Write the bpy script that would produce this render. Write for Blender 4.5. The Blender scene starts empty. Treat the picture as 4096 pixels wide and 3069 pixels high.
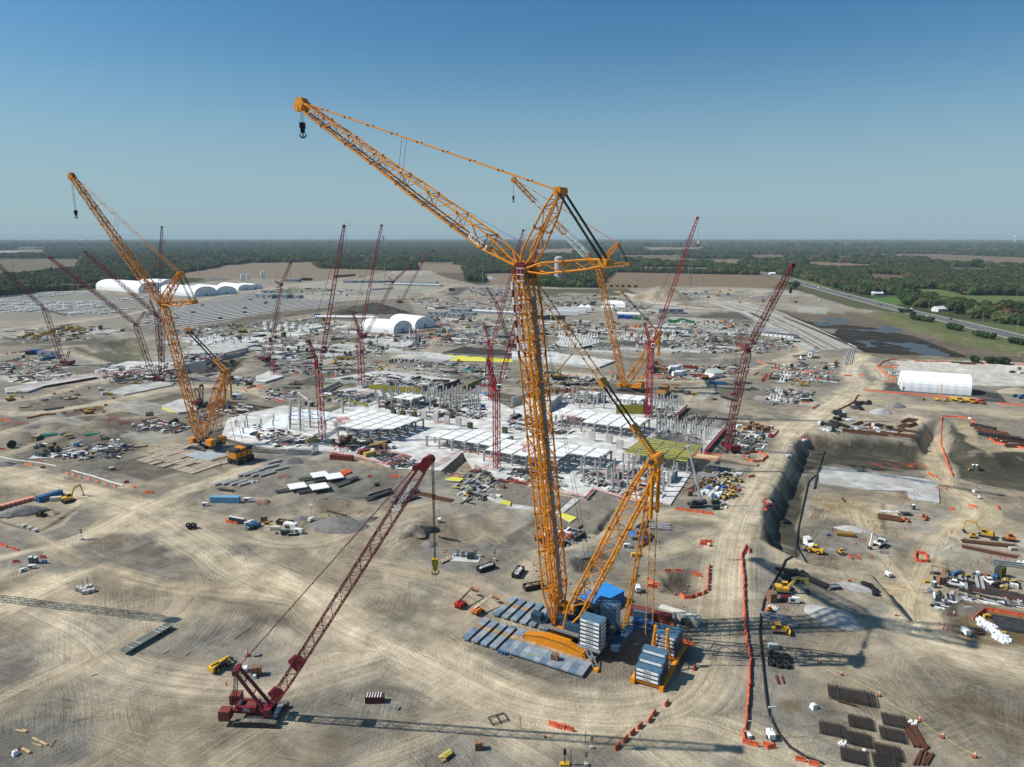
import bpy,random,math as mh
import numpy as np
from mathutils import Vector as Vc,Matrix,Euler
random.seed(7)
scene=bpy.context.scene
rg=range;en_=enumerate
COL=scene.collection
CAM_H,PITCH,FOC=110.0,mh.atan((1534.5-951)/2839),2839.0
cam=bpy.data.cameras.new('camera');camo=bpy.data.objects.new('camera',cam);COL.objects.link(camo)
cam.sensor_width=36;cam.lens=36*2839/4096;cam.clip_start=1;cam.clip_end=200000
camo.location=(0,0,CAM_H);camo.rotation_euler=(mh.pi/2-PITCH,0,0)
scene.camera=camo
SUN_AZ,SUN_EL=mh.radians(180),mh.radians(45)
world=bpy.data.worlds.new("World");scene.world=world;world.use_nodes=True
nt=world.node_tree;bg=nt.nodes['Background'];bg.inputs[1].default_value=0.082
sky=nt.nodes.new('ShaderNodeTexSky');sky.sky_type='NISHITA';sky.sun_disc=False
sky.sun_elevation=SUN_EL;sky.sun_rotation=mh.radians(90)-SUN_AZ
sky.altitude=0;sky.air_density=1.0;sky.dust_density=1.2;sky.ozone_density=5.0
_mt=nt.nodes.new('ShaderNodeMix');_mt.data_type='RGBA';_mt.blend_type='MULTIPLY';_mt.inputs[0].default_value=1;_mt.inputs[7].default_value=(.55,.95,1.06,1)
nt.links.new(sky.outputs[0],_mt.inputs[6]);
_tc=nt.nodes.new('ShaderNodeTexCoord');_sx=nt.nodes.new('ShaderNodeSeparateXYZ');nt.links.new(_tc.outputs['Generated'],_sx.inputs[0])
_mr=nt.nodes.new('ShaderNodeMapRange');_mr.interpolation_type='SMOOTHERSTEP';_mr.inputs[1].default_value=-.02;_mr.inputs[2].default_value=.30;_mr.inputs[3].default_value=.85;_mr.inputs[4].default_value=0;nt.links.new(_sx.outputs[2],_mr.inputs[0])
_mh=nt.nodes.new('ShaderNodeMix');_mh.data_type='RGBA';_mh.inputs[7].default_value=(4.0,5.5,6.2,1);nt.links.new(_mr.outputs[0],_mh.inputs[0]);nt.links.new(_mt.outputs[2],_mh.inputs[6]);nt.links.new(_mh.outputs[2],bg.inputs[0])
sl=bpy.data.lights.new('sun','SUN');sl.energy=5.0;sl.angle=mh.radians(.55);sl.color=(1,.95,.87)
so=bpy.data.objects.new('sun',sl);COL.objects.link(so)
sd=Vc((mh.cos(SUN_AZ)*mh.cos(SUN_EL),mh.sin(SUN_AZ)*mh.cos(SUN_EL),mh.sin(SUN_EL)))
so.rotation_euler=sd.to_track_quat('Z','Y').to_euler()
vs=scene.view_settings;vs.view_transform='Standard';vs.look='None';vs.gamma=1;vs.use_curve_mapping=False
vs.exposure=0.17
scene.cycles.volume_bounces=0
scene.cycles.max_bounces=5
cp,sp=mh.cos(PITCH),mh.sin(PITCH)
def ray(x,y):
 u=(x-2048)/FOC;v=(y-1534.5)/FOC
 return Vc((u,cp-v*sp,-sp-v*cp))
def pix(t,x,y):
 if t is None:return x,y
 k=1024/2212
 return 1024*int(t[0])+x*k,(880,1380,1860,2440)[int(t[1])]+y*k
def gz(x,y,z=0.0):
 r=ray(x,y);t=(z-CAM_H)/r.z
 return Vc((r.x*t,r.y*t,z))
def G(t,x,y,z=0.0):return gz(*pix(t,x,y),z)
def P2(t,*c):
 return[tuple(G(t,c[i],c[i+1])[:2])for i in rg(0,len(c),2)]
def PP(*segs):
 out=[]
 for i in rg(0,len(segs),2):out+=P2(segs[i],*segs[i+1])
 return out
def on_plane(x,y,F,th):
 d=Vc((mh.cos(th),mh.sin(th),0));n=Vc((-d.y,d.x,0))
 C=Vc((0,0,CAM_H));r=ray(x,y)
 return C+r*((F-C).dot(n)/r.dot(n))
GR=mh.radians(-28.5)
E1=Vc((mh.cos(GR),mh.sin(GR),0));E2=Vc((-E1 .y,E1 .x,0))
_rs=np.random.RandomState(5);_perm=_rs.rand(256,256)
def vnoise(x,y):
 xi=np.floor(x).astype(int);yi=np.floor(y).astype(int);fx=x-xi;fy=y-yi
 fx=fx*fx*(3-2*fx);fy=fy*fy*(3-2*fy)
 a=_perm[xi&255,yi&255];b=_perm[(xi+1)&255,yi&255];c=_perm[xi&255,(yi+1)&255];d=_perm[(xi+1)&255,(yi+1)&255]
 return(a*(1-fx)+b*fx)*(1-fy)+(c*(1-fx)+d*fx)*fy
def fbm(x,y,s,o=4):
 r=0;a=.5;t=0
 for i in rg(o):
  r=r+a*vnoise(x/s+17.3*i,y/s-9.1*i);t+=a;a*=.5;s*=.5
 return r/t
def sdpoly(x,y,pY):
 n=len(pY);d=np.full(np.shape(x),1e18);ins=np.zeros(np.shape(x),bool)
 for i in rg(n):
  ax,ay=pY[i];bx,by=pY[(i+1)%n]
  ex,ey=bx-ax,by-ay;wx,wy=x-ax,y-ay
  t=np.clip((wx*ex+wy*ey)/(ex*ex+ey*ey+1e-9),0,1)
  d=np.minimum(d,(wx-t*ex)**2+(wy-t*ey)**2)
  c=((ay>y)!=(by>y))&(x<(bx-ax)*(y-ay)/((by-ay)if by!=ay else 1e-9)+ax)
  ins^=c
 d=np.sqrt(d);return np.where(ins,d,-d)
def sdline(x,y,pl):
 D=np.full(np.shape(x),1e18);U=np.zeros(np.shape(x));V=np.zeros(np.shape(x));acc=0
 for i in rg(len(pl)-1):
  ax,ay=pl[i];bx,by=pl[i+1];ex,ey=bx-ax,by-ay;L=mh.hypot(ex,ey)+1e-9
  wx,wy=x-ax,y-ay;t=np.clip((wx*ex+wy*ey)/L/L,0,1)
  d=(wx-t*ex)**2+(wy-t*ey)**2;m=d<D
  D=np.where(m,d,D);U=np.where(m,acc+t*L,U);V=np.where(m,(wx*ey-wy*ex)/L,V);acc+=L
 return np.sqrt(D),U,V
def sm_(a,b,x):
 t=np.clip((x-a)/(b-a),0,1);return t*t*(3-2*t)
def cv_(pl,n=4):
 for _ in rg(n-1 if n<4 else 2):
  q=[pl[0]]
  for a,b in zip(pl[:-1],pl[1:]):
   q+=[(a[0]*.75+b[0]*.25,a[1]*.75+b[1]*.25),(a[0]*.25+b[0]*.75,a[1]*.25+b[1]*.75)]
  q.append(pl[-1]);pl=q
 return pl
MATS={}
def mat(nM,rgb,rough=.7,metal=0.0,var=.12,scale=1.2,bump=0.0,bscale=None,gr_=0.0,gR_=(.22,.18,.13),spec=.3,alpha=None):
 if nM in MATS:return MATS[nM]
 m=bpy.data.materials.new(nM);m.use_nodes=True;t=m.node_tree;b=t.nodes['Principled BSDF'];L=t.links
 b.inputs['Roughness'].default_value=rough;b.inputs['Metallic'].default_value=metal
 b.inputs['Specular IOR Level'].default_value=spec
 tc=t.nodes.new('ShaderNodeNewGeometry');oi=t.nodes.new('ShaderNodeObjectInfo')
 no=t.nodes.new('ShaderNodeTexNoise');no.inputs['Scale'].default_value=scale;no.inputs['Detail'].default_value=5
 L.new(tc.outputs['Position'],no.inputs['Vector'])
 mx=t.nodes.new('ShaderNodeMix');mx.data_type='RGBA'
 dk=tuple(c*(1-var*2)for c in rgb);lt=tuple(min(.95,c*(1+var))for c in rgb)
 mx.inputs[6].default_value=(*dk,1);mx.inputs[7].default_value=(*lt,1)
 rp=t.nodes.new('ShaderNodeMapRange');rp.inputs[1].default_value=.3;rp.inputs[2].default_value=.65
 L.new(no.outputs[0],rp.inputs[0]);L.new(rp.outputs[0],mx.inputs[0]);out=mx.outputs[2]
 if gr_:
  n2=t.nodes.new('ShaderNodeTexNoise');n2 .inputs['Scale'].default_value=scale*.45;n2 .inputs['Detail'].default_value=7
  L.new(tc.outputs['Position'],n2 .inputs['Vector'])
  r2=t.nodes.new('ShaderNodeMapRange');r2 .inputs[1].default_value=.48;r2 .inputs[2].default_value=.7;r2 .inputs[4].default_value=gr_
  L.new(n2 .outputs[0],r2 .inputs[0])
  m2=t.nodes.new('ShaderNodeMix');m2 .data_type='RGBA';m2 .inputs[7].default_value=(*gR_,1)
  L.new(r2 .outputs[0],m2 .inputs[0]);L.new(out,m2 .inputs[6]);out=m2 .outputs[2]
 hv=t.nodes.new('ShaderNodeHueSaturation');mr=t.nodes.new('ShaderNodeMapRange');mr.inputs[3].default_value=1-var;mr.inputs[4].default_value=1+var
 L.new(oi.outputs['Random'],mr.inputs[0]);L.new(mr.outputs[0],hv.inputs['Value']);L.new(out,hv.inputs['Color'])
 L.new(hv.outputs[0],b.inputs['Base Color'])
 if bump:
  bp=t.nodes.new('ShaderNodeBump');bp.inputs['Strength'].default_value=.6;bp.inputs['Distance'].default_value=bump
  n3=t.nodes.new('ShaderNodeTexNoise');n3 .inputs['Scale'].default_value=bscale or scale*3;n3 .inputs['Detail'].default_value=6
  L.new(tc.outputs['Position'],n3 .inputs['Vector']);L.new(n3 .outputs[0],bp.inputs['Height']);L.new(bp.outputs[0],b.inputs['Normal'])
 MATS[nM]=m;return m
YEL=mat('crane_yellow_paint',(.70,.255,.008),.45,gr_=.25,var=.06)
YEL2=mat('crane_amber_paint',(.60,.215,.008),.5,gr_=.35,var=.08)
RED=mat('crane_red_paint',(.15,.012,.018),.45,gr_=.12,var=.08)
REDB=mat('crane_bright_red_paint',(.36,.012,.032),.45,gr_=.1,var=.08)
WHT=mat('white_paint',(.78,.78,.76),.5,gr_=.15,var=.04)
WHL=mat('white_lattice_paint',(.72,.72,.70),.5,gr_=.2,var=.05)
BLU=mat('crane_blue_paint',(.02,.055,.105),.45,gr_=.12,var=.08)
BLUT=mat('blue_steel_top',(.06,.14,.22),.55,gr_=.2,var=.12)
BLUB=mat('bright_blue_tarp',(.03,.24,.62),.5,var=.06)
BLK=mat('black_rubber',(.018,.018,.019),.7,var=.2)
DRK=mat('dark_steel',(.05,.052,.055),.6,.3,var=.2,gr_=.2)
GRY=mat('galvanised_steel',(.30,.31,.32),.5,.4,var=.1)
WALK=mat('grey_walkway_grating',(.25,.25,.245),.7,.2,var=.15)
RUST=mat('rusty_steel',(.13,.055,.03),.85,.1,var=.3,scale=3)
TRKS=mat('track_shoe_steel',(.20,.185,.165),.7,.2,var=.25,scale=2,gr_=.4)
ORG=mat('orange_plastic',(.60,.105,.04),.6,var=.14,gr_=.3,gR_=(.5,.2,.1))
ORGP=mat('faded_orange_plastic',(.72,.22,.11),.6,var=.1,gr_=.3,gR_=(.55,.4,.3))
CON=mat('concrete',(.46,.45,.43),.9,var=.1,scale=.4,bump=.01,bscale=4,gr_=.25,gR_=(.3,.28,.25))
CONP=mat('white_precast_panel',(.74,.735,.71),.85,var=.05,scale=.3,gr_=.12,gR_=(.45,.44,.41))
CONC=mat('grey_column_concrete',(.34,.34,.335),.9,var=.12,scale=.6)
SLABM=mat('slab_concrete',(.47,.465,.445),.88,var=.2,scale=.16,gr_=.75,gR_=(.36,.33,.28))
TENT=mat('white_tent_fabric',(.82,.83,.84),.6,var=.03,scale=.15)
CRED=mat('brown_red_container',(.20,.035,.025),.6,var=.1,gr_=.2)
CREAM=mat('cream_container',(.62,.60,.50),.6,var=.06,gr_=.15)
CYEL=mat('yellow_container',(.55,.36,.08),.6,var=.06,gr_=.15)
CORG=mat('orange_container',(.68,.19,.04),.6,var=.06,gr_=.15)
CGRN=mat('green_tarp',(.03,.22,.06),.6,var=.15)
DGRN=mat('dark_green_box',(.03,.055,.045),.6,var=.1)
CBLU=mat('blue_container',(.03,.13,.30),.55,var=.1,gr_=.15)
LBLU=mat('light_blue_container',(.16,.36,.52),.55,var=.1,gr_=.15)
WOOD=mat('weathered_timber',(.33,.26,.18),.9,var=.25,scale=2)
WOODN=mat('fresh_plywood',(.52,.37,.20),.85,var=.15,scale=1.5)
BRN=mat('brown_crate',(.22,.11,.06),.8,var=.15)
REB=mat('rebar_steel',(.05,.042,.037),.9,.2,var=.25,scale=3)
CATY=mat('machine_yellow',(.66,.38,.03),.5,var=.08,gr_=.3)
GLS=mat('dark_glass',(.02,.03,.035),.12,0,var=.05,spec=.6)
ROOFG=mat('grey_roof_sheet',(.28,.285,.29),.6,var=.1,scale=.3)
BLDG=mat('grey_blue_cladding',(.30,.33,.36),.6,var=.06)
TOIL=mat('grey_green_plastic',(.10,.13,.14),.5,var=.1)
FORM=mat('yellow_formwork',(.30,.26,.03),.8,var=.25,scale=2)
FDRK=mat('dark_form_and_gap_shade',(.05,.05,.045),.8,var=.3,scale=1)
REDM=mat('red_safety_mesh',(.62,.10,.07),.7,var=.15)
YTAR=mat('yellow_sheet',(.60,.58,.07),.6,var=.1)
WBAG=mat('white_plastic_bag',(.75,.76,.78),.5,var=.12,scale=4)
TEAL=mat('teal_pipe',(.05,.45,.33),.5,var=.1)
ROPE=mat('steel_wire_rope',(.025,.025,.027),.6,.3,var=.1)
TRP=mat('blue_tarp',(.02,.09,.48),.5,var=.2,scale=3)
class MB:
 def __init__(s):s.v=[];s.f=[];s.m=[];s.mats=[];s.M=Matrix.Identity(4)
 def mi(s,m):
  if m not in s.mats:s.mats.append(m)
  return s.mats.index(m)
 def add(s,vs,fs,m):
  o=len(s.v);M=s.M
  s.v+=[tuple(M@Vc(q))for q in vs];i=s.mi(m)
  s.f+=[tuple(o+k for k in q)for q in fs];s.m+=[i]*len(fs)
 def box(s,c,sz,m,rz=0,taper=1.0,rot=None):
  x,y,z=sz[0]/2,sz[1]/2,sz[2]/2;R=rot if rot is not None else Matrix.Rotation(rz,3,'Z');c=Vc(c)
  q=[]
  for k in(-1,1):
   t=taper if k>0 else 1
   q+=[c+R@Vc((i*x*t,j*y*t,k*z))for i,j in((-1,-1),(1,-1),(1,1),(-1,1))]
  s.add(q,[(3,2,1,0),(4,5,6,7),(0,1,5,4),(1,2,6,5),(2,3,7,6),(3,0,4,7)],m)
 def bx(s,x0,x1,y0,y1,z0,z1,m):s.box(((x0+x1)/2,(y0+y1)/2,(z0+z1)/2),(x1-x0,y1-y0,z1-z0),m)
 def bar(s,p,q,r,m,n=4,r2=None,cap=True):
  p=Vc(p);q=Vc(q);d=q-p
  if d.length<1e-6:return
  d.normalize();a=d.orthogonal().normalized();b=d.cross(a);r2=r if r2 is None else r2
  vs=[p+(a*mh.cos(2*mh.pi*i/n)+b*mh.sin(2*mh.pi*i/n))*r for i in rg(n)]+[q+(a*mh.cos(2*mh.pi*i/n)+b*mh.sin(2*mh.pi*i/n))*r2 for i in rg(n)]
  fs=[(i,(i+1)%n,n+(i+1)%n,n+i)for i in rg(n)]
  if cap:fs+=[tuple(rg(n-1,-1,-1)),tuple(rg(n,2*n))]
  s.add(vs,fs,m)
 def prism(s,pY,z0,z1,m,side=None):
  n=len(pY);a=sum(pY[i][0]*pY[(i+1)%n][1]-pY[(i+1)%n][0]*pY[i][1]for i in rg(n))
  if a<0:pY=pY[::-1]
  vs=[(x,y,z0)for x,y in pY]+[(x,y,z1)for x,y in pY]
  s.add(vs,[tuple(rg(n,2*n)),tuple(rg(n-1,-1,-1))],m)
  s.add(vs,[(i,(i+1)%n,n+(i+1)%n,n+i)for i in rg(n)],side or m)
 def profx(s,pf_,y0,y1,m):
  n=len(pf_);a=sum(pf_[i][0]*pf_[(i+1)%n][1]-pf_[(i+1)%n][0]*pf_[i][1]for i in rg(n))
  if a>0:pf_=pf_[::-1]
  vs=[(x,y0,z)for x,z in pf_]+[(x,y1,z)for x,z in pf_]
  s.add(vs,[tuple(rg(n-1,-1,-1)),tuple(rg(n,2*n))]+[(i,(i+1)%n,n+(i+1)%n,n+i)for i in rg(n)],m)
 def profy(s,pf_,x0,x1,m):
  n=len(pf_);a=sum(pf_[i][0]*pf_[(i+1)%n][1]-pf_[(i+1)%n][0]*pf_[i][1]for i in rg(n))
  if a<0:pf_=pf_[::-1]
  vs=[(x0,y,z)for y,z in pf_]+[(x1,y,z)for y,z in pf_]
  s.add(vs,[tuple(rg(n-1,-1,-1)),tuple(rg(n,2*n))]+[(i,(i+1)%n,n+(i+1)%n,n+i)for i in rg(n)],m)
 def cyl(s,c,r,h,m,n=12,r2=None):s.bar(c,(c[0],c[1],c[2]+h),r,m,n,r2)
 def wheel(s,c,r,w,m,n=12,hub=None):
  s.bar((c[0],c[1]-w/2,c[2]),(c[0],c[1]+w/2,c[2]),r,m,n)
  if hub:s.bar((c[0],c[1]-w/2-.02,c[2]),(c[0],c[1]+w/2+.02,c[2]),r*.5,hub,8)
 def path(s,pts,r,m,n=5):
  for a,b in zip(pts[:-1],pts[1:]):s.bar(a,b,r,m,n,cap=False)
 def bd(s,nM,parent=None,origin=None,sm_=False):
  me=bpy.data.meshes.new(nM)
  if origin is not None:
   ox,oy,oz=origin;s.v=[(a-ox,b-oy,c-oz)for a,b,c in s.v]
  me.from_pydata(s.v,[],s.f)
  for m in s.mats:me.materials.append(m)
  me.polygons.foreach_set('material_index',s.m)
  if sm_:me.polygons.foreach_set('use_smooth',[True]*len(s.f))
  o=bpy.data.objects.new(nM,me);COL.objects.link(o)
  if parent is not None:o.parent=parent
  elif origin is not None:o.location=origin
  return o
def tag(o,label,cat=None,group=None,kind=None):
 if label:o['label']=label
 if cat:o['category']=cat
 if group:o['group']=group
 if kind:o['kind']=kind
 return o
def eM(nM,loc=(0,0,0),rz=0):
 o=bpy.data.objects.new(nM,None);COL.objects.link(o);o.location=loc;o.rotation_euler=(0,0,rz);o.empty_display_size=.5
 return o
def copytree(o,parent=None):
 c=o.copy();COL.objects.link(c)
 if parent is not None:c.parent=parent
 for ch in KIDS.get(o,()):copytree(ch,c)
 return c
KIDS={}
_tm={}
def _text_mesh(body,ext=.02):
 cu=bpy.data.curves.new('lettering','FONT');cu.body=body;cu.size=1;cu.extrude=ext;cu.align_x='CENTER';cu.align_y='CENTER'
 o=bpy.data.objects.new('lettering',cu);COL.objects.link(o);dg=bpy.context.evaluated_depsgraph_get();dg.update()
 me=bpy.data.meshes.new_from_object(o.evaluated_get(dg));me.name='lettering';bpy.data.objects.remove(o);bpy.data.curves.remove(cu);return me
for _b in('SARENS','sarens','LIEBHERR','ALL','CRANE RENTAL','Manitowoc'):_tm[_b]=_text_mesh(_b)
def text(s,body,size,m,parent,loc,rot,ext=.02):
 me=_tm[body].copy();me.materials.clear();me.materials.append(m)
 o=bpy.data.objects.new('lettering',me);COL.objects.link(o);o.parent=parent;o.location=loc;o.rotation_euler=rot;o.scale=(size,size,size)
 return o
QUEUE=[]
class Kind:
 now=False
 def __init__(s,cat,fn):s.cat=cat;s.fn=fn;s.proto=None;s.n=0
 def U(s,loc,rz=0,label='',group=None,sc=None):
  if s.cat=='barrier' and not s.now:QUEUE.append((s,Vc(loc),rz,label,group,sc));return None
  if s.proto is None:
   r=s.fn();s.proto=r
   def reg(o):
    KIDS[o]=[c for c in ALLCH(o)]
    for c in KIDS[o]:reg(c)
   reg(r)
  else:r=copytree(s.proto)
  r.location=loc;r.rotation_euler=(0,0,rz);r.scale=(sc,sc,sc)if sc and not hasattr(sc,'__len__')else(sc or(1,1,1));s.n+=1
  r['label']=label;r['category']=s.cat
  if group:r['group']=group
  elif 'group' in r:del r['group']
  return r
def ALLCH(o):return list(o.children)
PITS=[(PP('31',(330,750,1250,815,1330,660,1480,640,1560,680,1700,860,1850,925,2212,935,2900,1000),'32',(2900,1300,2212,1240,1900,1200,1680,1180),'33',(1430,80,1195,130),'32',(1190,1339,880,950,620,920,380,870,200,790,0,690),'22',(2140,600,2140,400),'32',(80,100),'31',(240,800)),8,8),(PP('30',(60,768,900,782,1150,850,1500,970,1950,1060,2500,1160),'31',(2500,160,1800,112,820,62),'30',(760,1110)),5.5,22),(P2('22',1240,960,1460,930,1640,960,1660,1060,1560,1130,1420,1120,1300,1050),2.6,5),(P2('22',480,820,600,770,760,770,850,830,800,900,560,920),2.2,5),(P2('12',1560,640,1700,560,1950,560,2020,620,1900,690,1650,700),1.5,6),(P2('12',1540,130,1830,40,1760,0,1620,30),1.5,4),(P2('22',690,590,880,370,930,370,770,610),2.4,2.5),(PP('02',(-100,340,320,240,640,235,740,335,560,520,320,590,-100,470)),.9,3),(P2('12',500,350,760,320,830,420,700,450,540,410),1.2,5),(PP('01',(600,30,1180,-70,1300,60,1110,210)),5,16),(PP('11',(1600,1105,1790,930,1990,960,1900,1090)),3.0,2.5),(PP('01',(1600,210,2110,110,2050,230,1820,290)),5,6),(PP('01',(440,620,900,520,1060,560,700,690)),1.5,5),(PP('01',(200,740,560,700,620,760,250,850)),1.6,5),(PP('01',(350,860,560,880,700,960,600,1000,430,930)),1.2,5),(PP('21',(930,0,1380,0,1350,-60,960,-50)),2,4),]
MOUNDS=[(G('12',1400,560),9,6,.3,2.6),(G('12',1900,520),10,4,-.3,1.7),(G('12',1300,640),6,5,0,1.4),(G('12',2080,640),8,4,-.4,1.2),(G('12',700,330),12,5,-.2,1.6),(G('02',200,400),9,5,.3,1.2),(G('22',1400,960),6,2,0,.9),(G('22',600,760),8,2,0,.8),(G('01',300,780),15,5,.2,2.0),(G('01',850,950),9,5,.2,2.0),(G('01',1000,760),10,4,.2,1.6),(G('01',700,620),18,4,.3,1.5),(G('32',560,430),10,4,-.4,1.2),(G('12',250,940),14,2.5,-.5,.8),(G('11',330,340),9,5,0,3),(G('11',160,360),8,5,0,2.5),(G('12',1000,400),8,4,.5,1.5),]
SITE=PP('00',(-900,760,0,660,380,625,820,600,1380,590,1640,545,2212,500),'10',(560,528,900,500,1150,440,1500,436,1640,500,1900,560,2212,560),'20',(400,585,1000,595,1480,572,2212,590),'30',(250,605,760,762,1100,800,1500,960,1900,1045,2212,1100),'31',(2800,170),'33',(3600,500,3600,2600),'03',(-1800,2600,-1800,0),'01',(-1500,0))
def terrain(x,y):
 x=np.asarray(x,float);y=np.asarray(y,float)
 z=(fbm(x,y,14,4)-.5)*.5
 near=1-sm_(600,1500,np.hypot(x,y))
 z=z*near
 for c,rx,ry,a,h in MOUNDS:
  dx,dy=x-c.x,y-c.y;u=(dx*mh.cos(a)+dy*mh.sin(a))/rx;w=(-dx*mh.sin(a)+dy*mh.cos(a))/ry
  z=z+h*np.exp(-(u*u+w*w))*(.7+.6*fbm(x+31,y,4,3))
 for k,(pY,dep,w)in en_(PITS):
  xs=[q[0]for q in pY];ys=[q[1]for q in pY]
  m=(x>min(xs)-5)&(x<max(xs)+5)&(y>min(ys)-5)&(y<max(ys)+5)
  if not np.any(m):continue
  if x.ndim==0:s=sdpoly(x+0,y+0,pY)+(fbm(x,y,9,3)-.5)*2
  else:
   s=np.full(x.shape,-50.);s[m]=sdpoly(x[m],y[m],pY)+(fbm(x[m],y[m],9,3)-.5)*2
  if k==1:s=s*1.0;z=z-dep*sm_(0,w,s)+np.where(s>w,(fbm(x,y,60,4)-.5)*1.1,0)
  else:z=z-dep*sm_(0,w,s)
 return z
def H(x,y):return float(terrain(x,y))
def A(t,x,y,dz=0.0):
 z=0.0
 for _ in rg(4):
  p=G(t,x,y,z);z=H(p.x,p.y)
 p=G(t,x,y,z);p.z=z+dz
 return p
TAN=(.53,.455,.35);DIRT=(.345,.295,.23);DIRT2=(.205,.175,.138);GRAV=(.205,.197,.185);GRAVL=(.31,.30,.28);DARK=(.062,.055,.046);SOIL=(.095,.083,.067)
SAND=(.60,.515,.39);CONCG=(.56,.55,.52);MUD=(.17,.12,.065);ASPH=(.055,.055,.057);GRASS=(.075,.095,.04);FIELD=(.175,.128,.092);FIELDL=(.19,.155,.12);LAWN=(.075,.14,.035);WILD=(.045,.058,.026);SLOPE=(.062,.06,.048)
ROADS=[(PP('02',(-300,20,0,50,450,170,900,290,1250,400,1550,560,1900,760),'12',(-250,850,100,1010,520,1200),'13',(640,100,1200,330,1700,560,2212,830),'23',(500,930,1000,960,1450,880,1720,640,1820,300,1830,0),'22',(1860,800,1930,480,2120,180),'31',(60,1000,180,760,420,600,690,430,790,340,690,250,740,160,830,90)),17,TAN),(PP('02',(2212,10,1800,150,1480,260,1150,400,800,600,350,720,-200,840)),11,TAN),(PP('02',(1300,430,1700,420,2212,640),'12',(300,700,700,640,1100,420,1500,330)),9,(.37,.32,.25)),(PP('02',(760,900,500,1010,200,1150,-200,1330)),13,SAND),(PP('02',(330,620,560,760,900,900),'02',(1400,1050,2212,1130),'12',(300,1180)),9,(.37,.31,.23)),(PP('03',(300,60,700,250,900,500,1500,650,2212,700),'13',(500,560,1000,420)),14,(.46,.395,.31)),(PP('03',(-200,900,500,560,900,380,1200,180,1500,60),'02',(1600,1200)),10,(.40,.34,.26)),(PP('13',(2400,1200,1900,900,1400,1100,900,1300)),9,(.38,.33,.26)),(PP('23',(1350,1339,1000,1050,1500,960,2212,1250),'33',(600,1500)),16,(.42,.365,.28)),(PP('33',(1300,60,1200,200,1500,330,2212,470,3000,700)),13,SAND),(PP('32',(1320,1339,1290,1150,1290,950,1420,700,1480,500,1600,400,1900,260),'31',(1600,1100,1450,950,1400,740,1250,620)),12,(.50,.42,.30)),(PP('32',(1290,900,1100,650,850,420,800,300)),8,(.44,.38,.29)),(PP('32',(1480,600,1900,420,2212,500)),9,(.38,.36,.32)),(PP('32',(330,830,700,800,1000,880,1250,900)),9,(.42,.345,.23)),(PP('31',(700,440,1100,520,1600,560,2212,600,2900,640)),22,(.41,.35,.265)),(PP('31',(880,160,1000,260,960,330,880,380,700,430)),12,(.45,.40,.31)),(PP('22',(1850,480,1500,420,1200,440,950,520,620,680,300,750)),9,(.40,.35,.27)),(PP('22',(1750,560,1500,700,1200,760)),9,(.38,.33,.24)),(PP('22',(0,1330),'12',(2100,1180,1700,1000,1300,900,1000,850)),12,(.38,.32,.24)),(PP('21',(2400,100,2000,240,1800,310,1300,315,850,290,350,240,150,200)),9,(.43,.37,.27)),(PP('21',(1740,350,1800,440,1850,560)),5,GRAVL),(PP('21',(1500,520,1600,420,1650,340)),10,(.40,.35,.27)),(PP('21',(2212,80,1600,130,1100,110,700,60,400,20),'11',(2212,-10)),7,GRAVL),(PP('01',(-300,90,150,75,420,50,640,0),'00',(800,1100)),10,(.42,.37,.29)),(PP('01',(540,50,760,120,1000,190,1250,250)),9,(.40,.35,.28)),(PP('01',(-300,560,0,590,250,590,600,555,950,490,1300,410,1700,345,2100,375,2300,440)),13,(.47,.41,.32)),(PP('01',(-100,500,250,460,520,415,800,310,1150,280,1500,250)),12,(.45,.385,.30)),(PP('01',(-100,800,200,700,600,610,1000,560)),10,(.36,.31,.24)),(PP('01',(-100,980,200,900,500,800)),8,(.35,.30,.23)),(PP('11',(-100,400,100,250,400,215,700,200,1000,190,1400,195,1900,250,2212,300)),9,(.36,.32,.26)),(PP('00',(-100,960,250,920,700,880,1100,820,1500,730,2212,610),'10',(300,560,560,540,900,480)),13,(.42,.385,.33)),(PP('00',(-100,1010,150,1010,300,940)),12,(.46,.42,.34)),(PP('10',(1400,680,1600,600,1720,560)),10,(.42,.37,.29)),(PP('10',(1450,1123,1600,980,1900,850,2212,760),'20',(300,700)),9,(.40,.35,.27)),(PP('10',(560,1000,1000,1010,1500,980)),7,(.36,.32,.26)),(PP('20',(0,780,300,820,600,900,1000,920,1500,980,2212,900)),8,(.40,.35,.27)),(PP('20',(900,620,1020,640,1100,700,1600,760,2100,800)),12,SAND),(PP('20',(1350,590,1500,700,1700,740)),10,GRAVL),(PP('30',(0,1000,200,1060,320,1123),'31',(200,100,100,200)),9,(.45,.40,.31)),(PP('10',(0,640,250,575,560,545)),12,(.40,.38,.35)),]
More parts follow.
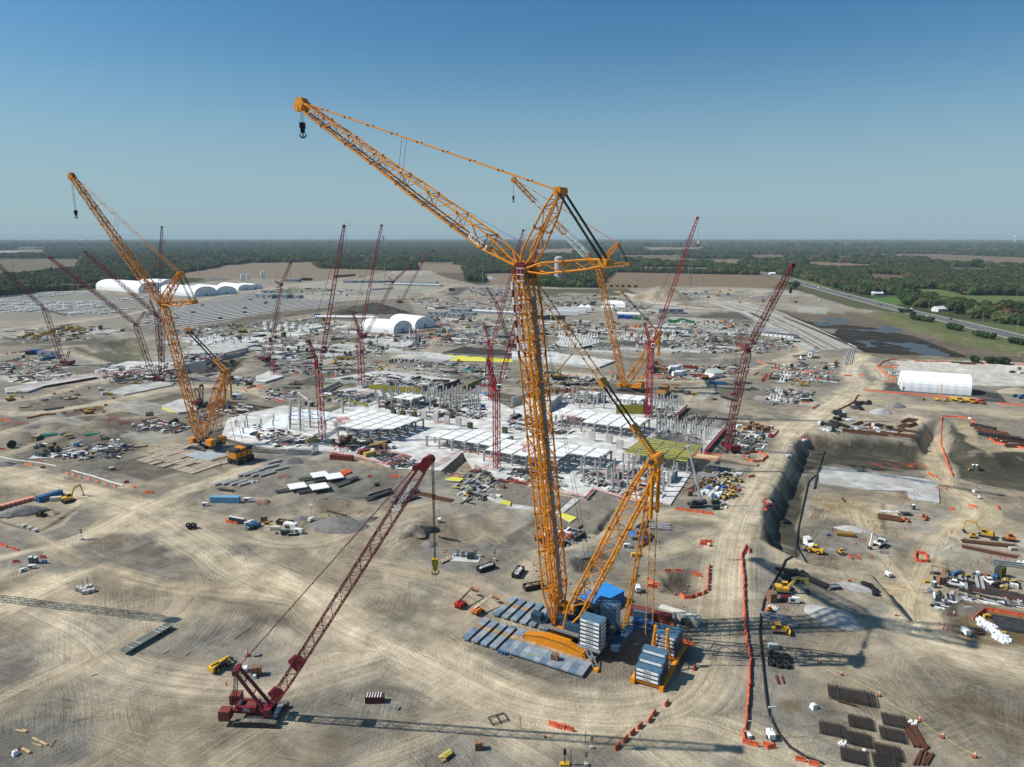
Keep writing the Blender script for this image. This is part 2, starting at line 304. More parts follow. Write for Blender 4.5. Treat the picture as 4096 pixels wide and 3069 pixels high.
REGS=[(PP('03',(280,60,650,70,740,280,300,350,330,150)),GRAV,4,.8),(PP('03',(-100,1050,300,960,700,930,850,1050,700,1339,-100,1500)),GRAV,5,.9),(PP('13',(-100,260,200,300,330,500,100,600,-200,520),'03',(1750,650,1700,400,1500,250)),GRAV,5,.8),(PP('13',(780,750,1000,730,1350,800,1300,880,850,880)),GRAVL,4,.7),(PP('13',(1600,1050,2050,960,2212,1000),'23',(250,1000,450,1150,300,1339),'13',(1650,1339,1540,1200)),GRAV,4,.85),(PP('13',(-50,980,200,1080,350,1180,200,1339,-100,1339)),DIRT2,7,.6),(PP('12',(0,870,380,1000,700,1200,620,1260,100,1000)),SOIL,3,.75),(PP('12',(-100,1200,250,1320,480,1339),'13',(480,140,950,330,820,380,300,180,-100,100)),SOIL,4,.6),(PP('13',(1400,300,1700,330,2100,450),'23',(200,480,900,770,850,800,0,520),'13',(1900,420,1500,340)),DIRT2,3,.6),(PP('02',(1600,1000,2212,1080),'12',(300,1170),'12',(200,1300),'02',(1500,1250)),DIRT2,5,.5),(PP('02',(660,600,1000,550,1250,600,1100,720,760,700)),DIRT2,3,.9),(PP('02',(1100,760,1320,640,1500,800,1300,780)),SOIL,3,.7),(PP('02',(620,1010,900,930,1300,980,1500,1100,1300,1200,800,1200)),DIRT2,5,.8),(PP('02',(-100,810,230,800,470,830,380,880,-100,920)),GRAV,3,.8),(PP('02',(0,120,250,130,380,200,300,260,0,300)),DIRT2,6,.6),(PP('02',(-100,330,330,230,640,230,740,330,560,520,320,590,-100,470)),DIRT,2,.8),(PP('02',(-50,480,320,592,720,350,700,320,320,560,-50,450)),DARK,1,.7),(PP('02',(600,30,1080,180,1300,100,1000,40,850,20)),GRAV,3,.8),(PP('02',(470,80,1080,190,1280,160,1350,250,1100,250)),DIRT2,3,.7),(PP('02',(1720,260,2212,240,2300,400),'12',(0,330),'02',(1800,400)),GRAV,3,.5),(PP('02',(1900,30,2212,-40),'12',(450,20,400,120,100,300,-200,260)),GRAV,3,.9),(PP('12',(450,20,900,0,1500,150,1600,300,1000,360,940,280,500,300,200,280)),GRAV,3,.75),(PP('12',(1550,30,2212,350,2212,400,1500,420,1300,260)),GRAVL,4,.7),(PP('12',(1230,520,1500,430,1900,450,2150,620,2050,720,1300,720)),(.24,.205,.16),3,.85),(PP('12',(1400,740,1700,690,2212,700,2212,900,1800,960,1500,880)),GRAV,4,.8),(PP('12',(480,500,700,440,920,530,800,600,600,590)),SOIL,2,.5),(PP('12',(480,320,800,310,850,440,600,450)),DIRT2,3,.8),(PP('22',(-50,350,210,400,200,560,0,700)),GRAVL,3,.7),(PP('22',(-50,640,210,480,260,500,0,720)),SOIL,1.5,.8),(PP('22',(250,380,560,290,930,290,1200,400,900,560,400,560)),(.26,.235,.20),3,.7),(PP('22',(400,560,1100,500,1440,500,1000,760,900,1050,420,1000)),GRAV,3,.75),(PP('22',(1100,500,1750,540,1740,720,1300,760)),GRAV,3,.5),(PP('22',(1250,930,1500,900,1680,960,1690,1080,1560,1150,1300,1080)),SOIL,1.5,.85),(PP('22',(470,800,620,750,800,760,880,840,820,920,520,930)),SOIL,2,.8),(PP('23',(500,300,1150,150,1500,200,1560,450,1400,760,1000,700,700,560)),DIRT2,3,.6),(PP('22',(1000,1100,1500,1250,1680,1339),'23',(1680,150,950,150)),GRAV,3,.7),(PP('22',(2050,620,2212,700),'32',(100,800,60,1339),'33',(60,700,-30,900,60,1060),'23',(2140,1080,2060,600,2020,0),'22',(2010,1339)),GRAV,2.5,.85),(PP('33',(1400,760,1700,720,2000,900,2300,900,2400,1339,1900,1100,1550,960)),MUD,5,.55),(PP('33',(1900,650,2212,620,2400,900,2100,800)),DIRT2,5,.75),(PP('33',(900,560,1500,760,2212,1250,2212,1339,1500,1050,1000,760)),DIRT2,6,.5),(PP('33',(140,780,280,770,290,880,160,905)),MUD,1,.8),(PP('33',(-50,560,220,560,100,800,0,850,-80,700)),GRAVL,3,.5),(PP('33',(-50,900,300,1080,700,1200,800,1339,500,1300,0,1150)),GRAV,3,.7),(PP('32',(1680,1180,2212,1250),'33',(2400,100,2212,330,1750,330,1550,200)),MUD,2,.9),(PP('32',(1640,1230,1850,1210,1800,1300,1600,1339)),GRAV,2,.8),(PP('32',(900,955,1080,980,1150,1050,1185,1339),'33',(1150,20,1080,0),'32',(1060,1250)),SLOPE,1.5,.9),(PP('32',(1370,1080,1700,1100,1600,1339,1420,1339)),SLOPE,1.5,.9),(PP('32',(380,870,700,900,900,960,1060,1260,900,1200,700,960,300,900)),(.42,.36,.26),3,.7),(PP('31',(330,760,1240,820,1330,660,1385,960,1000,960,430,910,240,1000),'32',(330,80,240,560,150,750,-30,640,0,400,120,40)),SLOPE,2,.95),(PP('31',(210,850,280,800),'32',(120,0,100,300,40,420,0,500,-60,520,0,150)),GRAV,3,.8),(PP('31',(380,700,720,500,900,520,1240,620,1250,800,400,740)),DIRT,3,.7),(PP('31',(440,910,480,920),'32',(420,90,300,400,250,560,230,780,160,770,240,560,290,380,370,100)),GRAVL,1.5,.95),(PP('32',(470,90,1000,130,1200,180,1180,220,900,180,440,130)),DIRT2,2,.6),(PP('32',(420,120,900,180,980,390,860,380,700,300,430,230)),(.40,.325,.20),3,.7),(PP('32',(985,190,1030,190,1040,400,985,400)),SOIL,.8,.7),(PP('32',(1100,200,1500,210,1700,330,1450,450,1150,400)),GRAVL,3,.7),(PP('32',(1600,540,2212,500,2300,900,1800,860,1600,760)),GRAVL,3,.6),(PP('32',(390,230,500,240,470,330,380,320)),DARK,1.5,.4),(PP('31',(1560,680,1850,925,2212,935,2400,960,2400,1150,2212,1120,1700,1040,1640,1000)),SLOPE,2,.95),(PP('31',(1550,650,1720,660,1850,860,2212,900,2212,935,1850,925)),(.45,.37,.25),2,.8),(PP('31',(1060,135,2300,150,2300,360,1760,350,1110,290)),CONCG,1,.95),(PP('31',(960,200,1120,120,1130,290,1000,240)),DIRT2,1.5,.7),(PP('31',(985,330,1110,330,1750,430,1760,445,985,390)),ASPH,.8,.95),(PP('31',(1750,390,2000,420,2070,505,1880,490,1750,440)),ASPH,.8,.95),(PP('31',(820,90,880,120,860,200,700,420,640,430,620,330,700,200)),GRAVL,3,.5),(PP('31',(0,130,650,150,640,300,560,430,100,300)),GRAV,4,.5),(PP('30',(60,768,1040,792,1500,970,2300,1160),'31',(2300,160,820,62)),(.13,.107,.085),2,1),(PP('30',(200,830,900,890,1250,960,1700,1123),'31',(1830,108,830,68),'30',(700,1060)),(.030,.027,.024),2,1),(PP('30',(930,810,1150,800,1600,900,2300,1060,2300,1150,1600,1030,1400,960,1080,880)),(.10,.115,.05),3,.95),(PP('31',(830,70,1500,110,2300,120,2300,150,1500,130,860,110)),(.12,.11,.065),2,.8),(PP('30',(200,520,420,600,800,700,1150,790,1040,790,760,765,250,610,0,590)),(.085,.085,.045),4,.95),(PP('20',(1280,800,2050,800,2212,850,2080,890,1450,870,1250,870)),ASPH,2,.9),(PP('20',(150,595,1000,595,1080,640,980,655,300,655)),(.085,.08,.055),2,.95),(PP('20',(0,580,180,590,220,660,60,740,0,760)),(.10,.09,.06),2,.8),(PP('21',(0,80,300,75,890,150,760,210,300,165,0,130)),CONCG,.5,.95),(PP('21',(0,0,400,30,800,70,2212,150,2212,230,1500,260,900,230,300,170)),GRAV,4,.6),(PP('21',(650,380,900,340,1600,380,1550,470,1200,480)),DIRT2,4,.5),(PP('21',(1500,540,1850,540,1830,690,1430,670)),GRAV,4,.7),(PP('21',(1900,700,2212,700,2100,1100,1700,1100,1750,900)),GRAVL,4,.6),(PP('22',(1650,100,2212,0,1900,250,1820,430,1400,400)),GRAV,3,.6),(PP('11',(-50,900,330,900,640,960,900,1000,700,1123,-50,1123)),GRAV,4,.6),(PP('11',(0,160,500,100,1100,200,1800,240,1700,330,600,280,200,330,0,300)),GRAV,5,.7),(PP('11',(1180,240,1700,330,2212,330,2212,120,1500,100,1100,150)),GRAV,5,.7),(PP('11',(1150,100,1500,55,1480,100,1250,115)),CONCG,1,.9),(PP('11',(1450,110,1560,82,2212,125,2212,150,1700,140)),(.70,.66,.06),.5,.95),(PP('11',(1590,75,1790,20,2212,45,2212,110)),(.035,.03,.027),.5,.95),(PP('11',(730,30,900,10,1100,45,1060,60)),CONCG,.5,.95),(PP('01',(1390,645,1900,470,2212,520),'11',(180,540,0,570),'01',(1980,620,1650,720)),(.040,.032,.026),.5,.95),(PP('01',(120,240,370,215,560,255,230,320)),(.13,.11,.09),.5,.9),(PP('01',(0,290,370,200,650,255,600,300,250,340)),CONCG,.5,.9),(PP('01',(600,30,1180,-70,1300,60,1110,210)),(.115,.115,.082),4,.95),(PP('01',(1600,210,2130,105,2060,230,1820,290)),DARK,2,.9),(PP('01',(450,610,1000,500,1060,540,1500,420,1700,440,1400,560,700,700)),SOIL,5,.75),(PP('01',(150,560,300,500,600,450,860,470,850,510,500,550,200,590)),SOIL,4,.75),(PP('01',(150,760,900,690,1400,600,1150,800,800,850,200,860)),SOIL,6,.55),(PP('01',(380,870,1100,800,1200,900,800,1010,350,990)),SOIL,5,.6),(PP('01',(-50,620,250,650,300,700,0,740)),SOIL,5,.7),(PP('01',(1105,1010,1600,850,2212,1000,2212,1060),'02',(1700,90,1100,20)),(.34,.29,.23),2,.6),(PP('01',(1050,560,1420,500,1400,560,1150,620)),DARK,4,.5),(PP('01',(-50,0,200,-60,560,-80,560,-30,200,20)),SOIL,3,.7),(PP('00',(0,1000,250,1100,560,1060,950,1000,1000,1040,300,1123)),SOIL,4,.7),(PP('00',(0,650,500,630,1250,650,1400,700,1250,800,500,860,0,850)),(.20,.195,.185),3,.9),(PP('00',(1300,690,1500,650,1900,640,2212,600,2212,830,1600,930,1000,920,700,880,1300,760)),(.20,.195,.185),3,.9),(PP('10',(0,680,380,680,800,700,700,750,200,800,0,830)),(.20,.195,.185),3,.9),(PP('00',(1500,960,2212,830),'10',(150,800,800,740,750,770,200,850,0,880),'00',(1500,1000)),DARK,3,.8),(PP('00',(1380,600,2212,510),'10',(560,530,300,570),'00',(2212,600,1600,560)),GRAV,3,.5),(PP('10',(390,570,800,525,1550,590,1650,640,1200,680,700,700,300,680)),GRAVL,3,.75),(PP('10',(760,600,1450,600,1400,640,1200,660,800,640)),GRAV,3,.6),(PP('10',(100,600,500,590,700,600,600,620,100,650)),(.10,.115,.06),2,.6),(PP('10',(700,700,1300,680,1400,830,620,830)),SOIL,4,.6),(PP('10',(480,850,880,850,880,900,560,930,400,880)),SOIL,4,.7),(PP('10',(60,990,500,930,850,880,830,920,400,990,60,1040)),CONCG,2,.7),(PP('10',(560,1060,800,1000,1060,1010,1000,1060,760,1100)),SOIL,3,.7),(PP('10',(1700,590,1850,575,1750,650,1640,655)),ASPH,2,.9),(PP('10',(1500,780,2212,700,2212,850,1700,880)),GRAVL,4,.5),(PP('20',(1500,590,2212,600,2212,720,1700,740)),(.36,.32,.26),4,.6),(PP('10',(1180,445,1480,438,1560,455,1420,475,1150,465)),GRAVL,3,.9),]
FIELDS=[(PP('10',(-50,372,500,365,530,400,540,420,1000,430,1150,440,850,490,560,520,0,505),'00',(1650,480,1500,470,1900,410)),FIELDL,6),(PP('10',(880,488,1130,462,1420,475,1800,440,1820,520,1600,530,900,515)),(.11,.085,.065),6),(PP('10',(1380,375,1790,390,1780,440,1400,440)),FIELDL,8),(PP('20',(880,452,2212,478,2212,588,1000,592,760,560)),FIELD,6),(PP('10',(1950,465,2212,460),'20',(60,500,40,560),'10',(2000,530)),FIELDL,8),(PP('20',(1040,405,1650,412,2000,430,1450,425,1100,420)),FIELDL,8),(PP('20',(1640,345,1980,345,1960,392,1700,360)),FIELD,8),(PP('20',(1100,235,1700,235,1600,262,1200,270)),FIELDL,20),(PP('20',(180,255,560,245,520,290,200,300)),FIELDL,12),(PP('30',(-50,490,90,495,220,590,0,590)),FIELD,8),(PP('30',(300,355,900,385,960,398,600,405,340,390)),FIELD,8),(PP('30',(850,295,1450,295,2300,328,2300,352,1700,350,1150,315)),(.15,.115,.085),15),(PP('30',(1470,405,1950,425,1900,440,1600,432)),FIELD,10),(PP('30',(1080,372,2300,375,2300,385,1150,382)),FIELDL,12),(PP('30',(1480,248,2300,250,2300,262,1700,262)),FIELD,30),(PP('30',(860,462,1200,480,1180,520,900,520)),(.12,.09,.06),8),(PP('30',(870,680,1120,660,1170,720,1100,745)),LAWN,4),(PP('30',(1130,590,1500,600,1700,650,2300,660,2300,720,1800,720,1400,640)),(.10,.135,.045),8),(PP('30',(2020,798,2400,795,2400,830,2100,825)),LAWN,4),(PP('30',(1580,850,2300,930,2300,1010,1700,900)),(.085,.11,.045),5),(PP('30',(180,495,420,540,560,600,420,595,200,520)),(.09,.125,.04),5),(PP('00',(-50,345,700,340,660,420,420,430,200,460,-50,470)),(.13,.115,.075),8),(PP('00',(-50,270,360,255,400,290,-50,300)),(.17,.14,.10),12),(PP('00',(1900,395,2300,388,2300,408,1880,412)),FIELDL,8),]
def lerp(a,b,t):return a*(1-t)+b*t
def paint_ground(x,y,z):
 n=x.size;r=np.hypot(x,y)
 w1=(fbm(x,y,22,4)-.5);w2=(fbm(x+500,y-300,7,3)-.5)
 xx=x+w1*9+w2*3;yy=y+(fbm(x-90,y+77,22,4)-.5)*9+w2*3
 col=np.empty((n,3));wild=np.array(WILD);far=fbm(x,y,900,5)
 t=sm_(.585,.63,far)[:,None];col[:]=lerp(wild,np.array((.15,.12,.08)),t*.8)
 def apply(mask,c,strength=1.0):
  col[:]=lerp(col,np.array(c),(mask*strength)[:,None])
 def bbox(pY,pad):
  xs=[q[0]for q in pY];ys=[q[1]for q in pY]
  return(x>min(xs)-pad)&(x<max(xs)+pad)&(y>(min(ys)-pad)*(.9 if pad==60 else 1))&(y<max(ys)+pad)
 for pY,c,so_ in FIELDS:
  m=bbox(pY,60);
  if not m.any():continue
  mk=np.zeros(n);k_=np.where(r[m]>1500,1.06,1.0);mk[m]=np.maximum(sm_(-so_*.5,so_*.5,sdpoly(xx[m],yy[m],pY)),sm_(-so_*.5,so_*.5,sdpoly(xx[m]*k_,yy[m]*k_,pY)));apply(mk,c)
 ms=np.zeros(n);m=bbox(SITE,20);ms[m]=sm_(-3,3,sdpoly(xx[m],yy[m],SITE))
 a=sm_(.42,.58,fbm(x+9,y,34,5))[:,None];b=sm_(.45,.7,fbm(x,y+50,13,4))[:,None]
 base=lerp(lerp(np.array(DIRT),np.array((.205,.192,.172)),a),np.array(DIRT2)*.9,b*.55)
 base=lerp(base,np.array(TAN),sm_(.55,.75,fbm(x-70,y+20,28,4))[:,None]*.5)
 farg=sm_(350,600,r)[:,None];base=lerp(base,np.array((.225,.212,.19)),farg*.6)
 col[:]=lerp(col,base,ms[:,None])
 flow=np.zeros((n,3));best=np.full(n,1e9)
 for pY,c,so_,st in REGS[:]:
  m=bbox(pY,15)
  if not m.any():continue
  mk=np.zeros(n)
  sharp=so_<=1.0
  mk[m]=sm_(-so_*.5,so_*.5,sdpoly(x[m]if sharp else xx[m],y[m]if sharp else yy[m],pY))
  brk=st if st>.9 else st*(.6+.8*np.clip(fbm(x,y,8,4)-.1,0,1))
  apply(mk,c,np.minimum(1,brk))
 pr=random.Random(12);gx=x*mh.cos(GR)+y*mh.sin(GR);gy=-x*mh.sin(GR)+y*mh.cos(GR);pc=[(.33,.325,.31),(.20,.195,.185),(.10,.092,.08),(.40,.385,.36),(.24,.215,.18),(.15,.14,.125)]
 for k in rg(330):
  Y_=pr.uniform(330,1500)**1.0;X_=Y_*pr.uniform(-.72,.42);c=pc[pr.randrange(6)];a_,b_=pr.uniform(5,22)*(1+Y_/900),pr.uniform(4,14)*(1+Y_/900);u0=X_*mh.cos(GR)+Y_*mh.sin(GR);v0=-X_*mh.sin(GR)+Y_*mh.cos(GR)
  if Y_>950 and X_<-200:continue
  m=(abs(gx-u0)<a_+3)&(abs(gy-v0)<b_+3)&(ms>.5)
  if m.any():mk=np.zeros(n);mk[m]=sm_(0,1.2,np.minimum(a_-abs(gx[m]-u0),b_-abs(gy[m]-v0)));apply(mk,c,.75)
 for pl,w,c in ROADS:
  plc=cv_(pl);m=bbox(pl,w*2)
  if not m.any():continue
  d,u,v=sdline(xx[m],yy[m],plc);mk=np.zeros(n);mk[m]=1-sm_(w*.18,w*.72,d+(fbm(xx[m],yy[m],16,4)-.5)*w*.9)
  apply(mk,c,.80*(.75+.5*np.clip(fbm(x,y,11,3)-.1,0,1)).clip(0,1))
  d2,u2,v2=sdline(x[m],y[m],plc);idx=np.where(m)[0];bt=(d2/w)<best[idx]
  ii=idx[bt];best[ii]=(d2/w)[bt];flow[ii,0]=u2[bt];flow[ii,1]=v2[bt];flow[ii,2]=(1-sm_(.4,1.3,(d2/w)[bt]))
 tone=.64+.66*fbm(x,y,5,5)[:,None];tone=tone*(.74+.48*fbm(x+300,y,60,4)[:,None]);near=(1-sm_(700,1400,r))[:,None]
 col*=lerp(1,tone,near)
 col*=np.array((1.03,1.0,.91));return np.clip(col,.01,.9),flow,ms
def make_ground():
 th=np.concatenate([np.arange(-180,-46,6.0),np.arange(-46,-38.5,.5),np.arange(-38.5,38.5,.135),np.arange(38.5,46,.5),np.arange(46,180,6.0)])
 th=np.radians(th)
 rr=[1.0]
 while rr[-1]<45000:
  r=rr[-1];rr.append(r*(1.5 if r<60 else 1.04 if r<125 else 1.0042 if r<650 else 1.010 if r<3000 else 1.035))
 rr=np.array(rr);nt_,nr=len(th),len(rr)
 R,T=np.meshgrid(rr,th,indexing='ij');X=(R*np.sin(T)).ravel();Y=(R*np.cos(T)).ravel()
 Z=terrain(X,Y)
 co=np.stack([X,Y,Z],1)
 i=np.arange(nr-1)[:,None];j=np.arange(nt_)[None,:];j2=(j+1)%nt_
 q=np.stack([i*nt_+j,(i+1)*nt_+j,(i+1)*nt_+j2,i*nt_+j2],-1).reshape(-1,4)
 q=q[:,::-1]
 me=bpy.data.meshes.new('ground');me.vertices.add(len(co));me.vertices.foreach_set('co',co.ravel())
 nf=len(q);me.loops.add(nf*4);me.loops.foreach_set('vertex_index',q.ravel().astype(np.int32))
 me.polygons.add(nf);me.polygons.foreach_set('loop_start',np.arange(0,nf*4,4,dtype=np.int32))
 me.update(calc_edges=True);me.polygons.foreach_set('use_smooth',np.ones(nf,bool))
 if me.polygons[nf//2].normal.z<0:me.flip_normals()
 col,flow,ms=paint_ground(X,Y,Z)
 a=me.attributes.new('albedo','FLOAT_COLOR','POINT');a.data.foreach_set('color',np.concatenate([col,np.ones((len(col),1))],1).ravel())
 f=me.attributes.new('flow','FLOAT_VECTOR','POINT');f.data.foreach_set('vector',flow.ravel())
 s=me.attributes.new('site','FLOAT','POINT');s.data.foreach_set('value',ms*(1-sm_(600,1400,np.hypot(X,Y))))
 me.materials.append(ground_mat());o=bpy.data.objects.new('ground',me);COL.objects.link(o);o['kind']='structure'
 return o
def ground_mat():
 m=bpy.data.materials.new('site_earth');m.use_nodes=True;t=m.node_tree;N=t.nodes;L=t.links;b=N['Principled BSDF']
 b.inputs['Roughness'].default_value=.95;b.inputs['Specular IOR Level'].default_value=.1
 def att(n):a=N.new('ShaderNodeAttribute');a.attribute_name=n;return a
 al,fl,si=att('albedo'),att('flow'),att('site');geo=N.new('ShaderNodeNewGeometry')
 def m8(op,a,b_=None,c=None):
  k=N.new('ShaderNodeMath');k.operation=op
  for i,q in en_((a,b_,c)):
   if q is None:continue
   if isinstance(q,(int,float)):k.inputs[i].default_value=q
   else:L.new(q,k.inputs[i])
  return k.outputs[0]
 def noise(vec,sc,det=5,rough=.55,dist=0.0):
  k=N.new('ShaderNodeTexNoise');k.inputs['Scale'].default_value=sc;k.inputs['Detail'].default_value=det;k.inputs['Roughness'].default_value=rough;k.inputs['Distortion'].default_value=dist
  L.new(vec,k.inputs['Vector']);return k.outputs[0]
 def mapping(vec,scale,rz=0):
  if rz:
   q=N.new('ShaderNodeMapping');q.inputs['Rotation'].default_value=(0,0,rz);L.new(vec,q.inputs['Vector']);vec=q.outputs[0]
  k=N.new('ShaderNodeMapping');k.inputs['Scale'].default_value=scale;L.new(vec,k.inputs['Vector']);return k.outputs[0]
 def rng(v,a,b_,c=0,d=1):
  k=N.new('ShaderNodeMapRange');
  for i,q in en_((a,b_,c,d)):k.inputs[i+1].default_value=q
  L.new(v,k.inputs[0]);return k.outputs[0]
 sep=N.new('ShaderNodeSeparateXYZ');L.new(fl.outputs['Vector'],sep.inputs[0])
 cmb=N.new('ShaderNodeCombineXYZ');L.new(sep.outputs[0],cmb.inputs[0]);L.new(sep.outputs[1],cmb.inputs[1])
 road=noise(mapping(cmb.outputs[0],(.02,1.3,1)),1,5,.7);road2=noise(mapping(cmb.outputs[0],(.012,.35,1)),1,3,.6)
 rmix=m8('ADD',m8('MULTIPLY',road,.6),m8('MULTIPLY',road2,.5))
 pos=geo.outputs['Position']
 warp=N.new('ShaderNodeTexNoise');warp.inputs['Scale'].default_value=.018;warp.inputs['Detail'].default_value=2;L.new(pos,warp.inputs['Vector'])
 va=N.new('ShaderNodeVectorMath');va.operation='MULTIPLY_ADD';va.inputs[1].default_value=(9,9,0);L.new(warp.outputs['Color'],va.inputs[0]);L.new(pos,va.inputs[2])
 wp=va.outputs[0];tracks=None
 for k,ang in en_((.35,1.0,1.6,2.2,2.85)):
  s=noise(mapping(wp,(.055,1.35,.1),ang),1,5,.8);patch=rng(noise(mapping(pos,(1,1,1),ang*2),.035,3),.48,.60)
  s=m8('MULTIPLY',m8('SUBTRACT',s,.5),patch);tracks=s if tracks is None else m8('ADD',tracks,s)
 inv=m8('SUBTRACT',1.0,m8('MULTIPLY',sep.outputs[2],.6));tracks=m8('MULTIPLY',m8('MULTIPLY',tracks,inv),si.outputs['Fac'])
 rterm=m8('MULTIPLY',m8('MULTIPLY',m8('SUBTRACT',rmix,.55),sep.outputs[2]),2.1)
 fine=m8('SUBTRACT',noise(pos,1.9,7,.7),.5);mid=m8('SUBTRACT',noise(pos,.22,5,.6,.6),.5)
 grain=m8('ADD',m8('MULTIPLY',fine,1.15),m8('MULTIPLY',mid,.75))
 tot=m8('ADD',m8('ADD',m8('MULTIPLY',tracks,1.75),rterm),grain);gain=m8('MAXIMUM',m8('ADD',tot,1.0),.3)
 vm=N.new('ShaderNodeVectorMath');vm.operation='SCALE';L.new(al.outputs['Color'],vm.inputs[0]);L.new(gain,vm.inputs['Scale'])
 mx=N.new('ShaderNodeMix');mx.data_type='RGBA';mx.inputs[7].default_value=(.56,.48,.37,1)
 L.new(m8('MULTIPLY',rng(noise(mapping(wp,(.25,1,1),.8),.12,5,.65),.56,.72),m8('MULTIPLY',si.outputs['Fac'],.35)),mx.inputs[0]);L.new(vm.outputs[0],mx.inputs[6])
 L.new(mx.outputs[2],b.inputs['Base Color'])
 bp=N.new('ShaderNodeBump');bp.inputs['Strength'].default_value=.9;bp.inputs['Distance'].default_value=.35
 hgt=m8('MULTIPLY',m8('ADD',m8('ADD',m8('MULTIPLY',tracks,2.4),m8('MULTIPLY',rterm,.5)),m8('ADD',m8('MULTIPLY',fine,.9),m8('MULTIPLY',mid,1.6))),si.outputs['Fac'])
 L.new(hgt,bp.inputs['Height']);L.new(bp.outputs[0],b.inputs['Normal'])
 return m
GROUND=make_ground()
def strip(nM,pl,w,z,m,kind='structure',follow=True,thick=None):
 mb=MB();n=len(pl);vs=[]
 for i,(x,y)in en_(pl):
  a=pl[max(0,i-1)];b=pl[min(n-1,i+1)];d=Vc((b[0]-a[0],b[1]-a[1])).normalized();p=Vc((-d.y,d.x))*w/2
  h=(H(x,y)if follow else 0)+z
  vs+=[(x+p.x,y+p.y,h),(x-p.x,y-p.y,h)]
 mb.add(vs,[(2*i+1,2*i+3,2*i+2,2*i)for i in rg(n-1)],m)
 o=mb.bd(nM)
 if kind:o['kind']=kind
 return o
def resample(pl,sT):
 out=[pl[0]];
 for a,b in zip(pl[:-1],pl[1:]):
  L=mh.hypot(b[0]-a[0],b[1]-a[1]);k=max(1,int(L/sT))
  out+=[(a[0]+(b[0]-a[0])*i/k,a[1]+(b[1]-a[1])*i/k)for i in rg(1,k+1)]
 return out
WAT=bpy.data.materials.new('pond_water');WAT.use_nodes=True;_b=WAT.node_tree.nodes['Principled BSDF']
_b.inputs['Base Color'].default_value=(.05,.05,.048,1);_b.inputs['Roughness'].default_value=.3;_b.inputs['Specular IOR Level'].default_value=.22
_n=WAT.node_tree.nodes.new('ShaderNodeTexNoise');_n.inputs['Scale'].default_value=.6;_bp=WAT.node_tree.nodes.new('ShaderNodeBump');_bp.inputs['Strength'].default_value=.25;_bp.inputs['Distance'].default_value=.1
WAT.node_tree.links.new(_n.outputs[0],_bp.inputs['Height']);WAT.node_tree.links.new(_bp.outputs[0],_b.inputs['Normal'])
mb=MB();mb.prism(PP('30',(60,768,900,782,1150,850,1500,970,1950,1060,2500,1160),'31',(2500,160,1800,112,820,62),'30',(760,1110)),-5.70,-5.68,WAT);o=mb.bd('basin_water');o['kind']='structure'
mb=MB();mb.prism(PP('00',(-500,690,0,650,300,622,360,640,0,672,-500,720)),.1,.35,WAT);o=mb.bd('canal_water');o['kind']='structure'
HW=P2('30',-350,400,60,480,180,512,420,588,800,688,1150,780,1600,880,2212,1030,3200,1290)
HW=resample(cv_(HW),40)
ROADM=mat('road_asphalt',(.115,.11,.105),.85,var=.12,scale=.05,gr_=.4,gR_=(.19,.18,.165));SHOULD=mat('pale_shoulder',(.33,.31,.28),.9,var=.1,scale=.1);PAINTW=mat('road_paint',(.75,.75,.72),.6,var=.05)
strip('highway_shoulder',HW,34,.55,SHOULD);strip('highway',HW,27,.62,ROADM)
for dx in(-12.5,0,12.5):
 a=[]
 for i,(x,y)in en_(HW):
  p=HW[max(0,i-1)];q=HW[min(len(HW)-1,i+1)];d=Vc((q[0]-p[0],q[1]-p[1])).normalized();a.append((x-d.y*dx,y+d.x*dx))
 strip('lane_marking',a,.45 if dx else 1.2,.70,PAINTW if dx else SHOULD)
LV=PP('20',(1900,690,2100,745),'30',(60,790,400,930,780,1110))
CONW=mat('pale_roadway',(.36,.35,.32),.9,var=.1,scale=.1,gr_=.3)
for off,w,m_ in((-14,10,SHOULD),(-36,6,CONW),(-60,9,CONW)):
 strip('levee_roadway',[(x+off*.9,y+off*.42)for x,y in LV],w,.5,m_)
def co_(L,m,nM='shipping_container',H_=2.6,W=2.44,rib=True):
 def fn():
  r=eM(nM);mb=MB();mb.bx(-L/2+.1,L/2-.1,-W/2+.06,W/2-.06,.15,H_-.06,m)
  n=int(L/.6)
  for i in rg(n):
   x=-L/2+.3+i*(L-.6)/(n-1)
   for s in(-1,1):mb.bx(x-.13,x+.13,s*(W/2-.03)-.03,s*(W/2-.03)+.03,.16,H_-.1,m)
   mb.bx(x-.13,x+.13,-W/2+.1,W/2-.1,H_-.07,H_-.02,m)
  mb.bd('body',r)
  mb=MB()
  for x in(-L/2+.07,L/2-.07):
   for y in(-W/2+.07,W/2-.07):mb.bx(x-.07,x+.07,y-.07,y+.07,0,H_,m)
  for y in(-W/2+.07,W/2-.07):
   for z in(.08,H_-.07):mb.bx(-L/2+.14,L/2-.14,y-.06,y+.06,z-.06,z+.06,m)
  for x in(-L/2+.07,L/2-.07):
   for z in(.08,H_-.07):mb.bx(x-.06,x+.06,-W/2+.14,W/2-.14,z-.06,z+.06,m)
  mb.bd('corner_frame',r)
  for s in(-1,1):
   mb=MB();mb.bx(L/2-.04,L/2+.02,s*W/4-.53,s*W/4+.53,.2,H_-.15,m);d=mb.bd('door',r)
   mb=MB()
   for k in(-.25,.2):mb.bar((L/2+.05,s*W/4+k,.2),(L/2+.05,s*W/4+k,H_-.2),.025,GRY)
   mb.bd('locking_bar',d)
  return r
 return fn
K={}
def aK(key,cat,fn):K[key]=Kind(cat,fn)
aK('c40r','shipping container',co_(12.19,CRED));aK('c20r','shipping container',co_(6.06,CRED))
aK('c40w','shipping container',co_(12.19,CREAM));aK('c20w','shipping container',co_(6.06,CREAM));aK('c20y','shipping container',co_(6.06,CYEL))
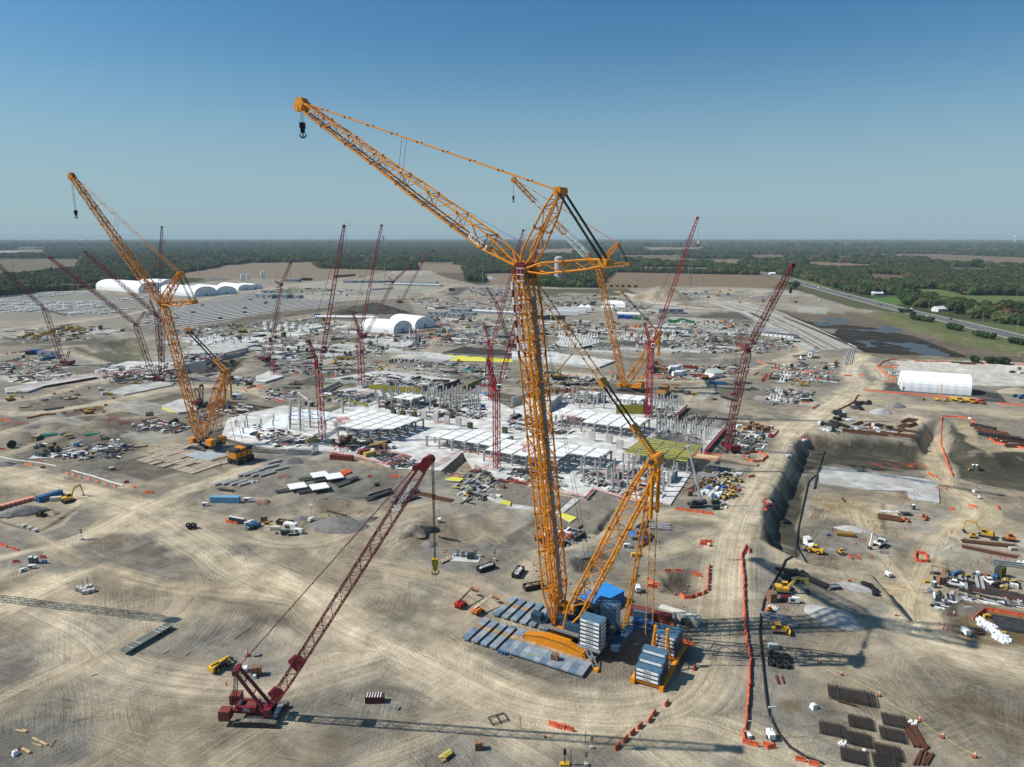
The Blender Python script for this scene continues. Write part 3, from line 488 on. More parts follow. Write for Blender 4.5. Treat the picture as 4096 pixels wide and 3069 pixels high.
aK('c20b','shipping container',co_(6.06,CBLU));aK('c40b','shipping container',co_(12.19,CBLU));aK('c20o','shipping container',co_(6.06,CORG));aK('c40l','shipping container',co_(12.19,LBLU))
aK('c20t','shipping container',co_(6.06,BLUT));aK('c40o','shipping container',co_(12.19,CORG))
def barrier(m=ORG):
 def fn():
  mb=MB();pf_=[(-.30,0),(.30,0),(.30,.22),(.14,.45),(.10,1.0),(.05,1.06),(-.05,1.06),(-.10,1.0),(-.14,.45),(-.30,.22)]
  mb.profy(pf_,-1.02,1.02,m);mb.bx(-.85,-.45,-.18,.18,.35,.8,m);mb.bx(.45,.85,-.18,.18,.35,.8,m)
  for x in(-.65,0,.65):mb.bx(x-.1,x+.1,-.075,.075,1.05,1.12,m)
  return mb.bd('water_barrier')
 return fn
aK('bar','barrier',barrier());aK('barp','barrier',barrier(ORGP))
def cone():
 r=eM('traffic_cone');mb=MB();mb.bx(-.3,.3,-.3,.3,0,.07,BLK);mb.bd('base',r)
 mb=MB();mb.bar((0,0,.07),(0,0,1.1),.2,ORG,8,.07);mb.bd('cone',r)
 mb=MB();mb.bar((0,0,.6),(0,0,.72),.145,WHT,8,.13);mb.bar((0,0,.85),(0,0,.95),.12,WHT,8,.105);mb.bd('reflective_band',r);return r
aK('cone','traffic cone',cone)
def stake():mb=MB();mb.bx(-.12,.12,-.05,.05,0,1.1,ORG);mb.bx(-.2,.2,-.2,.2,0,.06,ORG);return mb.bd('delineator_post')
aK('stake','marker post',stake)
def toilet():
 r=eM('portable_toilet');mb=MB();mb.bx(-.58,.58,-.6,.6,.05,2.15,TOIL)
 for y in(-.6,.6):mb.bx(-.4,.4,y-.02,y+.02,.2,1.9,TOIL)
 mb.bx(-.6,.6,-.62,.62,0,.1,DRK);mb.bd('cabin',r)
 mb=MB();mb.box((0,0,2.27),(1.22,1.24,.26),WHT,taper=.75);mb.bd('roof',r)
 mb=MB();mb.bx(.58,.62,-.42,.42,.15,2.0,TOIL);mb.bx(.62,.65,.25,.33,1.0,1.15,WHT);mb.bd('door',r);return r
aK('toil','portable toilet',toilet)
def dumpster(load):
 def fn():
  r=eM('roll_off_dumpster');L,W,h=6.4,2.4,1.7;mb=MB();t=.08
  mb.bx(-L/2,L/2,-W/2,W/2,.2,.3,BLK);mb.bx(-L/2,L/2,-W/2,-W/2+t,.3,h,BLK);mb.bx(-L/2,L/2,W/2-t,W/2,.3,h,BLK)
  mb.bx(-L/2,-L/2+t,-W/2+t,W/2-t,.3,h,BLK);mb.bd('body',r)
  mb=MB();mb.bx(L/2-t,L/2,-W/2+t,W/2-t,.3,h,BLK);mb.bd('door',r)
  for s in(-1,1):
   for i in rg(8):
    x=-L/2+.4+i*.8;mb=MB();mb.bx(x-.06,x+.06,s*W/2-.05,s*W/2+.05,.2,h,DRK);mb.bd('rib',r)
  mb=MB();rnd=random.Random(3)
  for i in rg(60):
   mb.box((rnd.uniform(-2.8,2.8),rnd.uniform(-1,1),rnd.uniform(1.0,1.55)),(rnd.uniform(.2,1.1),rnd.uniform(.15,.5),rnd.uniform(.05,.3)),load[i%len(load)],rot=Euler((rnd.uniform(-.5,.5),rnd.uniform(-.5,.5),rnd.uniform(0,3))).to_matrix())
  mb.bx(-L/2+.1,L/2-.1,-W/2+.1,W/2-.1,.3,1.1,load[0]);tag(mb.bd('rubble',r),None,kind='stuff')
  return r
 return fn
aK('dumpw','dumpster',dumpster([WBAG,CON]));aK('dumpt','dumpster',dumpster([WOOD,WOODN,BRN]));aK('dumpd','dumpster',dumpster([DRK,WOOD,GRY]))
def tb_(mb,x0,x1,y,w,h,m,shoes=True,sl=.55,high=0.0):
 r=h/2
 if high:pf_=[(x0+r*.5,0),(x1-r*.5,0),(x1,r*.6),(x1-r*.2,r*1.3),((x1+x0)/2+(x1-x0)*.25,h+high),((x1+x0)/2-(x1-x0)*.25,h+high),(x0+r*.2,r*1.3),(x0,r*.6)]
 else:pf_=[(x0+r,0),(x1-r,0),(x1-r*.3,r*.3),(x1,r),(x1-r*.3,h-r*.3),(x1-r,h),(x0+r,h),(x0+r*.3,h-r*.3),(x0,r),(x0+r*.3,r*.3)]
 mb.profx([(x,z+.0)for x,z in pf_],y-w*.36,y+w*.36,DRK)
 pts=pf_+[pf_[0]]
 for a,b in zip(pts[:-1],pts[1:]):
  L=mh.hypot(b[0]-a[0],b[1]-a[1]);n=max(1,round(L/sl));ang=mh.atan2(b[1]-a[1],b[0]-a[0])
  for i in rg(n):
   t=(i+.5)/n;mb.box((a[0]+(b[0]-a[0])*t,y,a[1]+(b[1]-a[1])*t),(L/n*.82,w,.10),m,rot=Matrix.Rotation(-ang,3,'Y'))
def ex_(m,dark=False,sc=1,pose=0):
 def fn():
  r=eM('excavator');hm=m
  for y in(-1.25,1.25):mb=MB();tb_(mb,-2.4,2.4,y,.65,1.0,TRKS,sl=.5);mb.bd('crawler_track',r)
  mb=MB();mb.bx(-1.2,1.2,-.9,.9,.4,.85,DRK);mb.cyl((0,0,.85),.7,.3,DRK);mb.bd('undercarriage',r)
  mb=MB();mb.bx(-2.6,1.4,-1.45,1.45,1.15,2.1,hm);mb.bx(-2.5,-.6,-1.3,1.3,2.1,2.45,hm);mb.bd('house',r)
  mb=MB();mb.profx([(-3.1,1.2),(-2.6,1.2),(-2.6,2.3),(-2.9,2.3),(-3.1,2.0)],-1.4,1.4,DRK if not dark else hm);mb.bd('counterweight',r)
  mb=MB();mb.bx(-.2,1.35,.35,1.4,2.1,3.25,GLS);mb.bx(-.25,1.4,.3,1.45,3.2,3.32,hm)
  for x in(-.2,1.35):
   for y in(.36,1.4):mb.bar((x,y,2.1),(x,y,3.25),.05,hm)
  mb.bd('cab',r)
  a,b,c,d=[((1.2,2.0),(3.9,5.3),(7.0,5.0),(7.6,1.6)),((1.2,2.0),(2.6,5.2),(5.2,6.0),(6.3,1.4)),((1.2,2),(4.2,4.4),(7.6,3.6),(8.6,.9))][pose]
  mb=MB()
  for p,q,w0,w1 in((a,b,.45,.62),(b,c,.62,.4)):
   n=Vc((p[1]-q[1],q[0]-p[0])).normalized();mb.profx([(p[0]-n.x*w0/2,p[1]-n.y*w0/2),(q[0]-n.x*w1/2,q[1]-n.y*w1/2),(q[0]+n.x*w1/2,q[1]+n.y*w1/2),(p[0]+n.x*w0/2,p[1]+n.y*w0/2)],-.25,.25,hm)
  mb.bd('boom',r)
  mb=MB();n=Vc((c[1]-d[1],d[0]-c[0])).normalized();mb.profx([(c[0]-n.x*.35,c[1]-n.y*.35+.3),(d[0]-n.x*.15,d[1]),(d[0]+n.x*.15,d[1]),(c[0]+n.x*.3,c[1]+n.y*.3+.3)],-.2,.2,hm);mb.bd('stick',r)
  mb=MB()
  for s in(-.35,.35):mb.bar((1.6,s,1.9),(b[0]-.2,s,b[1]-.5),.09,GRY,6)
  mb.bar((b[0]+.3,0,b[1]+.45),(c[0]+.2,0,c[1]+.5),.09,GRY,6);mb.bd('hydraulic_ram',r)
  mb=MB();mb.profx([(d[0]-.1,d[1]+.1),(d[0]+.35,d[1]-.2),(d[0]+.1,d[1]-1.1),(d[0]-.9,d[1]-1.15),(d[0]-1.2,d[1]-.6),(d[0]-.6,d[1]-.5)],-.65,.65,DRK);mb.bd('bucket',r)
  return r
 return fn
aK('exc','excavator',ex_(CATY));aK('exc1','excavator',ex_(CATY,pose=1));aK('excw','excavator',ex_(WHT,pose=1));aK('exc2','excavator',ex_(CATY,pose=2));aK('exck','excavator',ex_(DRK,True,pose=2))
def dozer():
 r=eM('bulldozer')
 for y in(-1.1,1.1):mb=MB();tb_(mb,-2,1.9,y,.6,1.1,TRKS,sl=.45);mb.bd('crawler_track',r)
 mb=MB();mb.bx(-1.9,1.9,-.75,.75,.5,1.5,CATY);mb.bx(.2,1.9,-.6,.6,1.5,2.0,CATY);mb.bd('body',r)
 mb=MB();mb.bx(-1.2,.2,-.8,.8,1.5,2.7,GLS);mb.bx(-1.3,.3,-.9,.9,2.7,2.85,CATY);mb.bd('cab',r)
 mb=MB();mb.profx([(2.6,.1),(2.8,.1),(2.6,.7),(2.8,1.5),(2.6,1.5),(2.4,.7)],-1.9,1.9,CATY);mb.bar((1.2,-1.2,.6),(2.5,-1.2,.5),.12,CATY);mb.bar((1.2,1.2,.6),(2.5,1.2,.5),.12,CATY);mb.bd('blade',r)
 return r
aK('doz','bulldozer',dozer)
def loader():
 r=eM('wheel_loader')
 for x in(-1.6,1.6):
  for y in(-1.1,1.1):mb=MB();mb.wheel((x,y,.8),.8,.6,BLK,12,CATY);mb.bd('wheel',r)
 mb=MB();mb.bx(-3.2,-.3,-.95,.95,.9,2.1,CATY);mb.bx(-.3,2.2,-.6,.6,.8,1.5,CATY);mb.bd('body',r)
 mb=MB();mb.bx(-.9,.6,-.7,.7,2.1,3.1,GLS);mb.bx(-1,.7,-.8,.8,3.1,3.25,CATY);mb.bd('cab',r)
 mb=MB()
 for s in(-.6,.6):mb.bar((1.2,s,1.8),(3.2,s,.6),.15,CATY)
 mb.bd('lift_arm',r);mb=MB();mb.profx([(3.1,.1),(4.3,.05),(4.3,.2),(3.4,.5),(3.2,1.2),(3.0,1.2)],-1.4,1.4,DRK);mb.bd('bucket',r)
 return r
aK('load','wheel loader',loader)
def dumptruck(m):
 def fn():
  r=eM('articulated_dump_truck')
  for x in(-3.3,-1.6,2.6):
   for y in(-1.2,1.2):mb=MB();mb.wheel((x,y,.85),.85,.6,BLK,12,m);mb.bd('wheel',r)
  mb=MB();mb.bx(-4.3,1.2,-.5,.5,.8,1.2,DRK);mb.bd('chassis',r)
  mb=MB();mb.profx([(-5,1.9),(-4,1.3),(.9,1.3),(1.2,2.9),(1.0,2.9),(.6,3.0),(-4.8,2.9)],-1.45,1.45,m);mb.bx(-4.6,.7,-1.3,1.3,2.85,3.05,WOOD);mb.bd('dump_body',r)
  mb=MB();mb.bx(1.4,4.4,-1.3,1.3,1.0,1.9,m);mb.bd('hood',r)
  mb=MB();mb.bx(1.5,3.0,-.8,.9,1.9,3.2,GLS);mb.bx(1.4,3.1,-.9,1.0,3.2,3.35,m);mb.bd('cab',r);return r
 return fn
aK('dtr','dump truck',dumptruck(CATY));aK('dtrr','dump truck',dumptruck(mat('faded_red_paint',(.45,.07,.06),.6)))
def pk_(m):
 def fn():
  r=eM('pickup_truck');mb=MB();mb.profx([(-2.7,.45),(2.7,.45),(2.75,1.0),(1.4,1.15),(-2.7,1.15)],-.95,.95,m);mb.bd('body',r)
  mb=MB();mb.profx([(-.9,1.15),(1.5,1.15),(.8,1.8),(-.7,1.8)],-.82,.82,GLS);mb.profx([(-.68,1.8),(.78,1.8),(.7,1.86),(-.6,1.86)],-.8,.8,m);mb.bd('cab',r)
  for x in(-1.7,1.8):
   for y in(-.85,.85):mb=MB();mb.wheel((x,y,.4),.4,.26,BLK,10);mb.bd('wheel',r)
  return r
 return fn
for k,c in(('pw',WHT),('pk',DRK),('pg',mat('silver_paint',(.4,.41,.42),.4)),('pr',mat('red_car_paint',(.35,.02,.02),.4)),('pb',mat('navy_car_paint',(.03,.05,.12),.4))):aK(k,'pickup truck',pk_(c))
def semi():
 r=eM('semi_truck');mb=MB();mb.bx(-3.4,3.2,-.45,.45,.7,1.0,DRK);mb.bd('chassis',r)
 mb=MB();mb.profx([(1.3,.8),(3.6,.8),(3.6,1.7),(1.5,2.0),(1.3,2.0)],-1.05,1.05,WHT);mb.bd('hood',r)
 mb=MB();mb.profx([(-1.2,.8),(1.3,.8),(1.3,2.1),(.9,3.0),(-.1,3.6),(-1.2,3.7)],-1.2,1.2,WHT);mb.bx(1.0,1.36,-1.05,1.05,2.05,2.85,GLS);mb.bd('cab',r)
 for x in(-2.9,-1.7,2.7):
  for y in(-1,1):mb=MB();mb.wheel((x,y,.5),.5,.35,BLK,12,GRY);mb.bd('wheel',r)
 return r
aK('semi','semi truck',semi)
def fb_(load=None,L=14):
 def fn():
  r=eM('flatbed_trailer');mb=MB()
  if load!='wood_deck':
   mb.bx(-L/2,L/2,-1.25,1.25,1.15,1.3,DRK)
  else:
   pm=mat('green_grey_trailer_deck',(.15,.17,.15),.8,var=.2,scale=1.5);mb.bx(-L/2,L/2,-.6,.6,.95,1.15,DRK)
   for i in rg(8):
    y=-1.31+i*.375;q=MB();q.bx(-L/2,L/2,y-.17,y+.17,1.15,1.28,pm);q.bd('plank',r)
   for x in(-5.5,-3,3,4.5,5.6):mb.bx(x-.05,x+.05,-1.4,1.4,1.27,1.31,WHT)
  mb.bx(-L/2+1,L/2-1,-.5,-.35,.75,1.15,DRK);mb.bx(-L/2+1,L/2-1,.35,.5,.75,1.15,DRK);mb.bd('deck_frame' if load=='wood_deck' else 'deck',r)
  for x in(L/2-3.6,L/2-2.3,L/2-1.1)[:3]:
   for y in(-1,1):mb=MB();mb.wheel((x,y,.5),.5,.4,BLK,10,GRY);mb.bd('wheel',r)
  mb=MB();mb.bar((-L/2+2,-.6,0),(-L/2+2,-.6,1.1),.08,GRY);mb.bar((-L/2+2,.6,0),(-L/2+2,.6,1.1),.08,GRY);mb.bd('landing_leg',r)
  return r
 return fn
aK('flat','trailer',fb_());aK('flatw','trailer',fb_('wood_deck',15))
def lighttower():
 r=eM('light_tower');mb=MB();mb.bx(-1.1,1.1,-.6,.6,.5,1.6,WHT);mb.bx(-1.9,-1.1,-.08,.08,.4,.5,DRK);mb.bd('generator_body',r)
 for y in(-.7,.7):mb=MB();mb.wheel((0,y,.35),.35,.2,BLK,8);mb.bd('wheel',r)
 mb=MB();mb.bar((.3,0,1.6),(.3,0,6.9),.09,GRY,6,.05);mb.bar((.3,-.7,6.7),(.3,.7,6.7),.04,GRY);mb.bd('mast',r)
 for y in(-.6,-.2,.2,.6):mb=MB();mb.box((.42,y,6.85),(.15,.34,.3),WHT);mb.bd('lamp',r)
 return r
aK('lt','light tower',lighttower)
def signpost():
 r=eM('sign_post');mb=MB();mb.box((0,0,.4),(1.1,1.1,.8),CON,taper=.9);mb.bd('base',r);mb=MB();mb.bx(-.06,.06,-.06,.06,.8,4,WOOD);mb.bd('pole',r)
 mb=MB();mb.bar((-.03,0,3.8),(.03,0,3.8),.5,WOOD,8);mb.bx(.05,.08,-.35,.35,2.6,3.1,DRK);mb.bd('sign_panel',r);return r
aK('sign','sign',signpost)
def boomlift(m,am):
 def fn():
  r=eM('boom_lift')
  for x in(-1.2,1.2):
   for y in(-1,1):mb=MB();mb.wheel((x,y,.5),.5,.4,BLK,12,m);mb.bd('wheel',r)
  mb=MB();mb.bx(-1.6,1.6,-.7,.7,.45,.95,m);mb.bd('chassis',r)
  mb=MB();mb.bx(-2.0,.6,-1.1,-.25,1.0,2.0,m);mb.bx(-2.0,.6,.25,1.1,1.0,2.0,m);mb.bx(-2.2,-1.4,-.25,.25,1.0,2.1,m);mb.bd('turntable_body',r)
  mb=MB();mb.bar((-1.8,0,2.1),(3.6,0,3.0),.28,am,4,.24);mb.bar((3.6,0,3.0),(6.2,0,3.4),.18,am);mb.bar((6.2,0,3.4),(7.2,0,2.2),.13,am);mb.bd('boom',r)
  mb=MB();x,z=7.4,1.6
  mb.bx(x,x+1.0,-1.2,1.2,z,z+.06,DRK)
  for zz in(.55,1.1):
   for a,b in(((x,-1.2),(x+1,-1.2)),((x+1,-1.2),(x+1,1.2)),((x+1,1.2),(x,1.2)),((x,1.2),(x,-1.2))):mb.bar((*a,z+zz),(*b,z+zz),.04,m)
  for px in(x,x+1):
   for py in(-1.2,0,1.2):mb.bar((px,py,z),(px,py,z+1.1),.04,m)
  mb.bd('work_basket',r);return r
 return fn
LRED=mat('lift_red_paint',(.55,.03,.02),.45,gr_=.1);aK('blr','boom lift',boomlift(LRED,DRK));aK('blo','boom lift',boomlift(CORG,CREAM));aK('blk','boom lift',boomlift(DRK,DRK))
def telehandler():
 r=eM('telehandler')
 for x in(-1.7,1.7):
  for y in(-1.05,1.05):mb=MB();mb.wheel((x,y,.75),.75,.5,BLK,12,CATY);mb.bd('wheel',r)
 mb=MB();mb.bx(-2.9,2.3,-.55,.55,.8,1.4,CATY);mb.bx(-1.2,1.0,.5,1.2,.8,1.7,CATY);mb.bx(-3.1,-2.4,-1,1,.8,2.0,CATY);mb.bd('chassis',r)
 mb=MB();mb.bx(-.9,.7,-1.2,-.5,1.0,2.6,GLS);mb.bx(-1,.8,-1.25,-.45,2.6,2.72,CATY);mb.bd('cab',r)
 mb=MB();mb.bar((-2.7,.1,2.3),(3.0,.1,1.7),.42,CATY,4,.36);mb.bar((3.0,.1,1.7),(3.7,.1,1.0),.25,CATY);mb.bd('boom',r)
 for y in(-.35,.55):mb=MB();mb.bx(3.6,5.0,y-.08,y+.08,.35,.43,DRK);mb.bd('fork',r)
 mb=MB();mb.bx(3.55,3.65,-.6,.8,.35,1.3,DRK);mb.bd('fork_carriage',r);return r
aK('tele','telehandler',telehandler)
def panelstack(L,W,n,gap,m,nM,leg=True):
 def fn():
  r=eM(nM)
  for i in rg(n):mb=MB();z=.35+i*(gap+.25);mb.bx(-L/2,L/2,-W/2,W/2,z,z+.25,m);mb.bd('slab',r)
  mb=MB()
  for x in(-L*.3,L*.3):mb.bx(x-.15,x+.15,-W/2+.2,W/2-.2,0,.35,WOOD)
  mb.bd('timber_bearer',r);return r
 return fn
aK('slab1','precast slab',panelstack(12,3.0,1,.1,CONP,'precast_slab_stack'));aK('slab3','precast slab',panelstack(12,3.0,3,.15,CONP,'precast_slab_stack'));aK('slab2','precast slab',panelstack(9,3.6,2,.15,CONP,'precast_slab_stack'))
def colm(h,capital=True,reb=False,w=.75):
 def fn():
  r=eM('concrete_column');mb=MB();mb.bx(-w/2,w/2,-w/2,w/2,0,h,CONC);mb.bd('shaft',r)
  if capital:
   mb=MB();mb.box((0,0,h-.55),(w*2.3,w*.8,.45),CONC);mb.box((0,0,h-.95),(w*1.5,w*.75,.4),CONC)
   mb.bd('corbel',r)
  if reb:
   mb=MB()
   for x in(-.25,0,.25):
    for y in(-.25,.25):mb.bar((x,y,h),(x,y,h+2.2),.06,REB,4)
   tag(mb.bd('rebar',r),None)
  return r
 return fn
aK('col','concrete column',colm(6.4));aK('colt','concrete column',colm(8.2));aK('colp','concrete column',colm(7.2,False,w=.85));aK('colr','concrete column',colm(6.2,False,True));aK('cols','concrete column',colm(1.6,False,True,w=.6))
def colb():
 r=eM('concrete_column');mb=MB();mb.bx(-.4,.4,-.4,.4,0,8,CONC);mb.bd('shaft',r);mb=MB();mb.box((0,0,7.4),(1.8,.7,.5),CONC);mb.box((0,0,6.9),(1.2,.65,.4),CONC);mb.bd('corbel',r)
 mb=MB();mb.bar((.4,0,5),(3.6,0,.1),.07,GRY);mb.bar((0,-.4,5),(0,-3.6,.1),.07,GRY);mb.bx(0,4.5,-.12,.12,0,.15,GRY);mb.bd('prop',r);return r
aK('colb','concrete column',colb)
def pipes(n,L,rr,m,nM='pipe_stack'):
 def fn():
  r=eM(nM);rnd=random.Random(n)
  k=0;row=n;z=rr
  cnt=0
  while row>0 and cnt<12:
   for i in rg(row):
    mb=MB();y=(i-(row-1)/2)*rr*2.05;dx=rnd.uniform(-.4,.4);mb.bar((-L/2+dx,y,z),(L/2+dx,y,z),rr,m,6);mb.bd('pipe',r);cnt+=1
   row-=2;z+=rr*1.8
  return r
 return fn
aK('pipk','pipe stack',pipes(6,11,.28,BLK));aK('pipr','pipe stack',pipes(5,10,.25,RUST));aK('pipg','pipe stack',pipes(5,8,.25,GRY));aK('pipt','pipe stack',pipes(4,9,.3,TEAL))
def beams(n,L,w,h,m,gap,nM='concrete_beam_row',pT='beam'):
 def fn():
  r=eM(nM)
  for i in rg(n):mb=MB();y=(i-(n-1)/2)*gap;mb.bx(-L/2+(i%2)*.3,L/2+(i%2)*.3,y-w/2,y+w/2,.15,.15+h,m);mb.bd(pT,r)
  mb=MB();mb.bx(-L*.3,-L*.3+.2,-n*gap/2,n*gap/2,0,.15,WOOD);mb.bx(L*.3,L*.3+.2,-n*gap/2,n*gap/2,0,.15,WOOD);mb.bd('timber_bearer',r);return r
 return fn
aK('beam','concrete beams',beams(4,8,.75,.75,CONC,1.5));aK('beam2','concrete beams',beams(2,8,.75,.75,CONC,1.3));aK('stl','steel beams',beams(6,9,.35,.4,DRK,.6,'steel_beam_stack'));aK('stlr','steel beams',beams(7,9,.3,.35,RUST,.5,'steel_beam_stack'));aK('lum','timber stack',beams(5,5,.5,.5,WOOD,.55,'timber_stack','plank'))
def lumberpile(m,m2):
 def fn():
  r=eM('formwork_pile');rnd=random.Random(9)
  for i in rg(7):
   mb=MB();mb.box((rnd.uniform(-1,1),rnd.uniform(-.9,.9),.12+.13*i),(rnd.uniform(2.4,4),rnd.uniform(.4,1.2),.12),m if i%2 else m2,rz=rnd.uniform(-.3,.3));mb.bd('panel',r)
  return r
 return fn
aK('pile1','formwork pile',lumberpile(WOOD,DRK));aK('pile2','formwork pile',lumberpile(WOODN,FORM));aK('pile3','steel pile',lumberpile(DRK,GRY))
def crates(m,n=2):
 def fn():
  r=eM('crate_stack');
  for i in rg(n):
   mb=MB();mb.bx(-1.1,1.1,-.8,.8,.1+i*1.15,1.15+i*1.15,m);mb.bx(-1.12,-.9,-.82,.82,.0+i*1.15,.1+i*1.15,WOOD);mb.bx(.9,1.12,-.82,.82,0+i*1.15,.1+i*1.15,WOOD)
   for x in(-1.0,0,1.0):mb.bx(x-.06,x+.06,-.84,.84,.1+i*1.15,1.18+i*1.15,WOOD)
   mb.bd('crate',r)
  return r
 return fn
aK('crb','crate',crates(BRN));aK('crk','crate',crates(DRK,1));aK('crw','crate',crates(WHT,1));aK('crg','crate',crates(CON,1))
def bags():
 r=eM('bulk_bag_pile');rnd=random.Random(4)
 for i in rg(7):
  mb=MB();x,y=rnd.uniform(-1.6,1.6),rnd.uniform(-1.1,1.1);mb.box((x,y,.4),(rnd.uniform(.8,1.1),rnd.uniform(.8,1),.8),WBAG,rnd.uniform(0,3),taper=.7);mb.box((x,y,.9),(.4,.4,.2),WBAG,.4,taper=.4);mb.bd('bag',r)
 return r
aK('bag','bulk bags',bags)
def onebag():
 r=eM('bulk_bag');mb=MB();mb.box((0,0,.45),(1.1,1.1,.9),WBAG,.3,taper=.7);mb.bd('sack',r);mb=MB();mb.box((0,0,1.0),(.4,.4,.3),WBAG,.8,taper=.3);mb.bd('neck',r);return r
aK('bag1','bulk bag',onebag)
def genset(m):
 def fn():
  r=eM('generator_unit');mb=MB();mb.bx(-1.6,1.6,-.7,.7,.35,1.9,m);mb.bd('housing',r);mb=MB();mb.bx(-1.1,.2,-.72,.72,.7,1.5,DRK);mb.cyl((.9,0,1.9),.1,.5,DRK,6);mb.bd('louvre_panel',r)
  for x in(-.9,.9):mb=MB();mb.bx(x-.2,x+.2,-.8,.8,0,.35,BLK);mb.bd('wheel',r)
  return r
 return fn
aK('genw','generator',genset(WHT));aK('geng','generator',genset(GRY));aK('geny','generator',genset(CATY));aK('genr','generator',genset(RED));aK('gend','generator',genset(DGRN));aK('genb','generator',genset(CBLU))
def oU(L,W,m,doors,stairs=True,roof=ROOFG):
 def fn():
  r=eM('office_trailer');mb=MB();mb.bx(-L/2,L/2,-W/2,W/2,.5,3.3,m);mb.bx(-L/2+.3,L/2-.3,-W/2+.2,W/2-.2,0,.5,DRK);mb.bd('wall',r)
  mb=MB();mb.bx(-L/2-.15,L/2+.15,-W/2-.15,W/2+.15,3.3,3.5,roof);mb.bd('roof',r)
  n=doors
  for i in rg(n):
   x=-L/2+L*(i+.5)/n
   mb=MB();mb.bx(x-.5,x+.5,-W/2-.04,-W/2+.02,.55,2.6,GLS);d=mb.bd('door',r)
   mb=MB();mb.bx(x+1.0,x+2.0,-W/2-.04,-W/2+.02,1.5,2.5,GLS);mb.bd('window',r)
   if stairs:mb=MB();mb.bx(x-.7,x+.7,-W/2-1.2,-W/2-.05,.3,.5,WHT);mb.bd('step',r)
  for s in(-1,1):
   x=s*L/2;mb=MB();mb.bx(x-.03,x+.03,-.6,.6,1.4,2.5,GLS);mb.bd('window',r)
  return r
 return fn
aK('off1','office trailer',oU(12,3.6,WHT,2));aK('off2','office trailer',oU(18,9,BLDG,3));aK('off3','modular building',oU(46,14,WHT,7,roof=mat('grey_solar_roof',(.10,.105,.11),.6)));aK('off4','modular building',oU(80,12,WHT,14));aK('off5','modular building',oU(150,16,BLDG,22,roof=WHT))
def tent(L,W,h,nM='fabric_tent'):
 def fn():
  r=eM(nM);mb=MB();n=14;nb=max(4,int(L/5));pr=[]
  wall=h*.28
  for i in rg(n+1):
   a=mh.pi*i/n;pr.append((-mh.cos(a)*W/2,wall+mh.sin(a)**.9*(h-wall)))
  pr=[(-W/2,0)]+pr+[(W/2,0)];vs=[];k=len(pr)
  rows=[]
  for b in rg(nb*2+1):
   x=-L/2+L*b/(nb*2);s=1.0 if b%2==0 else.992
   rows.append([(x,y*s,z*s)for y,z in pr])
  vs=[q for rw in rows for q in rw]
  mb.add(vs,[(b*k+i,b*k+i+1,(b+1)*k+i+1,(b+1)*k+i)for b in rg(nb*2)for i in rg(k-1)],TENT);c=mb.bd('fabric_cover',r)
  for x in(-L/2,L/2):
   mb=MB();s=1 if x>0 else-1;m_=len(pr)
   mb.add([(x-s*.3,y*.97,z*.97)for y,z in pr],[tuple(rg(m_))if s<0 else tuple(rg(m_-1,-1,-1))],TENT);e=mb.bd('end_wall',r)
   mb=MB();mb.bx(x-.35 if s>0 else x+.1,x-.1 if s>0 else x+.35,-2.2,2.2,0,4.5,BLDG);mb.bd('door',e)
   for yy in(-W*.22,W*.22):mb=MB();mb.bx(x-.35 if s>0 else x+.1,x-.1 if s>0 else x+.35,yy-.5,yy+.5,h*.55,h*.55+1.3,DRK);mb.bd('vent',e)
  return r
 return fn
def whitebox_tent():
 r=eM('frame_tent');mb=MB();L,W=20,20;mb.bx(-L/2,L/2,-W/2,W/2,0,5,TENT);mb.bd('side_wall',r)
 mb=MB()
 for x in(-L/4,L/4):mb.add([(x-L/4,-W/2-.3,5),(x+L/4,-W/2-.3,5),(x+L/4,W/2+.3,5),(x-L/4,W/2+.3,5),(x,0,8.5)],[(0,1,4),(1,2,4),(2,3,4),(3,0,4)],TENT)
 mb.bd('peaked_roof',r);return r
aK('ftent','tent',whitebox_tent)
def canopy_():
 r=eM('pop_up_canopy');mb=MB();mb.add([(-1.6,-1.6,2.2),(1.6,-1.6,2.2),(1.6,1.6,2.2),(-1.6,1.6,2.2),(0,0,3.2)],[(0,1,4),(1,2,4),(2,3,4),(3,0,4),(3,2,1,0)],BLUB);mb.bd('canopy_roof',r)
 for x in(-1.5,1.5):
  for y in(-1.5,1.5):mb=MB();mb.bar((x,y,0),(x,y,2.2),.04,WHT);mb.bd('leg',r)
 return r
aK('can','canopy',canopy_)
def rebarmat(L=5.2,W=4.0,h=.7):
 def fn():
  r=eM('rebar_cage');mb=MB()
  n=int(L/.27)
  for z in(.2,.55,h):
   for i in rg(n):x=-L/2+L*i/(n-1);mb.bar((x,-W/2,z),(x,W/2,z),.035,REB,3)
   for j in rg(int(W/.27)):y=-W/2+W*j/(int(W/.27)-1);mb.bar((-L/2,y,z),(L/2,y,z),.035,REB,3)
  tag(mb.bd('bar_mesh',r),None,kind='stuff');mb=MB()
  for i in rg(0,n):x=-L/2+L*i/(n-1);mb.bar((x,W/2,0),(x,W/2,h+.3),.03,REB,3);mb.bar((x,-W/2,0),(x,-W/2,h+.15),.03,REB,3)
  tag(mb.bd('upright_bars',r),None,kind='stuff')
  for x in(-L*.3,L*.3):mb=MB();mb.bx(x-.06,x+.06,-W/2-.3,W/2+.3,h,h+.1,DRK);mb.bd('spacer_bar',r)
  return r
 return fn
aK('reb','rebar cage',rebarmat())
def coil():
 r=eM('black_hose_coil');
 for k in rg(3):
  mb=MB();R=.95;n=14
  pts=[(mh.cos(2*mh.pi*i/n)*R,mh.sin(2*mh.pi*i/n)*R,.18+.34*k)for i in rg(n+1)];mb.path(pts,.2,BLK,6);pts=[(q[0]*.62,q[1]*.62,q[2])for q in pts];mb.path(pts,.17,BLK,6);mb.bd('hose_loop',r)
 return r
aK('coil','hose coil',coil)
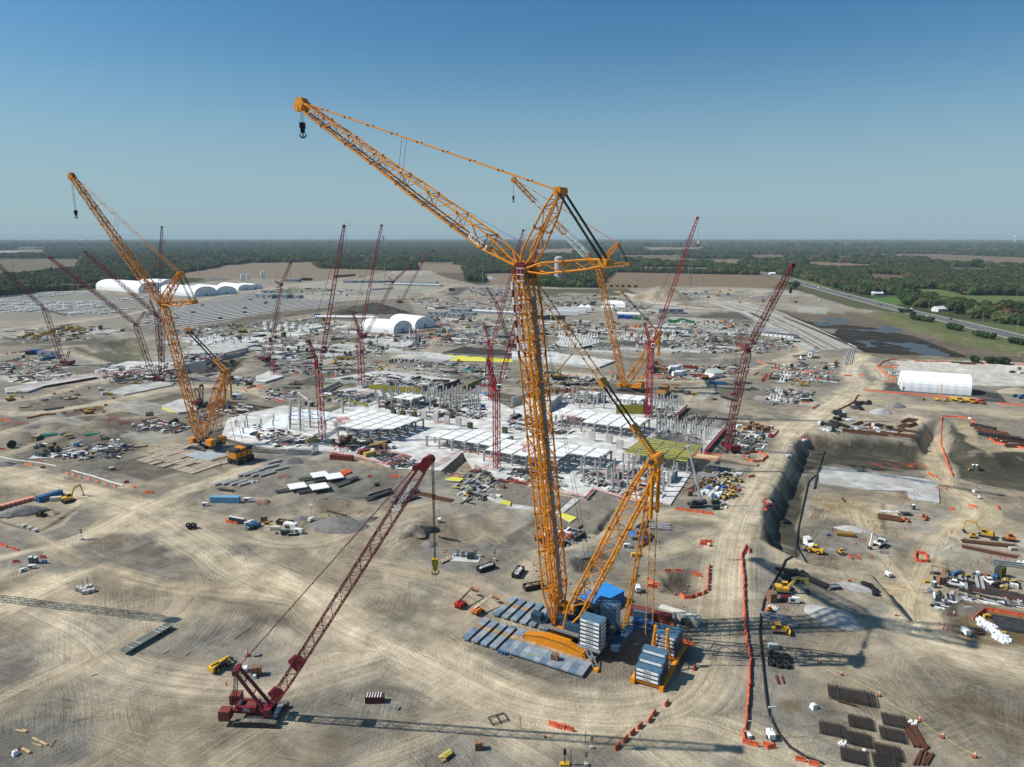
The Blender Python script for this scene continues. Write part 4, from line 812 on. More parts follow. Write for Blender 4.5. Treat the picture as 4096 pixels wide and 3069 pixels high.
def tyre():
 mb=MB();n=14;R,r_=.75,.35;
 pts=[(mh.cos(2*mh.pi*i/n)*R,0,R+.35+mh.sin(2*mh.pi*i/n)*R)for i in rg(n+1)];mb.path(pts,.36,BLK,7);return mb.bd('large_tyre')
aK('tyre','tyre',tyre)
def spool():
 r=eM('cable_spool');
 for y in(-1.2,1.2):mb=MB();mb.bar((0,y-.08,2),(0,y+.08,2),2,BLK,20);mb.bd('flange',r)
 mb=MB();mb.bar((0,-1.2,2),(0,1.2,2),1.1,DRK,14);mb.bd('drum',r);return r
aK('spool','cable spool',spool)
def elecpad():
 r=eM('electrical_cabinet_pad');mb=MB();mb.bx(-5,5,-3,3,0,.3,CON);mb.bd('pad',r)
 for x,y,w,h in((-3.2,1.5,.9,2.8),(-1.6,.4,.6,2.2),(-.9,.8,.7,2.4),(3,1.6,.9,2.8)):mb=MB();mb.bx(x-w/2,x+w/2,y-w/2,y+w/2,.3,.3+h,mat('grey_cabinet',(.26,.29,.28),.5));mb.bd('cabinet',r)
 mb=MB();mb.bx(.6,2.6,-1.2,.8,.3,2.3,DGRN);mb.bd('transformer',r);return r
aK('pad','electrical equipment',elecpad)
def barrels():
 r=eM('drum_pair');
 for x,m in((-.4,CBLU),(.4,CBLU)):mb=MB();mb.cyl((x,0,0),.3,.9,m,10);mb.bd('drum',r)
 return r
aK('brl','drum',barrels)
def pole(h,arms=True,r=.3):
 def fn():
  q=eM('power_pole');mb=MB();mb.bar((0,0,0),(0,0,h),r,GRY if h>20 else WOOD,8,r*.55);mb.bd('shaft',q)
  if arms:
   for k in(0,1,2)[:3 if h>20 else 1]:mb=MB();z=h-1-k*h*.12;mb.bar((-h*.09,0,z),(h*.09,0,z),.14,GRY if h>20 else WOOD);mb.bd('crossarm',q)
  return q
 return fn
aK('ppt','power pole',pole(38,r=.9));aK('pps','power pole',pole(13,r=.22));aK('lp','lamp post',pole(11,False,.15))
def house(m,rm,L=13,W=9):
 def fn():
  r=eM('farmhouse');mb=MB();mb.bx(-L/2,L/2,-W/2,W/2,0,3.2,m);mb.bd('wall',r)
  mb=MB();mb.profy([(-W/2-.5,3.1),(W/2+.5,3.1),(0,6.2)],-L/2-.4,L/2+.4,rm);f=mb.bd('roof',r);mb=MB();mb.bx(1,1.8,-.4,.4,4.5,7,BRN);mb.bd('chimney',f)
  for x in(-4,-1.5,2,4.5):mb=MB();mb.bx(x-.5,x+.5,-W/2-.05,-W/2+.02,1,2.3,GLS);mb.bd('window',r)
  mb=MB();mb.bx(-.2,.7,-W/2-.06,-W/2+.02,0,2.2,BRN);mb.bd('door',r);return r
 return fn
aK('hs1','house',house(WHT,WHT));aK('hs2','house',house(BLDG,mat('white_metal_roof',(.6,.62,.64),.5),16,11));aK('hs3','house',house(mat('brown_siding',(.2,.13,.1),.7),mat('dark_shingle',(.06,.055,.05),.8),22,9));aK('hs4','barn',house(mat('green_metal',(.1,.2,.17),.5),mat('green_roof',(.07,.22,.18),.5),20,12))
aK('barn','farm shed',house(WHT,WHT,60,20));
def warehouse(L,W,h,m):
 def fn():
  r=eM('warehouse');mb=MB();mb.bx(-L/2,L/2,-W/2,W/2,0,h,m);mb.bd('wall',r);mb=MB();mb.bx(-L/2,L/2,-W/2,W/2,h,h+.6,WHT);mb.bd('roof',r)
  for i in rg(8):x=-L/2+L*(i+.5)/8;mb=MB();mb.bx(x-3,x+3,-W/2-.2,-W/2+.1,1,h*.5,BLDG);mb.bd('loading_door',r)
  return r
 return fn
aK('wh','warehouse',warehouse(260,120,12,WHT));aK('wh2','warehouse',warehouse(160,60,10,BLDG))
def watertower(kind=0):
 def fn():
  r=eM('water_tower');mb=MB()
  if kind==0:
   mb.bar((0,0,0),(0,0,34),5,WHT,16,3.2);mb.bd('pedestal',r);mb=MB();mb.bar((0,0,32),(0,0,36),3.2,WHT,20,11);mb.bar((0,0,36),(0,0,41),11,WHT,20,11.5);mb.bar((0,0,41),(0,0,44),11.5,WHT,20,5);mb.bd('tank',r)
  else:
   mb.bar((0,0,0),(0,0,62),13,CON,28);
   mb.bd('standpipe',r);mb=MB();mb.bar((0,0,0),(0,0,1),18,CONC,24);mb.bar((0,0,5),(0,0,12),13.3,GRY,24,22);mb.bd('collar',r)
   mb=MB();mb.bar((0,0,62),(0,0,65),13.4,CON,28,5);mb.bd('roof',r)
  return r
 return fn
aK('wt','water tower',watertower())
def silo():
 r=eM('cement_silo');
 for x in(-3,3):mb=MB();mb.cyl((x,0,6),2.4,14,WHT,14);mb.cyl((x,0,3),.6,3,WHT,10,2.4);mb.bd('bin',r)
 mb=MB()
 for x in(-5,-1,1,5):
  for y in(-2,2):mb.bar((x,y,0),(x,y,7),.2,GRY)
 mb.bd('leg',r);return r
aK('silo','silo',silo)
def telecrane(m,bm,crawler=True,ang=50,L=14,L2=8):
 def fn():
  r=eM('telescopic_crane')
  if crawler:
   for y in(-2,2):mb=MB();tb_(mb,-3.2,3.2,y,.8,1.1,DRK,sl=.5);mb.bd('crawler_track',r)
  else:
   for x in(-2.2,2.2):
    for y in(-1.3,1.3):mb=MB();mb.wheel((x,y,.75),.75,.55,BLK,12,WHT);mb.bd('wheel',r)
  mb=MB();mb.bx(-2.8,2.8,-1.3,1.3,.8,1.4,DRK);mb.bd('chassis',r)
  mb=MB();mb.bx(-3.6,1.6,-1.3,1.3,1.5,2.5,m);mb.bx(-4.2,-3.2,-1.5,1.5,1.5,2.7,DRK);mb.bd('house',r)
  mb=MB();mb.bx(.2,2.0,.7,1.6,1.6,3.0,GLS);mb.bd('cab',r)
  a=mh.radians(ang);d=Vc((mh.cos(a),0,mh.sin(a)));p=Vc((-2.2,-.3,2.6))
  mb=MB();mb.bar(p,p+d*L*.5,.62,bm,4,.58);mb.bar(p+d*L*.5,p+d*L*.8,.5,bm,4);mb.bar(p+d*L*.8,p+d*L,.4,bm,4,.38);mb.box(p+d*(L+.3),(1.2,.8,1.0),bm);mb.bd('boom',r)
  mb=MB();mb.bar((1.2,-.3,1.8),p+d*L*.35,.2,GRY,6);mb.bd('hydraulic_ram',r);return r
 return fn
aK('rtc','mobile crane',telecrane(DRK,WHT,False,28,11));aK('ctc','mobile crane',telecrane(DRK,WHT,True,74,24));aK('ctcy','mobile crane',telecrane(CATY,CYEL,True,50,14));aK('ctcw','mobile crane',telecrane(WHT,WHT,True,65,14));
def gantry():
 r=eM('gantry_crane');mb=MB()
 for x in(-14,14):
  for y in(-4,4):mb=MB();mb.bar((x,y,0),(x,y*.6,11),.4,CATY);mb.bd('leg',r)
 mb=MB();mb.bx(-18,18,-2.5,-1.5,11,12.3,GRY);mb.bx(-18,18,1.5,2.5,11,12.3,GRY);mb.bd('girder',r);return r
aK('gan','gantry crane',gantry)
def fencepanel(L=12,m=YTAR):
 def fn():
  r=eM('fence_line');
  for i in rg(5):x=-L/2+L*i/4;mb=MB();mb.bar((x,0,0),(x,0,1.3),.05,DRK);mb.bd('post',r)
  mb=MB();mb.bx(-L/2,L/2,-.02,.02,.5,.6,m);mb.bx(-L/2,L/2,-.02,.02,1.1,1.2,m);mb.bd('rail',r);return r
 return fn
aK('fen','fence',fencepanel(12,mat('cream_safety_mesh',(.5,.45,.28),.8)));aK('fenr','fence',fencepanel(6,REDM))
def guardloop(m=REDM):
 def fn():
  r=eM('guard_rail_pen');
  for k,(a,b)in en_((((-2,-1.5),(2,-1.5)),((2,-1.5),(2,1.5)),((2,1.5),(-2,1.5)),((-2,1.5),(-2,-1.5)))):
   mb=MB();
   for z in(.4,.8,1.2):mb.bar((*a,z),(*b,z),.06,m)
   mb.bar((*a,0),(*a,1.25),.06,m);mb.bd('rail',r)
  return r
 return fn
aK('pen','guard rail',guardloop())
def formwall():
 r=eM('formwork_block');mb=MB();mb.bx(-1.4,1.4,-.9,.9,0,3.4,FDRK);mb.bd('form_face',r)
 for x in(-1.2,-.4,.4,1.2):mb=MB();mb.bx(x-.06,x+.06,-1.05,1.05,0,3.4,FORM);mb.bd('waler',r)
 mb=MB()
 for x in(-.8,0,.8):mb.bar((x,0,3.4),(x,0,5),.05,REB)
 mb.bd('rebar',r);return r
aK('frm','formwork',formwall)
def wallpier():
 mb=MB();mb.bx(-1.8,1.8,-.5,.5,0,5.2,CON);return mb.bd('concrete_wall_pier')
aK('pier','concrete wall',wallpier)
def footing():
 r=eM('footing_block');mb=MB();mb.bx(-2.5,2.5,-2,2,0,1,CONP);mb.bd('base',r)
 for x in(-1.3,1.3):mb=MB();mb.bx(x-.5,x+.5,-.9,.9,1,3.6,CONP);mb.bd('pedestal',r)
 return r
aK('ftg','concrete footing',footing)
def pedestal_small():mb=MB();mb.bx(-.6,.6,-.6,.6,0,1.7,FDRK);mb.bx(-.7,.7,-.7,.7,0,.3,CON);return mb.bd('column_stub')
aK('stub','column stub',pedestal_small)
def greenbale(m):
 def fn():
  mb=MB();mb.box((0,0,1.2),(5.5,2.6,2.4),m,taper=.93);mb.bx(-2.2,-2.0,-1.32,1.32,0,2.42,DRK);mb.bx(2.0,2.2,-1.32,1.32,0,2.42,DRK);return mb.bd('wrapped_load')
 return fn
aK('grn','wrapped load',greenbale(CGRN));aK('blt','wrapped load',greenbale(TRP));aK('wbt','wrapped load',greenbale(WBAG))
def machine_small(m):
 def fn():
  r=eM('skid_loader');mb=MB();mb.bx(-1.3,.9,-.6,.6,.4,1.3,m);mb.bd('body',r);mb=MB();mb.bx(-.5,.5,-.5,.5,1.3,2.1,GLS);mb.bx(-.55,.55,-.55,.55,2.1,2.2,m);mb.bd('cab',r)
  for y in(-.75,.75):mb=MB();mb.profx([(-1.2,0),(.9,0),(1.2,.3),(.9,.65),(-1.1,.65),(-1.4,.3)],y-.18,y+.18,BLK);mb.bd('crawler_track',r)
  mb=MB();mb.profx([(1.2,.05),(2.0,.05),(1.5,.6),(1.2,.7)],-.85,.85,DRK);mb.bd('bucket',r);return r
 return fn
aK('skid','skid loader',machine_small(CATY));aK('trac','tractor',machine_small(CORG))
def drill():
 r=eM('drill_rig');
 for y in(-1.4,1.4):mb=MB();tb_(mb,-2.4,2.4,y,.7,1,DRK,sl=.6);mb.bd('crawler_track',r)
 mb=MB();mb.bx(-3,1.2,-1.4,1.4,1.2,2.6,CATY);mb.bd('house',r);mb=MB();mb.bar((2,0,.3),(2,0,16),.4,CATY);mb.bar((1.2,0,2),(2,0,9),.2,DRK);mb.bd('mast',r);return r
aK('drl','drill rig',drill)
def prof_at(pf_,t):
 for(a,w0,h0),(b,w1,h1)in zip(pf_[:-1],pf_[1:]):
  if t<=b+1e-6:k=(t-a)/(b-a)if b>a else 0;return w0+(w1-w0)*k,h0+(h1-h0)*k
 return pf_[-1][1],pf_[-1][2]
def lt_(parent,org,pT,P_,Q_,side,pf_,m,rc=.16,rb=.08,bay=None,sec=12.0,mats=None,walk=None,single=False,nchord=6):
 """boom from P_ to Q_ split into bolted sections; prof = [(t, width along side, depth)]"""
 P_=Vc(P_);Q_=Vc(Q_);ax=(Q_-P_);L=ax.length;ax.normalize();side=(side-ax*side.dot(ax)).normalized();nrm=side.cross(ax).normalized()
 ns=1 if single else max(1,round(L/sec))
 if single:host=None
 else:host=bpy.data.objects.new(pT,None);COL.objects.link(host);host.parent=parent
 def corners(t):
  w,h=prof_at(pf_,t);c=P_+ax*(L*t)
  return[c+side*(w/2)*a+nrm*(h/2)*b for a,b in((-1,-1),(1,-1),(1,1),(-1,1))]
 for k in rg(ns):
  t0,t1=k/ns,(k+1)/ns;mm=mats[k%len(mats)]if mats else m;mb=MB()
  cuts=sorted({t0,t1}|{a for a,_,_ in pf_ if t0<a<t1});alls=[]
  for a,b in zip(cuts[:-1],cuts[1:]):
   wa,ha=prof_at(pf_,(a+b)/2);bl=bay or max(1.2,max(wa,ha)*.95);n=max(1,round((b-a)*L/bl));alls+=[a+(b-a)*i/n for i in rg(n)]
  alls.append(t1);C4=[corners(t)for t in alls]
  for i in rg(4):
   for j in rg(len(cuts)-1):mb.bar(corners(cuts[j])[i],corners(cuts[j+1])[i],rc,mm,nchord)
  for j in rg(len(C4)-1):
   for f in rg(4):
    g_=(f+1)%4;a,b=C4[j],C4[j+1]
    if(j+f)%2:mb.bar(a[f],b[g_],rb,mm,4,cap=False)
    else:mb.bar(a[g_],b[f],rb,mm,4,cap=False)
    if f%2==0 or j==0:mb.bar(a[f],a[g_],rb*.9,mm,4,cap=False)
  for f in rg(4):
   if k==ns-1:mb.bar(C4[-1][f],C4[-1][(f+1)%4],rb,mm,4,cap=False)
   mb.box(C4[0][f]+ax*rc*1.6,(rc*2.5,)*3,mm)
  mb.bar(C4[0][0],C4[0][2],rb,mm)
  s=mb.bd(pT if single else 'lattice_section',parent if single else host,org);s.parent=parent if single else host;s.location=(0,0,0)
  if walk:
   q=MB();a0,a1=corners(t0),corners(t1);u=nrm*(rc+.15)*walk
   i0,i1=(2,3)if walk>0 else(0,1)
   p0=[a0[i0]*.82+a0[i1]*.18+u,a0[i0]*.18+a0[i1]*.82+u];p1=[a1[i0]*.82+a1[i1]*.18+u,a1[i0]*.18+a1[i1]*.82+u]
   q.add([p0[0],p0[1],p1[1],p1[0]]+[x+nrm*.08 for x in(p0[0],p0[1],p1[1],p1[0])],[(3,2,1,0),(4,5,6,7),(0,1,5,4),(1,2,6,5),(2,3,7,6),(3,0,4,7)],WALK)
   n_=4
   for z in rg(n_):
    c=p0[1].lerp(p1[1],z/n_);q.bar(c,c+nrm*1.0*walk,.05,GRY)
   w_=q.bd('walkway',host,org);w_.parent=host;w_.location=(0,0,0)
 return host
def pT(mb,nM,parent,org):o=mb.bd(nM,parent,org);o.location=(0,0,0);return o
def hookblock(parent,org,top,p,n,m=BLK,s=1.0,lines=4,side=Vc((0,1,0))):
 mb=MB()
 for i in rg(lines):off=side*((i-(lines-1)/2)*.35*s);mb.bar(top+off,Vc(p)+Vc((0,0,1.6*s))+off,.045*max(1,s*.8),ROPE,4)
 pT(mb,'hoist_rope',parent,org)
 mb=MB();mb.box(Vc(p)+Vc((0,0,1.0*s)),(1.5*s,1.2*s,1.6*s),m);mb.box(Vc(p)+Vc((0,0,-.4*s)),(1.1*s,.9*s,1.3*s),m);h=pT(mb,'hook_block',parent,org)
 mb=MB();q=[Vc(p)+Vc((.9*s*mh.sin(a),0,-1.9*s-.7*s*mh.cos(a)+.2*s))for a in[x*mh.pi/6 for x in rg(-4,5)]];mb.path(q,.2*s,m,6);mb.bar(Vc(p)+Vc((0,0,-1*s)),Vc(p)+Vc((0,0,-2.4*s)),.2*s,m,6)
 k=pT(mb,'hook',h,org)
def pe_(parent,org,nM,a,b,side,gap,r,m,n=2,links=8):
 for i in rg(n):
  off=side*((i-(n-1)/2)*gap);mb=MB();p,q=Vc(a)+off,Vc(b)+off;mb.bar(p,q,r,m,5)
  for k in rg(1,links):mb.box(p.lerp(q,k/links),(r*3.6,)*3,m)
  pT(mb,nM,parent,org)
def luff(nM,label,F,heads,W,th,colors,opts):
 pass
MAIN_TH=mh.radians(149)
def big_crane(cfg):
 th=mh.radians(cfg['th']);d=Vc((mh.cos(th),mh.sin(th),0));s=Vc((-d.y,d.x,0));up=Vc((0,0,1));k=cfg['k'];m=cfg['m']
 F=gz(*cfg['foot'],cfg['footz']);base=F-d*cfg['back'];org=Vc((base.x,base.y,0))
 Dk=F-d*cfg.get('dback',2)
 r=eM('lattice_crawler_crane',org,0);tag(r,cfg['label'],'crane')
 pt=lambda xy:on_plane(*xy,F,th)
 Bh,Jt,M1,M2,Dt=pt(cfg['bh']),pt(cfg['jt']),pt(cfg['m1']),pt(cfg['m2']),pt(cfg['dt'])
 W=cfg['w'];rc=cfg['rc'];rb=cfg['rb']
 kw=dict(rc=rc,rb=rb)
 if cfg.get('double'):
  o=W*.66;bw=W*.72
  for g in(-1,1):
   n='boom'
   lt_(r,org,n,F+s*g*o*.8,Bh+s*g*o*.95,s,[(0,.5,.6),(.10,bw,W*.8),(.93,bw,W*.8),(1,bw*.7,W*.6)],m,sec=11,bay=4.2,**kw)
  for t in(.1,.22,.34,.46,.58,.70,.82,.93):
   c=F.lerp(Bh,t);mb=MB();mb.bar(c-s*o-d*W*.35,c+s*o-d*W*.35,rc*.8,m,6);mb.bar(c-s*o+d*W*.35,c+s*o+d*W*.35,rc*.8,m,6);mb.bar(c-s*o-d*W*.35,c+s*o+d*W*.35,rc*.6,m,4);pT(mb,'boom_tie',r,org)
  ax=(Bh-F).normalized()
  for t0 in rg(5):
   for g in(-1,1):
    c=Bh-ax*(2+t0*4.0)+s*g*o*.95
    for h in(-.36,):
     for wv in(-.36,.36):
      p=c+s*wv*W-d*h*W*1.1*1;mb=MB();mb.bar(p,p-ax*2.0,rc*1.25,WHT,6);mb.bar(p-ax*2.0,p-ax*4.0,rc*1.25,RED,6);pT(mb,'warning_band',r,org)
  mb=MB();n_=22
  for i in rg(n_):c=F.lerp(Bh,.1+.86*i/n_);mb.box(c+s*W*.12-d*W*.5*(1 if i%2 else.9),(.95,.95,(Bh-F).length*.86/n_*.93),WALK,rot=None)
  pT(mb,'ladder_way',r,org)
  mb=MB();R=Matrix((s,d,up)).transposed();mb.box(Bh+up*.2,(W*1.75,2.8,3.0),RED,rot=R);mb.box(Bh+up*2.2-d*.3,(W*1.3,2.0,1.6),RED,rot=R)
  pT(mb,'boom_head',r,org);mb=MB();q=Bh+s*W*1.15-d*1.5
  for a in(-1.1,0,1.1):mb.bar(q+d*a-up*1.6,q+d*a+up*1.6,.1,WHT)
  for a in(-1.6,0,1.6):mb.bar(q-d*1.1+up*a,q+d*1.1+up*a,.1,WHT)
  pT(mb,'service_cage',r,org)
  for c,w in((F.lerp(Bh,.075),1),(F.lerp(Bh,.05)-d*2.2,.8)):mb=MB();mb.bar(c-s*w*1.6,c+s*w*1.6,1.5,YEL2,16);mb.bar(c-s*w*1.7,c+s*w*1.7,.7,DRK,12);pT(mb,'boom_winch',r,org)
 else:
  lt_(r,org,'boom',F,Bh,s,[(0,W*.9,.5),(.08,W,W*.85),(.94,W,W*.85),(1,W*.8,W*.5)],m,sec=11,**kw)
  mb=MB();mb.box(Bh,(W*.9,W*.8,W*.7),m,th);pT(mb,'boom_head',r,org)
 jm=cfg.get('jm')
 J0=Bh+up*cfg.get('jup',1.0)+d*1.2
 Lj=(Jt-J0).length
 lt_(r,org,'luffing_jib',J0,Jt,s,[(0,W*1.1,.5),(min(.13,8*k/Lj+.03),W*1.15,W),(.45,W*1.1,W*.9),(.55,W*.9,W*.72),(.93,W*.75,W*.58),(1,W*.6,W*.5)],m,sec=11,walk=cfg.get('walk'),mats=jm,**kw)
 mb=MB();jd=(Jt-J0).normalized();R=Matrix((jd,s,jd.cross(s))).transposed();mb.box(Jt+jd*.6*k,(2.6*k,W*.75,2.4*k),m,rot=R);mb.bar(Jt+jd*1.4*k-up*1.2*k-s*W*.4,Jt+jd*1.4*k-up*1.2*k+s*W*.4,.8*k,m,12);mb.bar(Jt+jd*.2-s*W*.3+up*1.2*k,Jt+jd*.2+s*W*.3+up*1.2*k,.7*k,m,12);pT(mb,'jib_head',r,org)
 lt_(r,org,'front_mast',Bh+up*1.5,M1,s,[(0,W*1.1,.6),(.2,W*1.15,W*.75),(.75,W*.95,W*.6),(1,W*.7,W*.3)],m,sec=9,**kw)
 lt_(r,org,'rear_mast',Bh+up*1.0-d*.8,M2,s,[(0,W*1.1,.5),(.25,W*1.1,W*.65),(.8,W*.9,W*.55),(1,W*.6,W*.3)],m,sec=9,**kw)
 for n_,q in(('mast_head',M1),('mast_head',M2)):mb=MB();mb.bar(q-s*W*.5,q+s*W*.5,.85*k,m,12);mb.box(q,(1.6*k,W*.9,1.3*k),m,th);pT(mb,n_,r,org)
 pe_(r,org,'jib_pendant',M1,Jt+up*.8*k,s,W*.5,.11*k,m,2,10)
 for g in(-1,1):
  mb=MB()
  for i in rg(7):o_=s*(g*W*.42+(i-3)*.16*k)+up*((i%2)*.25*k);mb.bar(M1+o_,M2+o_,.06*k,BLK,4)
  pT(mb,'luffing_rope',r,org)
 q0=J0 .lerp(Jt,.52);q1=M1 .lerp(Jt+up*.8*k,.56)
 mb=MB();mb.bar(q0+s,q1+s,.05*k,BLK,4);mb.bar(q0-s,q1-s,.05*k,BLK,4);pT(mb,'support_rope',r,org)
 Ld=(Dt-Dk).length
 lt_(r,org,'derrick_mast',Dk,Dt,s,[(0,W*1.5,.6),(.12,W*1.35,W*.95),(.85,W*1.3,W*.95),(1,W*.8,W*.5)],m,sec=11,**kw)
 mb=MB();mb.bar(Dt-s*W*.6,Dt+s*W*.6,1.0*k,m,14);mb.box(Dt-up*.6,(1.8*k,W*1.2,1.8*k),m,th)
 for g in(-1,1):mb.bar(Dt+s*g*W*.75,Dt+s*g*W*.9,.55*k,DRK,12)
 pT(mb,'derrick_head',r,org)
 Bal=Vc((Dt.x,Dt.y,0))if cfg.get('bal')is None else gz(*cfg['bal'],0)
 A_,B_=Dt,Bh-d*1.0
 pr=[A_.lerp(B_,cfg.get('rv',.36)),A_.lerp(B_,.16)]
 pe_(r,org,'boom_pendant',pr[0],B_,s,W*.75,.12*k if cfg.get('double')else.08*k,m,2,9)
 for g in(-1,1):
  mb=MB()
  for i in rg(6):o_=s*(g*W*.3+(i-2.5)*.14*k);mb.bar(pr[0]+o_,pr[1]+o_,.055*k,BLK,4)
  pT(mb,'reeving_rope',r,org)
 R=Matrix(((A_-B_).normalized(),s,(A_-B_).normalized().cross(s))).transposed()
 mb=MB();mb.box(pr[0],(1.9*k,W*.8,.7*k),m,rot=R);mb.box(pr[1],(1.6*k,W*.8,.6*k),m,rot=R);mb.bar(A_-s*.9*k,pr[1]-s*.9*k,.28*k,m,6);mb.bar(A_+s*.9*k,pr[1]+s*.9*k,.28*k,m,6);pT(mb,'sheave_block',r,org)
 back=base-d*cfg['tail']+up*cfg['footz']
 for g in(-1,1):pe_(r,org,'back_stay',Dt+s*g*W*.4,back+s*g*W*.35+up*1.0,s,.8*k,.11*k,m,2,7)
 bt=Bal+up*cfg['baltop']
 for g in(-1,1):
  mb=MB();t_=Dt+s*g*W*.55;b_=bt+s*g*W*.6;mb.bar(t_-up*3*k,t_-up*12*k,.42*k,m,10);pT(mb,'ballast_ram',r,org)
  pe_(r,org,'ballast_pendant',t_-up*12*k,b_,s,.9*k,.10*k,m,1,8)
 mb=MB();mb.bar(M2,Bh+up*3,.05*k,BLK);mb.bar(J0 .lerp(Jt,.75)+jd.cross(s)*-1,Bh+up*6*k,.045*k,BLK,4);mb.bar(Bh-d*3,base-d*cfg['tail']*.6+up*cfg['footz'],.05*k,BLK,4);mb.bar(Bh-d*3.6+s,base-d*cfg['tail']*.5+up*cfg['footz'],.05*k,BLK,4);pT(mb,'hoist_line',r,org)
 hp=pt(cfg['hk']);hp=Vc((Jt.x+jd.x*1.2,Jt.y+jd.y*1.2,hp.z));hookblock(r,org,Vc((hp.x,hp.y,Jt.z-1.5*k)),hp,0,BLK,.85*k,4,s)
 cfg.update(F=F,base=base,org=org,d=d,s=s,Bal=Bal,root=r,Dt=Dt,Bh=Bh,Jt=Jt)
 return r
def lF(org,th,z=0):return Matrix.Translation(Vc((org.x,org.y,z)))@Matrix.Rotation(th,4,'Z')
def lp(mb,nM,root,org):return pT(mb,nM,root,org)
C1=dict(th=149,foot=(2232,2484),footz=3.6,back=3.2,tail=17,k=1.25,w=4.3,rc=.27,rb=.145,m=YEL,double=True,walk=1,jup=2.2,bh=(2100,1095),jt=(1215,425),m1=(2242,765),m2=(2425,1052),dt=(2625,1835),hk=(1182,520),baltop=9.0,dback=3.5,rv=.40,label='enormous yellow lattice crane with twin boom, standing on blue steel mats beside stacked ballast')
big_crane(C1)
T1=C1['root'];O1=C1['org'];th1=mh.radians(149)
def dims1():
 fr=lF(O1,th1)
 for g in(-1,1):
  y=g*8.2;host=eM('crawler_track');host.parent=T1
  mb=MB();mb.M=fr;pf_=[(-9.2,.75),(-8.2,.55),(8.2,.55),(9.2,.75),(9.6,1.6),(9.0,2.3),(3.4,3.5),(-3.4,3.5),(-9.0,2.3),(-9.6,1.6)]
  mb.profx([(x*.985,z*.96+.04)for x,z in pf_],y-1.0,y+1.0,DRK);mb.profx([(x*.94,z*.80+.3)for x,z in pf_],y-1.04,y+1.04,YEL);pT(mb,'track_frame',host,O1)
  for x in(-8.3,8.3):mb=MB();mb.M=fr;mb.bar((x,y-1.0,1.5),(x,y+1.0,1.5),.85,YEL,16);mb.bar((x,y-1.06,1.5),(x,y+1.06,1.5),.45,YEL2,12);pT(mb,'sprocket',host,O1)
  mb=MB();mb.M=fr
  for i in rg(9):x=-7+i*1.75;mb.bx(x-.12,x+.12,y-.95,y+.95,.9,2.4,YEL2)
  pT(mb,'frame_rib',host,O1)
  pts=pf_+[pf_[0]]
  for a,b in zip(pts[:-1],pts[1:]):
   L=mh.hypot(b[0]-a[0],b[1]-a[1]);n=max(1,round(L/.62));ang=mh.atan2(b[1]-a[1],b[0]-a[0])
   for i in rg(n):
    t=(i+.5)/n;mb=MB();mb.M=fr;mb.box((a[0]+(b[0]-a[0])*t,y,a[1]+(b[1]-a[1])*t),(L/n*.70,2.2,.26),YEL,rot=Matrix.Rotation(-ang,3,'Y'));pT(mb,'track_shoe',host,O1)
 mb=MB();mb.M=fr;mb.bx(-3.6,3.6,-7.3,7.3,1.4,2.6,YEL);mb.bx(-4,4,-4,4,1.6,3.0,DRK);mb.cyl((0,0,2.9),3.4,.8,YEL2,24);pT(mb,'carbody',T1,O1)
 mb=MB();mb.M=fr
 mb.bx(-16,7.5,-2.3,-1.2,3.7,5.4,BLU);mb.bx(-16,7.5,1.2,2.3,3.7,5.4,BLU);mb.bx(-15,6,-1.15,1.15,3.9,4.6,BLU)
 mb.bx(-17.5,-15.5,-6,6,3.6,5.0,BLU);mb.bx(4.5,6.5,-4.6,4.6,3.8,5.6,BLU);mb.bx(-6,-1,-4.4,-2.4,3.7,6.4,BLU);mb.bx(-6,-1,2.4,4.4,3.7,6.4,BLU);mb.bd
 pT(mb,'superstructure',T1,O1)
 for x,rr in((-7.5,1.25),(-10.5,1.25),(-13.4,1.0)):
  mb=MB();mb.M=fr;mb.bar((x,-1.6,6.0),(x,1.6,6.0),rr,DRK,18);mb.bar((x,-1.75,6),(x,-1.6,6),rr*1.25,BLU,18);mb.bar((x,1.6,6),(x,1.75,6),rr*1.25,BLU,18);pT(mb,'winch_drum',T1,O1)
 mb=MB();mb.M=fr;mb.bx(6.0,9.0,3.3,5.4,4.6,7.0,BLU);c=pT(mb,'operator_cab',T1,O1)
 mb=MB();mb.M=fr;mb.bx(8.98,9.06,3.5,5.2,5.1,6.8,GLS);mb.bx(6.4,8.7,5.39,5.46,5.3,6.7,GLS);pT(mb,'window',c,O1)
 mb=MB();mb.M=fr;mb.bx(-6,1,-8.0,-5.4,4.4,7.2,DRK);pT(mb,'power_pack',T1,O1)
 for g in(1,-1):
  mb=MB();mb.M=fr;y0,y1=(4.5,6.0)if g>0 else(-5.3,-4.5);mb.bx(-6,6,y0,y1,4.3,4.42,WALK)
  mb2=MB();mb2 .M=fr
  for z in(.55,1.1):mb2 .bar((-6,y1 if g>0 else y0,4.4+z),(6,y1 if g>0 else y0,4.4+z),.04,GRY)
  for i in rg(9):mb2 .bar((-6+i*1.5,y1 if g>0 else y0,4.4),(-6+i*1.5,y1 if g>0 else y0,5.5),.04,GRY)
  w=pT(mb,'walkway',T1,O1);pT(mb2,'handrail',w,O1)
 mb=MB();mb.M=fr;mb.bar((-9,8,3.2),(-13.5,11.5,.3),.18,GRY);mb.bar((-9.8,7.2,3.2),(-14.3,10.7,.3),.18,GRY)
 for i in rg(10):t=i/9;a=Vc((-9,8,3.2)).lerp(Vc((-13.5,11.5,.3)),t);b=Vc((-9.8,7.2,3.2)).lerp(Vc((-14.3,10.7,.3)),t);mb.bar(a,b,.07,GRY)
 mb.bx(-14.4,-13.2,10.6,11.8,0,.7,YEL);pT(mb,'access_ladder',T1,O1)
